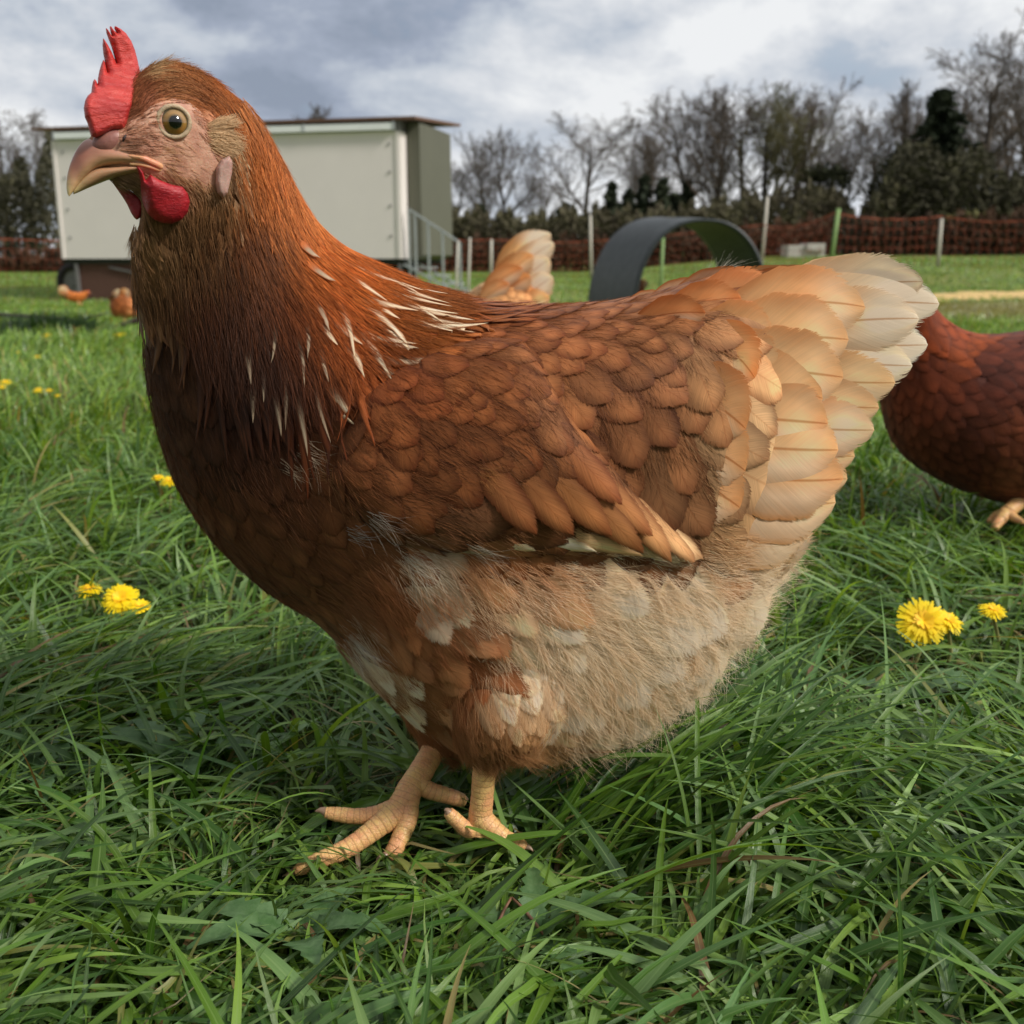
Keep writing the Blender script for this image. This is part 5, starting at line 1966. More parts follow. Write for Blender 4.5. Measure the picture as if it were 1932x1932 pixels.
def hen_front():
    root = empty('hen', (.0, .56, 0.0), 'large red-brown hen with cream tail standing side on in the foreground grass', 'hen')
    body = Loft(SEC, 8, 64, .08)
    # thighs
    def thigh(Yn, pts, rs):
        c = catmull([P(x, y, Y) for (x, y), Y in pts], 5)
        r = catmull(np.array(rs)[:, None], 5)[:, 0]
        A = Acc()
        A.tube(c, r, 26)
        return A
    th_n = thigh(.52, [((1050, 1020), .570), ((1000, 1180), .545), ((945, 1330), .524), ((920, 1378), .521), ((914, 1418), .520)], [.026, .036, .0280, .0170, .0078])
    th_f = thigh(.60, [((960, 1120), .59), ((890, 1230), .590), ((850, 1320), .586), ((838, 1385), .582), ((826, 1420), .578)], [.050, .040, .028, .016, .0078])
    A = Acc()
    A.add(body.v, body.q, body.t, m=0)
    for th in (th_n, th_f):
        A.add(th.v[0], th.q[0], th.t[0], m=0)
    bv = np.concatenate(A.v)
    bq = np.concatenate(A.q)
    bt = np.concatenate(A.t)
    near = bv.copy()
    ymid = .56
    far = near[:, 1] > ymid
    near[far, 1] = 2 * ymid - near[far, 1]
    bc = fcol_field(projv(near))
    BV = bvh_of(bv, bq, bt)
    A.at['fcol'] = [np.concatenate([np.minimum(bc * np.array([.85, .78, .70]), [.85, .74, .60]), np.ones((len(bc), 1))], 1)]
    A.at['bk'] = [np.zeros((len(bv), 3))]

    # ---- legs and toes, part of the body mesh
    def limb(pts, rs, per=10, ridge=.05, period=.0036):
        c = catmull([P(x, y, Y) for x, y, Y in pts], per)
        r = catmull(np.array(rs)[:, None] , per)[:, 0] * .86
        # resample finely so that the scutes show
        sl_ = np.concatenate([[0], np.cumsum(np.linalg.norm(np.diff(c, axis=0), axis=1))])
        n = int(sl_[-1] / .00045)
        s = np.linspace(0, sl_[-1], n)
        c = np.stack([np.interp(s, sl_, c[:, k]) for k in range(3)], 1)
        r = np.interp(s, sl_, r)
        ph = (s / period) % 1.0
        r = r * (1 + ridge * (ph ** .6 - .5) + .012 * np.sin(s * 900))
        B = Acc()
        N = 22
        B.tube(c, r, N)
        dark = np.repeat(np.where(ph < .12, .45, 0.0), N)
        dark = np.concatenate([dark, [0, 0]])
        bk = np.stack([np.concatenate([np.repeat(s, N), [0, 0]]), np.zeros(len(dark)), dark], 1)
        A.add(B.v[0], B.q[0], B.t[0], m=1, fcol=(.6, .45, .25, 1), bk=bk)
    # far leg, striding forward
    limb([(846, 1350, .585), (820, 1410, .574), (795, 1455, .560), (772, 1492, .549), (765, 1512, .545)], [.0088, .0080, .0082, .0086, .0090], ridge=.03)
    limb([(772, 1488, .549), (752, 1528, .541), (712, 1560, .533), (672, 1590, .526), (640, 1608, .521), (606, 1622, .517), (572, 1637, .5135), (556, 1645, .512)],
         [.0078, .0088, .0070, .0062, .0058, .0053, .0044, .0030])
    limb([(752, 1520, .543), (712, 1536, .541), (675, 1540, .540), (642, 1537, .540), (614, 1533, .540)], [.0060, .0056, .0050, .0048, .0036])
    limb([(766, 1505, .546), (770, 1535, .539), (762, 1565, .533), (750, 1592, .527), (738, 1614, .523), (733, 1622, .521)], [.0075, .0068, .0060, .0056, .0050, .0038])
    limb([(788, 1478, .552), (812, 1492, .553), (840, 1500, .554), (866, 1508, .556), (876, 1512, .557)], [.0060, .0056, .0052, .0048, .0036])
    # near leg, upright
    limb([(922, 1390, .521), (914, 1450, .520), (910, 1500, .521), (906, 1540, .522), (902, 1568, .522)], [.0080, .0073, .0070, .0074, .0082], ridge=.03)
    limb([(905, 1540, .522), (926, 1562, .519), (952, 1580, .517), (976, 1590, .516), (992, 1598, .515)], [.0078, .0066, .0052, .0040, .0028])
    limb([(902, 1560, .521), (884, 1566, .518), (866, 1552, .517), (853, 1540, .517), (846, 1532, .517)], [.0060, .0050, .0044, .0042, .0034])
    limb([(906, 1548, .526), (925, 1556, .540), (945, 1550, .552)], [.0056, .0048, .0034])
    A.build('body', [M_BODY, M_LEG], root)
    # claws
    def claw(pts, r):
        c = catmull([P(x, y, Y) for x, y, Y in pts], 4)
        B = Acc()
        B.tube(c, np.linspace(r, .0003, len(c)), 10)
        B.build('claw', [M_CLAW], root)
    claw([(566, 1640, .5135), (550, 1646, .5115), (532, 1654, .5095)], .0030)
    claw([(620, 1534, .540), (606, 1529, .540), (594, 1531, .5395)], .0034)
    claw([(736, 1616, .5225), (724, 1614, .5205), (714, 1620, .519), (710, 1630, .518)], .0026)
    claw([(870, 1509, .556), (878, 1507, .556), (884, 1509, .556)], .0030)
    claw([(986, 1595, .516), (998, 1599, .5145), (1006, 1606, .513)], .0024)
    claw([(849, 1535, .517), (842, 1529, .5165), (838, 1530, .516)], .0028)

    def spread(shape, nsamp, radf, sel, seed):
        r = np.random.default_rng(seed)
        pos, near, side, mn = shape.sample(nsamp, r)
        # depth of the local mid-plane keeps the lookup honest on both flanks
        q = projv(near)
        ok = sel(q, side)
        pos, near, side, mn, q = pos[ok], near[ok], side[ok], mn[ok], q[ok]
        k = thin_points(pos, radf(q))
        return pos[k], side[k], mn[k], q[k]

    def dirs(q, side, mn):
        d = screen_dir(flow_field(q))
        f = side < 0
        d[f] = d[f] - 2 * mn[f] * np.sum(d[f] * mn[f], 1)[:, None]
        return d

    # ---- breast, back and rump feathers
    in_poly = lambda q, poly: poly_inside(q, poly)
    neckline = [(0, 0), (900, 0), (900, 560), (880, 600), (820, 640), (740, 720), (660, 760), (600, 800), (520, 790), (430, 700), (360, 640), (200, 640), (0, 640)]
    head_line = [(0, 0), (520, 0), (520, 250), (470, 300), (430, 360), (400, 420), (330, 440), (200, 440), (0, 440)]

    def size_at(q):
        x, y = q[:, 0], q[:, 1]
        L = .024 + .014 * sstep(x, 700, 1400) + .006 * sstep(y, 600, 900)
        L = L * np.where((x > 820) & (y < 680) & (x < 1250), .78, 1)
        L = L * np.where((y > 1050) & (x > 640), 1.35, 1)
        return L

    def poly_inside(pts, poly):
        ins = np.zeros(len(pts), bool)
        n = len(poly)
        for i in range(n):
            p, q_ = poly[i], poly[(i + 1) % n]
            c = ((p[1] > pts[:, 1]) != (q_[1] > pts[:, 1])) & (pts[:, 0] < (q_[0] - p[0]) * (pts[:, 1] - p[1]) / (q_[1] - p[1] + 1e-12) + p[0])
            ins ^= c
        return ins

    FA = Acc()
    pos, side, mn, q = spread(body, 26000, lambda q: size_at(q) * .31, lambda q, s: ~poly_inside(q, neckline) & ~((q[:, 0] > 1395) & (q[:, 1] < 980)), 5)
    print('body feathers', len(pos))
    fluffy = (q[:, 1] > 1050) & (q[:, 0] > 640)
    soft = (q[:, 0] < 700) & ~fluffy
    L = size_at(q) * R.uniform(.75, 1.32, len(q))
    Wd = L * np.where(fluffy, .62, .72) * R.uniform(.85, 1.15, len(q))
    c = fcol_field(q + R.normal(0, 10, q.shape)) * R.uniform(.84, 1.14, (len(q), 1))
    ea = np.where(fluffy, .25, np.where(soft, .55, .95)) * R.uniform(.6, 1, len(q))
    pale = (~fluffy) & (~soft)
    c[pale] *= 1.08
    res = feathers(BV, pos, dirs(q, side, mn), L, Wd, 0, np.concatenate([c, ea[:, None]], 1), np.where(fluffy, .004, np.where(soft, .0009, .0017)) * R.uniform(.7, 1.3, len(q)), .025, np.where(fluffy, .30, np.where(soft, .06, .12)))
    FA.add(res[0], res[1], m=0, fcol=res[2], fuv=res[3])
    FA.qm[-1] = np.repeat(fluffy | ((q[:, 0] < 860) & (q[:, 1] > 980) & (c.mean(1) > .35)), (NU - 1) * (NV - 1)).astype(int)
    # thigh feathers
    for th, s_ in ((th_n, 1), (th_f, -1)):
        v = th.v[0]
        r_ = np.random.default_rng(3)
        k = r_.integers(26, len(v) - 4, 900)
        pp = v[k] + r_.normal(0, .002, (900, 3))
        k2 = thin_points(pp, np.full(900, .0075))
        pp = pp[k2]
        nq = pp.copy()
        f_ = nq[:, 1] > ymid
        nq[f_, 1] = 2 * ymid - nq[f_, 1]
        q = projv(nq)
        ok = q[:, 1] < 1425
        pp, q = pp[ok], q[ok]
        L = R.uniform(.026, .040, len(q)) * np.where(q[:, 1] > 1370, .45, 1)
        d = screen_dir(flow_field(q))
        c = fcol_field(q) * R.uniform(.85, 1.12, (len(q), 1))
        res = feathers(BV, pp, d, L, L * .55, 0, np.concatenate([c, np.full((len(q), 1), .35)], 1), np.full(len(q), .0022), .07, np.full(len(q), .12))
        FA.add(res[0], res[1], m=1, fcol=res[2], fuv=res[3])
    FA.build('body_feathers', [M_FEATHER, M_FLUFF], root)

    # ---- wings: raised slab over the flank + rows of coverts + long quills
    wing_poly = np.array([(640, 850), (690, 740), (790, 668), (900, 636), (985, 645), (1022, 700), (1082, 800), (1150, 880), (1240, 972), (1298, 1036), (1306, 1062), (1266, 1064), (1180, 1046), (1080, 1040), (960, 1042), (850, 1040), (740, 1020), (664, 965), (626, 900)], float)

    def surf_hit(x, y):
        d_ = ray(x, y)
        h = BV.ray_cast(Vector(CAMP), Vector(d_).normalized())
        if h[0] is None:
            return P(x, y, .49), np.array([0, -1.0, 0])
        return np.array(h[0]), np.array(h[1])

    def wing_to3(x, y):
        return surf_hit(x, y)[0]
    wsl = inflate(wing_poly, wing_to3, 0.020, 7.0, 85, np.array([.0, -1, .12]) / 1.007)
    wv, wq = wsl.v[0], wsl.q[0]
    # smooth the slab's centre depth a little by lifting away from the flank towards its rear edge
    WB = bvh_of(wv, wq)
    allv = np.concatenate([bv, wv])
    ALL = bvh_of(allv, np.concatenate([bq, wq + len(bv)]), bt)
    # covert positions: picture-plane rows on the slab
    rr = np.random.default_rng(9)
    cand = rr.uniform([620, 630], [1300, 1070], (16000, 2))
    cand = cand[poly_inside(cand, wing_poly) & ~((cand[:, 0] > 1040) & (cand[:, 1] > 850) & (cand[:, 0] + cand[:, 1] > 2010))]
    p3 = []
    ok = []
    for x, y in cand:
        h = WB.ray_cast(Vector(CAMP), Vector(ray(x, y)).normalized())
        ok.append(h[0] is not None)
        p3.append(h[0] if h[0] is not None else Vector((0, 0, 0)))
    p3 = np.array([tuple(p) for p in p3])
    ok = np.array(ok)
    cand, p3 = cand[ok], p3[ok]
    big = sstep(cand[:, 0] * .5 + cand[:, 1], 1150, 1500)
    Lw = .026 + .020 * big
    k = thin_points(p3, Lw * .30)
    cand, p3, Lw, big = cand[k], p3[k], Lw[k], big[k]
    print('wing coverts', len(k))
    Lw = Lw * R.uniform(.78, 1.28, len(k))
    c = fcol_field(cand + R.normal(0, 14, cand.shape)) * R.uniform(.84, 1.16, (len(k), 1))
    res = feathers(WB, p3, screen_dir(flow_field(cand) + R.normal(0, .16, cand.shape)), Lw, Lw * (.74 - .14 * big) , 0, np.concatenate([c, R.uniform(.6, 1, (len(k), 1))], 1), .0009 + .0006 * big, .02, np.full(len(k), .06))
    WA = Acc()
    wc = fcol_field(projv(wv)) * .75
    WA.add(wv, wq, m=1, fcol=np.concatenate([wc, np.ones((len(wc), 1))], 1), fuv=np.zeros((len(wv), 3)))
    WA.add(res[0], res[1], m=0, fcol=res[2], fuv=res[3])

    QL = []

    def quill(a, b, w, off, col, alpha=.8, sag=0.0, tipcol=None):
        QL.append((a, b, w, off, col, alpha))

    # pale secondaries showing below the coverts, then the stacked quills along the rear edge
    quill((820, 985), (1010, 1036), .014, -.006, (232, 206, 166), .2)
    quill((880, 980), (1120, 1038), .015, -.005, (240, 216, 176), .2)
    quill((950, 980), (1195, 1048), .015, -.003, (222, 180, 130), .4)
    quill((1215, 960), (1307, 1058), .0120, 0, (220, 178, 130), .8)
    quill((1170, 925), (1290, 1061), .0130, 0, (206, 156, 106), .8)
    quill((1120, 885), (1255, 1050), .0140, 0, (196, 140, 90), .9)
    quill((1080, 850), (1212, 1012), .0160, 0, (170, 112, 66), .9)
    quill((1040, 815), (1160, 950), .0160, 0, (150, 90, 50), .9)
    quill((1070, 900), (1200, 1030), .0150, 0, (170, 112, 66), .9)
    quill((1020, 870), (1140, 1005), .0150, 0, (160, 102, 58), .9)
    quill((960, 870), (1075, 1000), .0150, 0, (156, 98, 56), .9)
    quill((900, 870), (1010, 992), .0150, 0, (152, 94, 54), .9)
    rp, rd, rl, rw, rc, rli = [], [], [], [], [], []
    for k_, (a, b, w, off, col, alpha) in enumerate(QL):
        h = WB.ray_cast(Vector(CAMP), Vector(ray(*a)).normalized())
        p0 = np.array(h[0]) if h[0] is not None else surf_hit(*a)[0]
        h = WB.ray_cast(Vector(CAMP), Vector(ray(*b)).normalized())
        p1 = np.array(h[0]) if h[0] is not None else surf_hit(*b)[0]
        rp.append(p0); rd.append((p1 - p0) / np.linalg.norm(p1 - p0)); rl.append(np.linalg.norm(p1 - p0) * 1.03); rw.append(w)
        rc.append((*s2l(col), alpha)); rli.append(.0012 + .00055 * k_)
    res = feathers(ALL, np.array(rp), np.array(rd), np.array(rl), np.array(rw), 0, np.array(rc), np.array(rli), .06, np.full(len(rp), .12), h0=.0004, spread_rand=.02)
    WA.add(res[0], res[1], m=0, fcol=res[2], fuv=res[3])
    WA.build('wing', [M_FEATHER, M_BODY], root)
    # far wing is the mirror image across the body's mid-plane
    WM = Acc()
    off = 0
    for v in WA.v:
        m_ = v.copy()
        m_[:, 1] = 2 * ymid - m_[:, 1]
        WM.v.append(m_)
    WM.q = [q_[:, ::-1] for q_ in WA.q]; WM.qm = WA.qm; WM.at = WA.at; WM.n = WA.n
    WM.build('wing', [M_FEATHER, M_BODY], root)

    # ---- hackle: slender pointed neck feathers falling over shoulders and back
    HA = Acc()
    hk_region = [(230, 400), (330, 470), (400, 440), (440, 360), (430, 230), (470, 150), (560, 330), (640, 470), (800, 545), (860, 590), (800, 640), (720, 690), (640, 720), (560, 730), (480, 720), (400, 690), (330, 600), (262, 560)]
    sel = lambda q, s: poly_inside(q, hk_region)
    tgrad = lambda q: sstep(q[:, 1] * .8 + q[:, 0] * .6, 480, 900)
    pos, side, mn, q = spread(body, 60000, lambda q: .0028 + .0026 * tgrad(q), sel, 12)
    def over_wing(pos, q, side):
        iw = np.where((side > 0) & poly_inside(q, [tuple(p) for p in wing_poly]))[0]
        for i_ in iw:
            h = WB.ray_cast(Vector(CAMP), Vector(pos[i_] - CAMP).normalized())
            if h[0] is not None:
                pos[i_] = h[0]
        return pos
    keep_ = ~(poly_inside(q, [tuple(p) for p in wing_poly]) & (q[:, 1] > 665)) & ~((q[:, 0] > 630) & (q[:, 1] > 685))
    pos, side, mn, q = pos[keep_], side[keep_], mn[keep_], q[keep_]
    pos = over_wing(pos, q, side)
    g = tgrad(q)
    print('hackle', len(pos))
    L = (.016 + .032 * g) * R.uniform(.8, 1.2, len(q))
    front = sstep(q[:, 0] + .15 * q[:, 1], 420, 360)
    Wd = (.0028 + .0026 * g) * R.uniform(.8, 1.2, len(q)) * (1 + .9 * front)
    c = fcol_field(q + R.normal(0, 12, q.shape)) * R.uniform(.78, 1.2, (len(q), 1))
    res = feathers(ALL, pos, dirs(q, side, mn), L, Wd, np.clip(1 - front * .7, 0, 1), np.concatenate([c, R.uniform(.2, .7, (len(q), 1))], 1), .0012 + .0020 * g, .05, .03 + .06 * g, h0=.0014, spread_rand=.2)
    HACK = (pos, side, mn, q, g)
    HA.add(res[0], res[1], m=0, fcol=res[2], fuv=res[3])
    # cream-centred feathers scattered in the cape
    tips = [(650, 492, 730, 524), (676, 510, 760, 548), (690, 530, 775, 556), (640, 520, 700, 566), (700, 545, 790, 590), (660, 556, 740, 606), (720, 572, 800, 604), (626, 560, 662, 625), (680, 590, 745, 640),
            (735, 600, 812, 636), (650, 610, 712, 668), (700, 640, 752, 668), (640, 640, 690, 688), (690, 680, 756, 714), (590, 560, 612, 612), (560, 620, 584, 690), (540, 660, 552, 740), (600, 640, 618, 700),
            (500, 690, 508, 740), (520, 720, 536, 790), (560, 720, 578, 790), (592, 680, 602, 760), (480, 700, 486, 748), (610, 720, 660, 764), (575, 500, 600, 530), (560, 460, 578, 488), (740, 540, 800, 566),
            (770, 590, 840, 612), (600, 600, 622, 650), (545, 560, 560, 610), (520, 600, 530, 650), (800, 610, 850, 640), (470, 640, 476, 690), (576, 590, 590, 640), (620, 590, 648, 646)]
    P0, D0, L0, W0, C0 = [], [], [], [], []
    tips = [t_ for t_ in tips if t_[0] >= 560 or rnd.random() < .5] + [(a + rnd.uniform(-24, 24), b + rnd.uniform(-20, 20), c_ + rnd.uniform(-24, 24), d_ + rnd.uniform(-20, 20)) for a, b, c_, d_ in tips if a > 640 and rnd.random() < .5]
    CC = []
    for x0, y0, x1, y1 in tips:
        for s_ in (1, -1):
            h = BV.ray_cast(Vector(CAMP), Vector(ray(x0, y0)).normalized())
            if h[0] is None: continue
            p = np.array(h[0])
            d_ = screen_dir(np.array([[x1 - x0, y1 - y0]], float))[0]
            if s_ < 0:
                p[1] = 2 * .553 - p[1]
                d_ = d_ * np.array([1, -1, 1])
            P0.append(p); D0.append(d_)
            L0.append(math.hypot(x1 - x0, y1 - y0) * .49 / FPX * rnd.uniform(1.4, 2.1))
            W0.append(rnd.uniform(.0042, .0062) * (.75 if x0 < 600 else 1))
            dim = .40 if x0 < 600 else rnd.uniform(.6, .9)
            C0.append((*fcol_field([(x1, y1)])[0], .7))
            CC.append(s2l((252, 222, 184)) * dim)
    res = feathers(ALL, np.array(P0), np.array(D0), np.array(L0), np.array(W0), 1, np.array(C0), np.full(len(P0), .0022), .05, np.full(len(P0), .05), h0=.0036, ccol=np.array(CC))
    HA.add(res[0], res[1], m=0, fcol=res[2], fuv=res[3])
    HA.build('neck_feathers', [M_HACKLE], root)
    # silky barbs over the hackle
    rq = np.random.default_rng(41)
    pos, near, side, mn = body.sample(150000, rq)
    q = projv(near)
    k = poly_inside(q, hk_region + [(250, 480)])
    pos, q, side, mn = pos[k][:34000], q[k][:34000], side[k][:34000], mn[k][:34000]
    n = len(pos)
    pos = over_wing(pos, q, side)
    nr = np.array([tuple(ALL.find_nearest(Vector(p))[1]) for p in pos])
    g = tgrad(q)
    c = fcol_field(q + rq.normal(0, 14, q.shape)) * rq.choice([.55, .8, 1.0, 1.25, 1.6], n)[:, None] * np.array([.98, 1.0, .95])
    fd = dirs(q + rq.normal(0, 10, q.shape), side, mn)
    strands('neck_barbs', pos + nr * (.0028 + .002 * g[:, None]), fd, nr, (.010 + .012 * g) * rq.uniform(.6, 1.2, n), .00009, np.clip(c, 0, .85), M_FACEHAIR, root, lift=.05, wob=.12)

    # fine loose barbs lying over breast, wing and back, which soften the feather rims
    pos, near, side, mn = body.sample(90000, rq)
    q = projv(near)
    k = ~poly_inside(q, neckline) & (q[:, 0] < 1380) & (q[:, 1] < 1150)
    pos, q, side, mn = pos[k][:30000], q[k][:30000], side[k][:30000], mn[k][:30000]
    pos = over_wing(pos, q, side)
    n = len(pos)
    nr = np.array([tuple(ALL.find_nearest(Vector(p))[1]) for p in pos])
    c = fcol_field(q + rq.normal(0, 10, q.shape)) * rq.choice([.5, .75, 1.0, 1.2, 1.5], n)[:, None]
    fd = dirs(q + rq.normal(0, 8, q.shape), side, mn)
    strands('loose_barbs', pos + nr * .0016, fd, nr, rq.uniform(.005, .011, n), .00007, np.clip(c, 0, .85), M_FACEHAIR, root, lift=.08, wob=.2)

    # ---- tail
    tail = empty_part('tail', root)
    TA = Acc()
    def tf(a, b, w, Y0, Y1, col, tip=None, alpha=.8, sag=0.0, n=(0, -1, .1), cam_=.07):
        for s_ in (1, -1):
            pa, pb = P(*a, Y0), P(*b, Y1)
            nn = np.array(n, float)
            if s_ < 0:
                pa[1] = 2 * .566 - pa[1]; pb[1] = 2 * .566 - pb[1]; nn[1] *= -1
            B = Acc()
            big_feather(pa, pb, w, nn, sag * s_, cam_, (*s2l(col), alpha), s2l(tip) if tip else None, B, nu=11, nv=22, notch=.05)
            yield B
    CR, WH, TN = (226, 192, 146), (246, 238, 218), (208, 150, 98)
    quills = [((1385, 600), (1745, 530), .034, .565, .562, (232, 206, 166), (246, 236, 212), .5, .05), ((1380, 610), (1780, 572), .036, .562, .560, (236, 214, 178), (248, 244, 230), .35, .04), ((1385, 640), (1740, 600), .036, .560, .557, CR, WH, .5, .03),
              ((1385, 660), (1758, 650), .034, .560, .560, (240, 232, 214), (248, 246, 238), .2, .0), ((1380, 680), (1728, 690), .034, .558, .556, (226, 206, 168), (238, 226, 196), .3, .0),
              ((1370, 700), (1695, 722), .034, .556, .553, (216, 178, 130), (228, 202, 158), .6, -.02), ((1360, 740), (1664, 770), .034, .553, .551, (218, 180, 132), (226, 194, 150), .6, -.02),
              ((1350, 780), (1655, 812), .036, .550, .549, (226, 184, 136), (240, 220, 188), .7, -.03), ((1340, 820), (1618, 862), .036, .548, .549, (228, 184, 132), (236, 206, 164), .7, -.03),
              ((1330, 860), (1604, 905), .036, .546, .547, (226, 176, 122), (238, 208, 166), .7, -.03)]
    for i, (a, b, w, y0, y1, c0, c1, al, sg) in enumerate(quills):
        for B in tf(a, b, w, y0, y1, c0, c1, al, sg):
            B.build('tail_feather', [M_TAIL], tail)
    # coverts, nearer the camera row by row (front rows last)
    def yat(x, y, df=.553):
        h = BV.ray_cast(Vector(CAMP), Vector(ray(x, y)).normalized())
        return df if h[0] is None else float(h[0][1])
    cov = [((1385, 590), (1600, 535), .022, (212, 148, 92), (224, 178, 126), .9, .03), ((1340, 605), (1642, 578), .033, (216, 164, 110), (232, 206, 168), .9, .06),
           ((1330, 640), (1610, 640), .038, (216, 170, 118), (228, 198, 156), .8, .02), ((1330, 680), (1600, 712), .038, (212, 168, 118), (226, 194, 150), .8, .0),
           ((1330, 930), (1585, 950), .038, (222, 176, 124), (234, 200, 154), .5, -.04), ((1330, 880), (1600, 905), .038, (222, 172, 118), (232, 190, 142), .7, -.04),
           ((1330, 830), (1590, 850), .040, (220, 178, 128), (232, 200, 156), .8, -.02), ((1320, 780), (1570, 800), .040, (214, 168, 118), (226, 190, 144), .8, .0), ((1320, 730), (1560, 752), .040, (206, 160, 110), (220, 184, 136), .8, .03),
           ((1300, 960), (1540, 1000), .040, (220, 174, 122), (232, 198, 152), .4, -.05), ((1290, 900), (1520, 960), .040, (212, 162, 110), (226, 184, 136), .6, -.05),
           ((1280, 850), (1480, 915), .040, (210, 162, 112), (224, 184, 136), .6, -.03), ((1280, 790), (1480, 850), .042, (212, 166, 116), (224, 188, 140), .8, .0), ((1290, 730), (1490, 785), .040, (204, 154, 104), (220, 180, 132), .8, .04),
           ((1300, 680), (1480, 720), .036, (208, 160, 110), (222, 184, 136), .8, .05), ((1290, 640), (1470, 655), .034, (210, 156, 102), (222, 180, 130), .8, .05), ((1290, 600), (1490, 585), .032, (208, 146, 92), (220, 178, 128), .9, .05),
           ((1290, 580), (1470, 545), .022, (206, 138, 84), (216, 156, 102), .9, .05), ((1240, 870), (1400, 960), .036, (196, 140, 92), (212, 164, 114), .7, .03), ((1240, 800), (1410, 890), .036, (200, 146, 98), (214, 168, 118), .7, .04),
           ((1250, 720), (1410, 810), .036, (200, 144, 94), (214, 164, 114), .8, .06), ((1300, 615), (1425, 712), .026, (216, 154, 98), (226, 168, 112), .9, .08),
           ((1240, 600), (1400, 562), .018, (204, 134, 80), (212, 150, 98), .9, .06), ((1190, 612), (1330, 590), .016, (196, 124, 72), (208, 142, 90), .9, .06)]
    for i, (a, b, w, c0, c1, al, sg) in enumerate(cov):
        dz = .0012 + .00022 * i
        ya, yb = yat(*a), yat(*b, .551)
        for B in tf(a, b, w * 1.12, ya + .005, min(yb, ya + .03) - dz - .003, c0, c1, al, sg):
            TA.add(B.v[0], B.q[0], m=0, fcol=B.at['fcol'][0], fuv=B.at['fuv'][0])
    TA.build('tail_coverts', [M_TAIL], tail)

    # ---- down on belly, thighs and vent
    fl_reg = [(640, 1150), (700, 1060), (780, 1040), (1300, 1075), (1330, 1010), (1460, 1000), (1540, 1000), (1540, 1400), (640, 1500)]
    r = np.random.default_rng(77)
    pos, near, side, mn = body.sample(130000, r)
    q = projv(near)
    k = poly_inside(q, fl_reg)
    pos, q, side, mn = pos[k][:26000], q[k][:26000], side[k][:26000], mn[k][:26000]
    for th in (th_n, th_f):
        v = th.v[0][26 * 4:-30]
        kk = r.integers(0, len(v), 6000)
        pp = v[kk] + r.normal(0, .0022, (6000, 3))
        pos = np.concatenate([pos, pp]); side = np.concatenate([side, np.ones(6000)]); mn = np.concatenate([mn, np.tile([0, -1.0, 0], (6000, 1))])
        nq = pp.copy(); f_ = nq[:, 1] > ymid; nq[f_, 1] = 2 * ymid - nq[f_, 1]
        q = np.concatenate([q, projv(nq)])
    n = len(pos)
    hh_ = [BV.find_nearest(Vector(p)) for p in pos]
    nr = np.array([tuple(h[1]) for h in hh_])
    pos = np.array([tuple(h[0]) for h in hh_])
    edge = sstep(q[:, 0], 1280, 1440)
    front = 1 - sstep(q[:, 0], 800, 950)
    L = r.uniform(.010, .021, n) * (1 - .4 * front)
    c = fcol_field(q + r.normal(0, 12, q.shape)) * r.uniform(.95, 1.15, (n, 1))
    c = c * np.minimum(1, .92 / c.max(1, keepdims=True))
    fd = dirs(q + r.normal(0, 2, q.shape), side, mn)
    # wisps gather in locks
    lock = np.sin(q[:, 0] * .16 + 3 * np.sin(q[:, 1] * .05)) * .35
    sdv = np.cross(nr, fd)
    fd = fd + sdv * lock[:, None]
    strands('belly_down', pos + nr * .0035, fd, nr, L, .00007, c, M_STRAND, root, lift=.05, droop=.04, wob=.09)
    # fuzz breaking the outline of the vent and belly
    k = (q[:, 0] > 1000)
    kk = np.where(k)[0][:4500]
    strands('belly_fringe', pos[kk], fd[kk], nr[kk], r.uniform(.014, .026, len(kk)), .00011, c[kk], M_STRAND, root, lift=.55, droop=.05, wob=.3)
    # loose wisps on the breast, by the wing and the white tuft over the rump
    P0, D0, N0, L0, C0 = [], [], [], [], []
    for (x0, y0, x1, y1, cnt, col, ln) in ((880, 1020, 955, 1070, 60, (240, 226, 204), .02), (560, 830, 640, 870, 70, (225, 200, 170), .018), (530, 860, 600, 900, 60, (215, 190, 160), .018), (600, 880, 690, 900, 90, (205, 150, 100), .022),
                                       (690, 960, 770, 985, 70, (215, 205, 190), .018), (650, 1190, 700, 1240, 220, (244, 238, 226), .022), (760, 1040, 830, 1080, 200, (236, 226, 206), .022), (655, 985, 720, 1000, 60, (220, 215, 205), .016), (900, 880, 980, 930, 60, (200, 140, 80), .012)):
        for _ in range(int(cnt * .35)):
            x, y = rnd.uniform(x0, x0 + 30), rnd.uniform(y0, y0 + 30)
            h = ALL.ray_cast(Vector(CAMP), Vector(ray(x, y)).normalized())
            if h[0] is None: continue
            P0.append(tuple(h[0] + h[1] * .002)); N0.append(tuple(h[1]))
            D0.append(screen_dir(np.array([[x1 - x0 + rnd.gauss(0, 16), y1 - y0 + rnd.gauss(0, 16)]], float))[0])
            L0.append(ln * rnd.uniform(.6, 1.2)); C0.append(s2l(col))
    for _ in range(150):
        x = rnd.uniform(1272, 1345)
        y = 560 - (x - 1272) * .5
        P0.append(P(x, y, .60)); N0.append((-.3, -.3, .9)); D0.append(screen_dir(np.array([[40 + rnd.gauss(0, 14), -42 + rnd.gauss(0, 14)]], float))[0])
        L0.append(rnd.uniform(.012, .026)); C0.append(s2l((250, 244, 226)))
    strands('loose_wisps', np.array(P0), np.array(D0), np.array(N0), np.array(L0) * .85, .00006, np.array(C0) * .8, M_STRAND, root, lift=.22, wob=.35)

    head_parts(root, body, BV, bv)


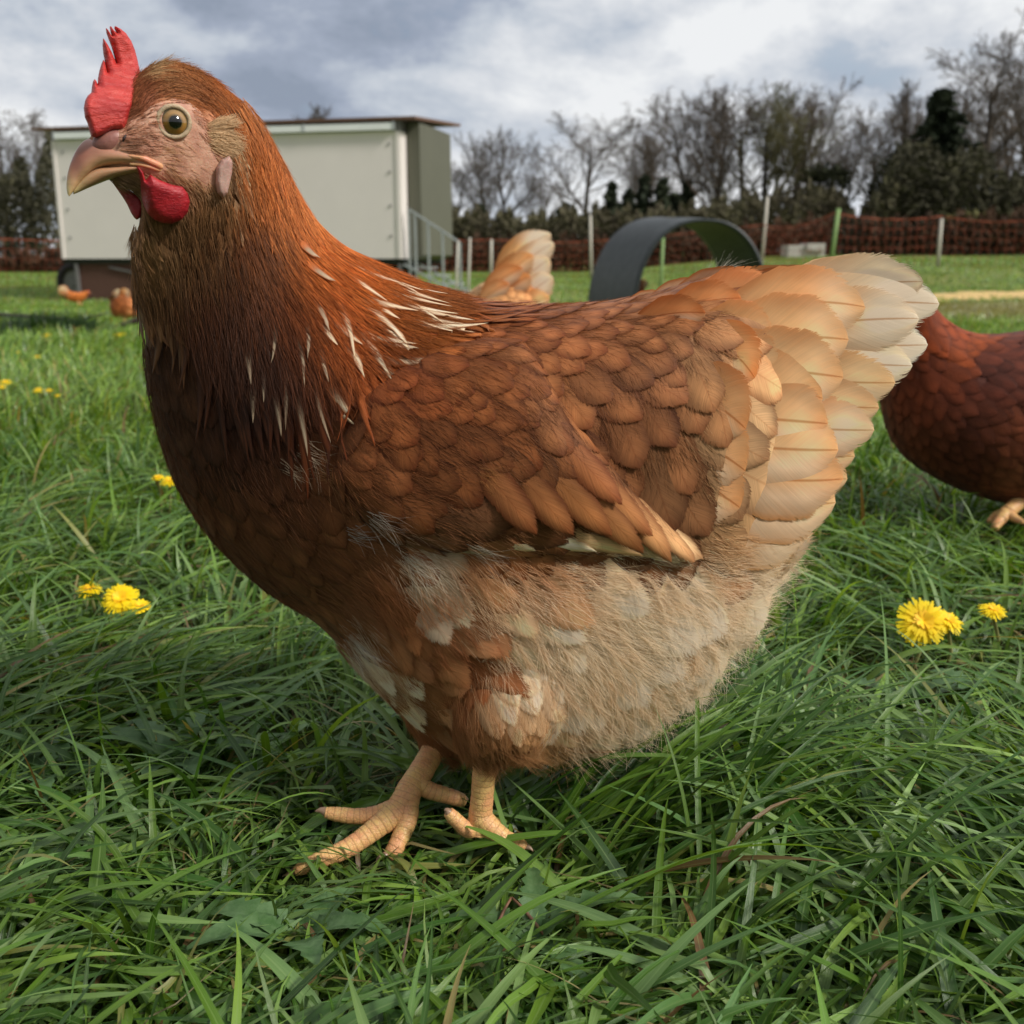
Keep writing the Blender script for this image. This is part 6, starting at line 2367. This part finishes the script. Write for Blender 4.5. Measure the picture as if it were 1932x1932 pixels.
def empty_part(name, root):
    """a tiny mesh core that carries the tail feathers"""
    A = Acc()
    A.tube([P(1330, 700, .566), P(1400, 720, .566), P(1470, 760, .566)], [.028, .020, .006], 14, fcol=(*s2l((190, 140, 90)), 1))
    return A.build(name, [M_BODY], root)


def head_parts(root, body, BV, bv):
    r = np.random.default_rng(4)
    HB = BV
    nrm_h = mean_nrm(24)

    def hit(x, y):
        h = HB.ray_cast(Vector(CAMP), Vector(ray(x, y)).normalized())
        if h[0] is None:
            return P(x, y, .49), nrm_h
        return np.array(h[0]), np.array(h[1])

    # face skin patch: shallow cushion over eye, cheek and lores
    face = [Z1(*p) for p in ((530, 800), (560, 740), (640, 700), (700, 640), (780, 600), (880, 580), (980, 600), (1060, 660), (1110, 740), (1130, 800), (1220, 900), (1280, 960), (1285, 1040), (1260, 1160), (1200, 1250), (1100, 1270), (980, 1210), (840, 1180), (700, 1130), (620, 1120), (560, 1060), (440, 1040), (360, 990), (340, 900), (420, 840), (480, 800))]
    A = inflate(face, lambda x, y: hit(x, y)[0], .0042, 1.6, 22, nrm_h)
    A.build('face', [M_SKIN], root)
    FB = bvh_of(np.concatenate([bv, A.v[0]]), np.zeros((0, 4), int)) if False else bvh_of(A.v[0], A.q[0])

    # ---- eye
    ep, en = hit(328, 231)
    toc = CAMP - ep
    toc /= np.linalg.norm(toc)
    ax = en * .35 + toc * .65
    ax /= np.linalg.norm(ax)
    R0 = .0078
    c = ep + ax * .0022 - ax * R0 * .62
    ux = np.cross(ax, [0, 0, 1.0]); ux /= np.linalg.norm(ux)
    uy = np.cross(ux, ax)

    def eye(c, ax, ux, uy, par):
        E = Acc()
        V, er, q = [], [], []
        n, m = 40, 26
        for i in range(m + 1):
            th = (i / m) * 1.9
            bulge = .0008 * max(0, 1 - (th / .62) ** 2)
            for k in range(n):
                a = 2 * math.pi * k / n
                V.append(c + ax * (R0 + bulge) * math.cos(th) + (ux * math.cos(a) + uy * math.sin(a)) * R0 * math.sin(th))
                er.append(min(1.0, th / .92))
        q = [(i * n + k, i * n + (k + 1) % n, (i + 1) * n + (k + 1) % n, (i + 1) * n + k) for i in range(m) for k in range(n)]
        E.add(V, q)
        E.at['er'] = [np.array(er)]
        eo = E.build('eye', [M_EYE], par)
        # lids: two soft rolled rings
        Ld = Acc()
        for rad, tube_r, h in ((.0066, .00105, .0030), (.0080, .0011, .0016)):
            pts = []
            for k in range(49):
                a = 2 * math.pi * k / 48
                s_ = 1.0 + .06 * math.cos(a - .5)
                hh = c + ax * math.sqrt(max(R0 ** 2 - (rad * .93) ** 2, 0)) * (1.0) + (ux * math.cos(a) * s_ + uy * math.sin(a) * .96 * s_) * rad
                hh = hh + ax * (.0004 if rad < .007 else -.0012)
                pts.append(hh)
            Ld.tube(pts, [tube_r * (1 + .12 * math.sin(k * 5.3) * math.sin(k * 2.1)) for k in range(49)], 10, cap=False)
        Ld.build('eyelid', [M_LID], eo)
    eye(c, ax, ux, uy, root)
    # far eye mirrored across the head's mid-plane
    mc = body.key[int(8 * 4.6)]
    mp = (mc[:3] + mc[3:6]) / 2
    mnv = mc[7:10] / np.linalg.norm(mc[7:10])
    refl = lambda p: p - 2 * mnv * ((p - mp) @ mnv)
    reflv = lambda v: v - 2 * mnv * (v @ mnv)
    eye(refl(c), reflv(ax), reflv(ux), reflv(uy), root)

    # ---- comb
    comb = [(632, 430), (634, 385), (618, 310), (600, 240), (574, 175), (535, 118), (498, 88), (455, 65), (452, 78), (470, 118), (448, 96), (430, 70), (418, 68), (424, 100), (436, 140), (412, 100), (390, 76), (396, 112), (412, 158), (432, 210), (450, 275), (468, 335),
            (454, 300), (433, 250), (406, 200), (372, 150), (368, 200), (374, 262), (388, 330), (404, 400), (396, 370), (386, 325), (374, 304), (360, 335), (345, 385), (335, 440), (334, 492), (326, 460), (312, 442), (300, 460), (292, 500), (288, 540), (262, 562), (244, 595), (234, 650), (242, 715), (262, 760), (272, 800),
            (286, 850), (320, 862), (380, 838), (440, 810), (520, 805), (545, 770), (560, 700), (580, 640), (600, 560), (615, 500)]
    comb = [Z1(*p) for p in comb]
    yc = lambda x, y: .4915 + (x - 165) * .00012
    A = inflate(comb, lambda x, y: P(x, y, yc(x, y) - .0145 * float(sstep(y, 100, 215))), .0100, .7, 12, mean_nrm(24))
    A.build('comb', [M_COMB], root)

    # ---- wattles
    wt = [Z1(*p) for p in ((602, 1068), (622, 1078), (650, 1110), (668, 1170), (700, 1130), (760, 1165), (850, 1200), (930, 1215), (968, 1262), (984, 1325), (968, 1395), (925, 1448), (855, 1478), (790, 1474), (730, 1450), (680, 1400), (648, 1330), (636, 1250), (634, 1170), (618, 1110))]
    A = inflate(wt, lambda x, y: hit(x, y)[0] + nrm_h * (.0035 + .0015 * math.sin((x - 255) * .03)), .0095, 1.0, 20, nrm_h)
    A.build('wattle', [M_WATTLE], root)
    wf = [Z1(*p) for p in ((430, 1170), (480, 1190), (560, 1230), (640, 1290), (660, 1360), (640, 1430), (612, 1448), (592, 1430), (570, 1395), (545, 1340), (515, 1290), (480, 1240))]
    A = inflate(wf, lambda x, y: P(x, y, .5005), .007, 1.0, 9, nrm_h)
    A.build('wattle', [M_WATTLE], root)

    # ---- earlobe and ear tuft
    el = [Z1(*p) for p in ((1172, 1080), (1205, 1025), (1262, 995), (1286, 1040), (1282, 1120), (1264, 1200), (1250, 1262), (1214, 1296), (1180, 1262), (1166, 1190), (1170, 1130))]
    A = inflate(el, lambda x, y: hit(x, y)[0] + nrm_h * .0034, .006, 1.0, 8, nrm_h)
    A.build('earlobe', [M_LOBE], root)
    EL2 = Acc()
    EL2.add(np.array([refl(v) for v in A.v[0]]), A.q[0][:, ::-1])
    EL2.build('earlobe', [M_LOBE], root)

    # ---- beak
    def Hw(p, Y): return P(*Z1(*p), Y)
    def beak_loft(rows, name, y_flip):
        key = catmull([np.concatenate([Hw(a, Y), Hw(b, Y), [w]]) for a, b, w, Y in rows], 6)
        n = 28
        V, bk = [], []
        side = mean_nrm(26)
        for i, k in enumerate(key):
            T, B, w = k[:3], k[3:6], k[6]
            c, Av = (T + B) / 2, (T - B) / 2
            for j in range(n):
                a = 2 * math.pi * j / n
                ca, sa = math.cos(a), math.sin(a)
                prof = (1 - .28 * ca) if not y_flip else (1 + .2 * ca)       # upper mandible is wider at the cutting edge
                V.append(c + Av * math.copysign(abs(ca) ** .85, ca) + side * w * sa * prof)
                bk.append((i / (len(key) - 1), .5 - .5 * ca if not y_flip else .75, 0))
        q = [(i * n + j, i * n + (j + 1) % n, (i + 1) * n + (j + 1) % n, (i + 1) * n + j) for i in range(len(key) - 1) for j in range(n)]
        V.append(key[-1][:3] * .5 + key[-1][3:6] * .5); bk.append((1, .5, 0))
        t = [(len(V) - 1, (len(key) - 1) * n + j, (len(key) - 1) * n + (j + 1) % n) for j in range(n)]
        A.add(V, q, t)
        A.at.setdefault('bk', []).append(np.array(bk))
    A = Acc()
    beak_loft([((420, 900), (690, 1068), .0105, .492), ((330, 872), (560, 1062), .0098, .4895), ((270, 868), (430, 1064), .0084, .487), ((222, 896), (330, 1086), .0066, .485), ((178, 955), (262, 1130), .0050, .4832),
               ((142, 1035), (205, 1190), .0033, .482), ((118, 1120), (166, 1240), .0022, .4805), ((110, 1200), (142, 1268), .0012, .4795), ((116, 1258), (130, 1280), .0004, .479)], 'upper', False)
    beak_loft([((690, 1058), (640, 1118), .0088, .493), ((560, 1062), (520, 1138), .0080, .490), ((430, 1070), (420, 1160), .0068, .4875), ((330, 1076), (330, 1194), .0054, .4853), ((262, 1112), (262, 1222), .0041, .4836),
               ((205, 1170), (205, 1248), .0023, .4822), ((160, 1232), (160, 1266), .0010, .481)], 'lower', True)
    A.build('beak', [M_BEAK], root)
    # nostril swelling and the fleshy corner of the gape
    N_ = Acc()
    side = mean_nrm(26)
    for sgn in (1, -1):
        cen = Hw((400, 902), .4895) + side * (.0068 if sgn > 0 else -.0068)
        an = np.linspace(0, math.pi, 13)
        V = []
        for i, th in enumerate(np.linspace(0, math.pi, 13)):
            for k in range(20):
                a = 2 * math.pi * k / 20
                V.append(cen + RGT * .0072 * math.cos(th) + (np.array([.15, 0, 1]) * .0056 * math.cos(a) + np.array([0, -1, 0]) * .0046 * math.sin(a)) * math.sin(th) + UPV * .0012 * math.cos(th))
        q = [(i * 20 + k, i * 20 + (k + 1) % 20, (i + 1) * 20 + (k + 1) % 20, (i + 1) * 20 + k) for i in range(12) for k in range(20)]
        N_.add(V, q)
    N_.build('nostril', [M_NOSTRIL], root)
    D_ = Acc()
    p0 = Hw((466, 882), .4895) + side * .0118 + RGT * .002
    D_.tube([p0 + UPV * .0014 + RGT * .0008, p0, p0 - UPV * .0016 - RGT * .0006], [.0003, .00075, .0003], 8)
    D_.build('nostril_slit', [plain('nostril_dark', L3(50, 28, 24), .6)], root)
    G_ = Acc()
    gp = [hit(*Z1(*p))[0] + nrm_h * o for p, o in (((520, 990), .0016), ((590, 1000), .0022), ((660, 1014), .0024), ((720, 1040), .0022), ((770, 1064), .0018), ((792, 1082), .0010))]
    G_.tube(catmull(gp, 5), np.interp(np.linspace(0, 1, 26), [0, .5, .85, 1], [.0006, .0013, .0014, .0006]), 10)
    gp = [hit(*Z1(*p))[0] + nrm_h * o for p, o in (((560, 1050), .0016), ((640, 1056), .0018), ((700, 1070), .0018), ((760, 1088), .0014), ((792, 1088), .0008))]
    G_.tube(catmull(gp, 5), np.interp(np.linspace(0, 1, 21), [0, .5, .85, 1], [.0006, .0010, .0011, .0006]), 10)
    G_.build('gape', [M_GAPE], root)

    # ---- short head feathers and facial bristles
    pos, near, sd_, mn = body.sample(240000, r)
    q = projv(near)
    rowlim = (q[:, 1] < 540) & (q[:, 0] < 560)
    z = (q - np.array([96, 32])) / .2645
    d_eye = np.hypot(q[:, 0] - 328, (q[:, 1] - 231))
    k = rowlim & (d_eye > 34)
    # keep comb root, beak and gape clear
    k &= ~((z[:, 0] < 500) & (z[:, 1] < 860) & (z[:, 1] > 300)) | (z[:, 1] < 300)
    k &= ~((z[:, 0] < 500) & (z[:, 1] < 1110) & (z[:, 1] > 800))
    k &= ~((z[:, 0] < 790) & (z[:, 0] > 480) & (z[:, 1] < 1100) & (z[:, 1] > 985))
    pos, q, sd_, mn, z = pos[k], q[k], sd_[k], mn[k], z[k]
    bare = ((z[:, 0] > 560) & (z[:, 0] < 1180) & (z[:, 1] > 620) & (z[:, 1] < 1250))
    dens = np.where(bare, .7, .85)
    cap = 52000 / max(1, (dens).sum())
    keep = r.random(len(pos)) < dens * cap
    pos, q, sd_, mn, z, bare = pos[keep], q[keep], sd_[keep], mn[keep], z[keep], bare[keep]
    n = len(pos)
    print('bristles', n)
    nr = np.zeros((n, 3))
    pp = pos.copy()
    for i in range(n):
        h = HB.find_nearest(Vector(pos[i]))
        nr[i] = h[1]
        if sd_[i] > 0:
            h2 = FB.find_nearest(Vector(pos[i]))
            if h2[0] is not None and h2[3] < .0026 and (Vector(h2[0]) - Vector(pos[i])).dot(h[1]) > 0:
                pp[i] = h2[0]
    d = screen_dir(flow_field(q + r.normal(0, 3, q.shape)))
    f = sd_ < 0
    d[f] = d[f] - 2 * mn[f] * np.sum(d[f] * mn[f], 1)[:, None]
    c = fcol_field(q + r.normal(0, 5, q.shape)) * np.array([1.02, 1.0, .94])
    dark = r.random(n)
    mul = np.where(dark < .28, .38, np.where(dark > .8, 1.2, .82))[:, None] * r.uniform(.85, 1.15, (n, 1))
    c = np.clip(c * mul, 0, .9)
    c[bare & (dark < .35)] *= np.array([.8, .62, .5])
    L = np.where(bare, r.uniform(.0026, .0050, n), r.uniform(.005, .010, n))
    L = L * np.where(q[:, 1] > 400, 1.4, 1)
    cheek = bare & (z[:, 0] > 760) & (z[:, 1] > 880)
    L = np.where(cheek, r.uniform(.005, .008, n), L)
    c[cheek] = s2l((206, 160, 118)) * r.uniform(.5, 1.15, (int(cheek.sum()), 1))
    strands('head_feathers', pp + nr * .0003, d, nr, L, .00010, c, M_FACEHAIR, root, lift=.10, wob=.12)
    # ear tuft
    et = np.array([Z1(*p) for p in ((1100, 800), (1150, 760), (1200, 750), (1260, 785), (1290, 850), (1280, 930), (1230, 975), (1170, 950), (1110, 900), (1090, 850))])
    P0, N0, D0, L0, C0 = [], [], [], [], []
    for _ in range(2400):
        x, y = Z1(rnd.uniform(1060, 1270), rnd.uniform(750, 980))
        if math.hypot((x - 405) / 26, (y - 257) / 30) > 1: continue
        p, nn = hit(x, y)
        P0.append(p + nn * .0008); N0.append(nn)
        dx, dy = 1.0, (-.35 if y < 245 else .25) + rnd.gauss(0, .15)
        D0.append(screen_dir(np.array([[dx, dy]]))[0]); L0.append(rnd.uniform(.005, .009)); C0.append(s2l((236, 200, 156)) * rnd.uniform(.6, 1.05))
    strands('ear_tuft', np.array(P0), np.array(D0), np.array(N0), np.array(L0), .00013, np.array(C0), M_FACEHAIR, root, lift=.42, wob=.10)


hen_front()

# ---------------------------------------------------------------- the other hens
def small_hen(name_label, secs, cols, flow, tail_spec, head=None, legs=None, fsize=.026, nf=5000, seed=1, claws=True):
    """secs like SEC; cols/flow fields; tail_spec list of (root, tip, width, Yoff, colour, tip colour); head dict"""
    r = np.random.default_rng(seed)
    sh = Loft(secs, 6, 40, .06)
    ym = float(np.mean([s[5] for s in secs]))
    cx = float(np.mean(sh.V[:, :, 0]))
    root = empty('hen', (cx, ym, float(gz(cx, ym))), name_label, 'hen', None)
    cf, ff = Field([(a, b, *s2l((c, d_, e)), w) for a, b, c, d_, e, w in cols], 3), Field(flow, 2, 3.0)
    A = Acc()
    c = cf(projv(sh.v)) * .8
    A.add(sh.v, sh.q, sh.t, m=0, fcol=np.concatenate([c, np.ones((len(c), 1))], 1), bk=(0, 0, 0))
    px2m = ym / FPX
    for leg in (legs or []):
        for pts, rs in leg:
            B = Acc()
            B.tube(catmull([P(*p) for p in pts], 5), catmull(np.array(rs)[:, None], 5)[:, 0], 12)
            A.add(B.v[0], B.q[0], B.t[0], m=1, fcol=(.6, .45, .25, 1), bk=(0, 0, 0))
    A.build('body', [M_BODY, M_LEG], root)
    BV = bvh_of(sh.v, sh.q, sh.t)
    pos, near, side, mn = sh.sample(nf * 4, r)
    k = thin_points(pos, np.full(len(pos), fsize * .36))[:nf]
    pos, near, side, mn = pos[k], near[k], side[k], mn[k]
    q = projv(near)
    d = screen_dir(ff(q))
    f = side < 0
    d[f] = d[f] - 2 * mn[f] * np.sum(d[f] * mn[f], 1)[:, None]
    L = fsize * r.uniform(.85, 1.2, len(q))
    c = (.8 if seed == 2 else 1.0) * cf(q + r.normal(0, 4, q.shape)) * r.uniform(.8, 1.2, (len(q), 1))
    res = feathers(BV, pos, d, L, L * .70, 0, np.concatenate([c, r.uniform(.15, .55, (len(q), 1))], 1), np.full(len(q), fsize * .045), .03, np.full(len(q), .08))
    FA = Acc()
    FA.add(res[0], res[1], fcol=res[2], fuv=res[3])
    FA.build('body_feathers', [M_FEATHER], root)
    if tail_spec:
        TA = Acc()
        for a, b, w, yo, c0, c1, sg in tail_spec:
            for s_ in (1, -1):
                y = ym - s_ * yo
                big_feather(P(*a, y), P(*b, y - s_ * .004 * ym), w, (0, -s_, .1), sg * s_, .2, (*s2l(c0), .7), s2l(c1), TA)
        TA.build('tail', [M_TAIL], root)
    if head:
        hx, hy, hr, dr = head['at'][0], head['at'][1], head['r'], head['dir']      # dir: -1 facing left, 1 right
        c = P(hx, hy, ym)
        H = Acc()
        # skull, beak, comb, wattle, eye in metres about c
        def E(cc, a, b_, d3, m, n=14):
            V = []
            for i in range(n + 1):
                th = math.pi * i / n
                for k_ in range(16):
                    an = 2 * math.pi * k_ / 16
                    V.append(cc + np.array([a * math.cos(th), d3 * math.sin(th) * math.cos(an), b_ * math.sin(th) * math.sin(an)]))
            q_ = [(i * 16 + k_, i * 16 + (k_ + 1) % 16, (i + 1) * 16 + (k_ + 1) % 16, (i + 1) * 16 + k_) for i in range(n) for k_ in range(16)]
            return V, q_
        V, q_ = E(c, hr * 1.15, hr, hr * .85, 0)
        A = Acc(); A.add(V, q_, fcol=(*(cf([(hx, hy)])[0] * .8), 1)); A.build('head_feathers', [M_BODY], root)
        A = Acc(); A.tube([c + (dr * hr * .9, 0, -.1 * hr), c + (dr * hr * 1.6, 0, -.2 * hr), c + (dr * hr * 2.1, 0, -.55 * hr)], [hr * .42, hr * .3, hr * .04], 10)
        A.at['bk'] = [np.zeros((A.n, 3))]
        A.build('beak', [M_BEAK], root)
        cp = [(-.6, .7), (-.5, 1.5), (-.2, 1.1), (0, 1.9), (.25, 1.2), (.5, 1.7), (.7, 1.0), (.95, 1.3), (1.15, .5), (1.0, .1), (.2, .6)]
        A = inflate([(x * 10 * dr, -z * 10) for x, z in cp], lambda x, y: c + np.array([x / 10 * hr, 0, -y / 10 * hr]), hr * .35, .9, 3, (0, -1, 0)); A.build('comb', [M_COMB], root)
        for s_ in (-1, 1):
            wp = [(.6, -.5), (1.0, -.6), (1.05, -1.2), (.8, -1.7), (.5, -1.5), (.45, -.9)]
            A = inflate([(x * 10 * dr, -z * 10) for x, z in wp], lambda x, y: c + np.array([x / 10 * hr, s_ * hr * .45, -y / 10 * hr]), hr * .25, .9, 2.5, (0, -1, 0)); A.build('wattle', [M_WATTLE], root)
            V, q_ = E(c + np.array([dr * hr * .35, s_ * hr * .74, .18 * hr]), hr * .2, hr * .2, hr * .2, 0, 8)
            A = Acc(); A.add(V, q_); A.at['er'] = [np.full(len(V), .3)]; A.build('eye', [M_EYE], root)
    return root


# dark mahogany hen half out of the picture on the right
small_hen('dark mahogany hen cut off by the right edge behind the big hen\'s tail',
          [(1752, 568, 1704, 600, .020, 1.24, 0), (1762, 582, 1684, 645, .028, 1.24, 0), (1785, 606, 1670, 705, .040, 1.245, 0), (1830, 628, 1670, 775, .055, 1.25, 0), (1890, 632, 1694, 842, .070, 1.25, 0),
           (1960, 624, 1752, 893, .080, 1.25, 0), (2040, 612, 1850, 935, .084, 1.25, 0), (2120, 590, 1950, 950, .080, 1.25, 0), (2190, 560, 2060, 920, .066, 1.25, 0), (2235, 560, 2150, 830, .045, 1.25, 0), (2255, 590, 2215, 720, .02, 1.25, 0)],
          [(1760, 600, 150, 66, 26, 60), (1800, 640, 150, 70, 30, 50), (1720, 700, 128, 60, 34, 60), (1700, 800, 116, 60, 38, 60), (1850, 700, 96, 46, 32, 60), (1800, 820, 98, 50, 34, 60), (1920, 800, 132, 70, 46, 50), (1930, 700, 98, 48, 34, 60), (1900, 900, 130, 76, 50, 50), (2100, 700, 110, 60, 40, 90), (2200, 700, 140, 90, 60, 80)],
          [(1760, 600, .6, .9, 50), (1700, 750, .1, 1, 50), (1850, 660, 1, .3, 60), (1760, 860, .6, .8, 50), (1900, 750, 1, .3, 60), (1900, 880, .7, .7, 60), (2150, 700, 1, -.1, 90)],
          [((2200, 640), (2330, 520 + 24 * k), .045, .012, (120, 66, 44), (140, 90, 64), .05) for k in range(5)],
          head={'at': (1722, 580), 'r': .016, 'dir': -1},
          legs=[[([(1935, 925, 1.23), (1925, 945, 1.215), (1898, 968, 1.20)], [.012, .009, .008]), ([(1898, 968, 1.20), (1884, 985, 1.19), (1876, 998, 1.18)], [.008, .006, .004]), ([(1898, 968, 1.20), (1915, 978, 1.19), (1932, 986, 1.18)], [.007, .005, .003]), ([(1898, 968, 1.20), (1880, 972, 1.21), (1866, 984, 1.20)], [.007, .005, .003])],
                [([(2040, 930, 1.29), (2045, 955, 1.29), (2050, 980, 1.28)], [.012, .008, .008]), ([(2050, 980, 1.28), (2030, 992, 1.26), (2010, 1000, 1.25)], [.008, .006, .003]), ([(2050, 980, 1.28), (2060, 992, 1.26), (2070, 1000, 1.24)], [.007, .006, .003])]],
          fsize=.030, nf=2600, seed=2)

# pale hen seen from behind over the big hen's back
small_hen('pale buff hen with an upright cream tail seen beyond the big hen\'s back',
          [(800, 640, 770, 690, .03, 2.2, 0), (838, 600, 800, 720, .05, 2.2, 0), (872, 566, 842, 752, .07, 2.2, 0), (905, 536, 890, 775, .085, 2.2, 0), (945, 520, 945, 785, .09, 2.2, 0), (985, 522, 990, 770, .08, 2.2, 0), (1015, 535, 1020, 730, .06, 2.2, 0), (1032, 560, 1038, 680, .03, 2.2, 0)],
          [(900, 560, 232, 180, 124, 30), (880, 550, 244, 220, 180, 16), (950, 560, 222, 160, 104, 30), (1000, 570, 228, 168, 112, 30), (980, 540, 206, 140, 88, 16), (900, 680, 220, 170, 120, 60), (1030, 560, 236, 180, 124, 20)],
          [(880, 580, -.3, 1, 30), (950, 560, .6, .8, 30), (1010, 580, .6, .8, 30), (920, 700, .4, 1, 60)],
          [((930, 548), (1038, 440), .062, .012, (226, 176, 118), (250, 244, 228), .10), ((945, 545), (1044, 458), .055, .020, (234, 200, 156), (248, 240, 222), .06), ((955, 560), (1036, 488), .060, .030, (238, 210, 170), (246, 236, 212), .03),
           ((965, 575), (1042, 522), .058, .036, (240, 220, 186), (248, 238, 214), .0), ((925, 560), (1005, 480), .055, .042, (206, 148, 92), (222, 172, 118), .06), ((935, 570), (1000, 520), .052, .055, (196, 132, 78), (216, 160, 104), .06),
           ((905, 565), (985, 505), .045, .060, (214, 152, 98), (200, 138, 84), .06), ((960, 585), (1036, 560), .05, .055, (226, 168, 110), (238, 196, 142), .0), ((900, 575), (960, 535), .04, .066, (222, 164, 110), (206, 146, 94), .05)],
          head={'at': (775, 700), 'r': .018, 'dir': -1},
          legs=[[([(930, 770, 2.16), (928, 785, 2.16), (926, 797, 2.16)], [.012, .009, .008]), ([(926, 797, 2.16), (905, 800, 2.14)], [.008, .003])], [([(960, 770, 2.24), (962, 785, 2.24), (962, 794, 2.24)], [.012, .009, .008]), ([(962, 794, 2.24), (945, 797, 2.22)], [.008, .003])]],
          fsize=.040, nf=1500, seed=3)

# small hens far off on the left
small_hen('small orange hen with a pale tail pecking in front of the hen house skirt',
          [(214, 566, 208, 580, .03, 7.6, 0), (222, 556, 212, 592, .05, 7.6, 0), (232, 552, 218, 598, .06, 7.6, 0), (243, 556, 232, 601, .06, 7.6, 0), (253, 568, 246, 600, .05, 7.6, 0), (259, 580, 256, 594, .03, 7.6, 0)],
          [(225, 570, 160, 90, 48, 10), (240, 562, 206, 130, 76, 10), (250, 585, 222, 150, 96, 10), (222, 592, 176, 116, 66, 10), (236, 590, 170, 104, 60, 10)],
          [(225, 570, .5, 1, 20), (250, 580, 1, .4, 20)],
          [((228, 572), (222, 546), .09, .02, (226, 168, 112), (244, 226, 196), .0), ((236, 570), (234, 544), .09, .03, (206, 130, 74), (220, 170, 120), .0), ((220, 576), (214, 556), .08, .03, (120, 84, 50), (90, 70, 50), .0)],
          head={'at': (259, 592), 'r': .017, 'dir': 1},
          legs=[[([(235, 598, 7.58), (235, 606, 7.58)], [.012, .010])], [([(245, 598, 7.64), (246, 606, 7.64)], [.012, .010])]], fsize=.06, nf=500, seed=4)
small_hen('tiny orange hen in front of the hen house wheel',
          [(128, 548, 122, 556, .03, 15.5, 0), (138, 551, 130, 566, .06, 15.5, 0), (148, 552, 142, 570, .07, 15.5, 0), (158, 550, 154, 569, .06, 15.5, 0), (165, 549, 163, 562, .03, 15.5, 0)],
          [(145, 560, 216, 124, 60, 12), (125, 552, 228, 160, 110, 8)], [(140, 560, -1, .2, 20)],
          [((130, 556), (112, 542), .14, .02, (232, 170, 120), (240, 200, 160), .0)], head={'at': (166, 552), 'r': .02, 'dir': 1},
          legs=[[([(148, 568, 15.46), (148, 577, 15.46)], [.014, .012])], [([(153, 568, 15.54), (154, 577, 15.54)], [.014, .012])]], fsize=.07, nf=300, seed=6)
small_hen('small dark brown hen inside the half-pipe shelter',
          [(1199, 530, 1196, 545, .03, 10.9, 0), (1204, 528, 1198, 560, .06, 10.9, 0), (1210, 532, 1204, 572, .08, 10.9, 0), (1215, 542, 1212, 572, .06, 10.9, 0), (1218, 552, 1217, 565, .03, 10.9, 0)],
          [(1205, 540, 120, 72, 44, 10), (1210, 560, 176, 120, 76, 10)], [(1208, 550, .4, 1, 20)],
          [((1210, 545), (1216, 528), .10, .02, (150, 96, 60), (190, 140, 96), .0)], head={'at': (1199, 527), 'r': .02, 'dir': -1},
          legs=[[([(1207, 570, 10.86), (1207, 582, 10.86)], [.014, .012])], [([(1211, 570, 10.95), (1211, 582, 10.95)], [.014, .012])]], fsize=.07, nf=300, seed=7)
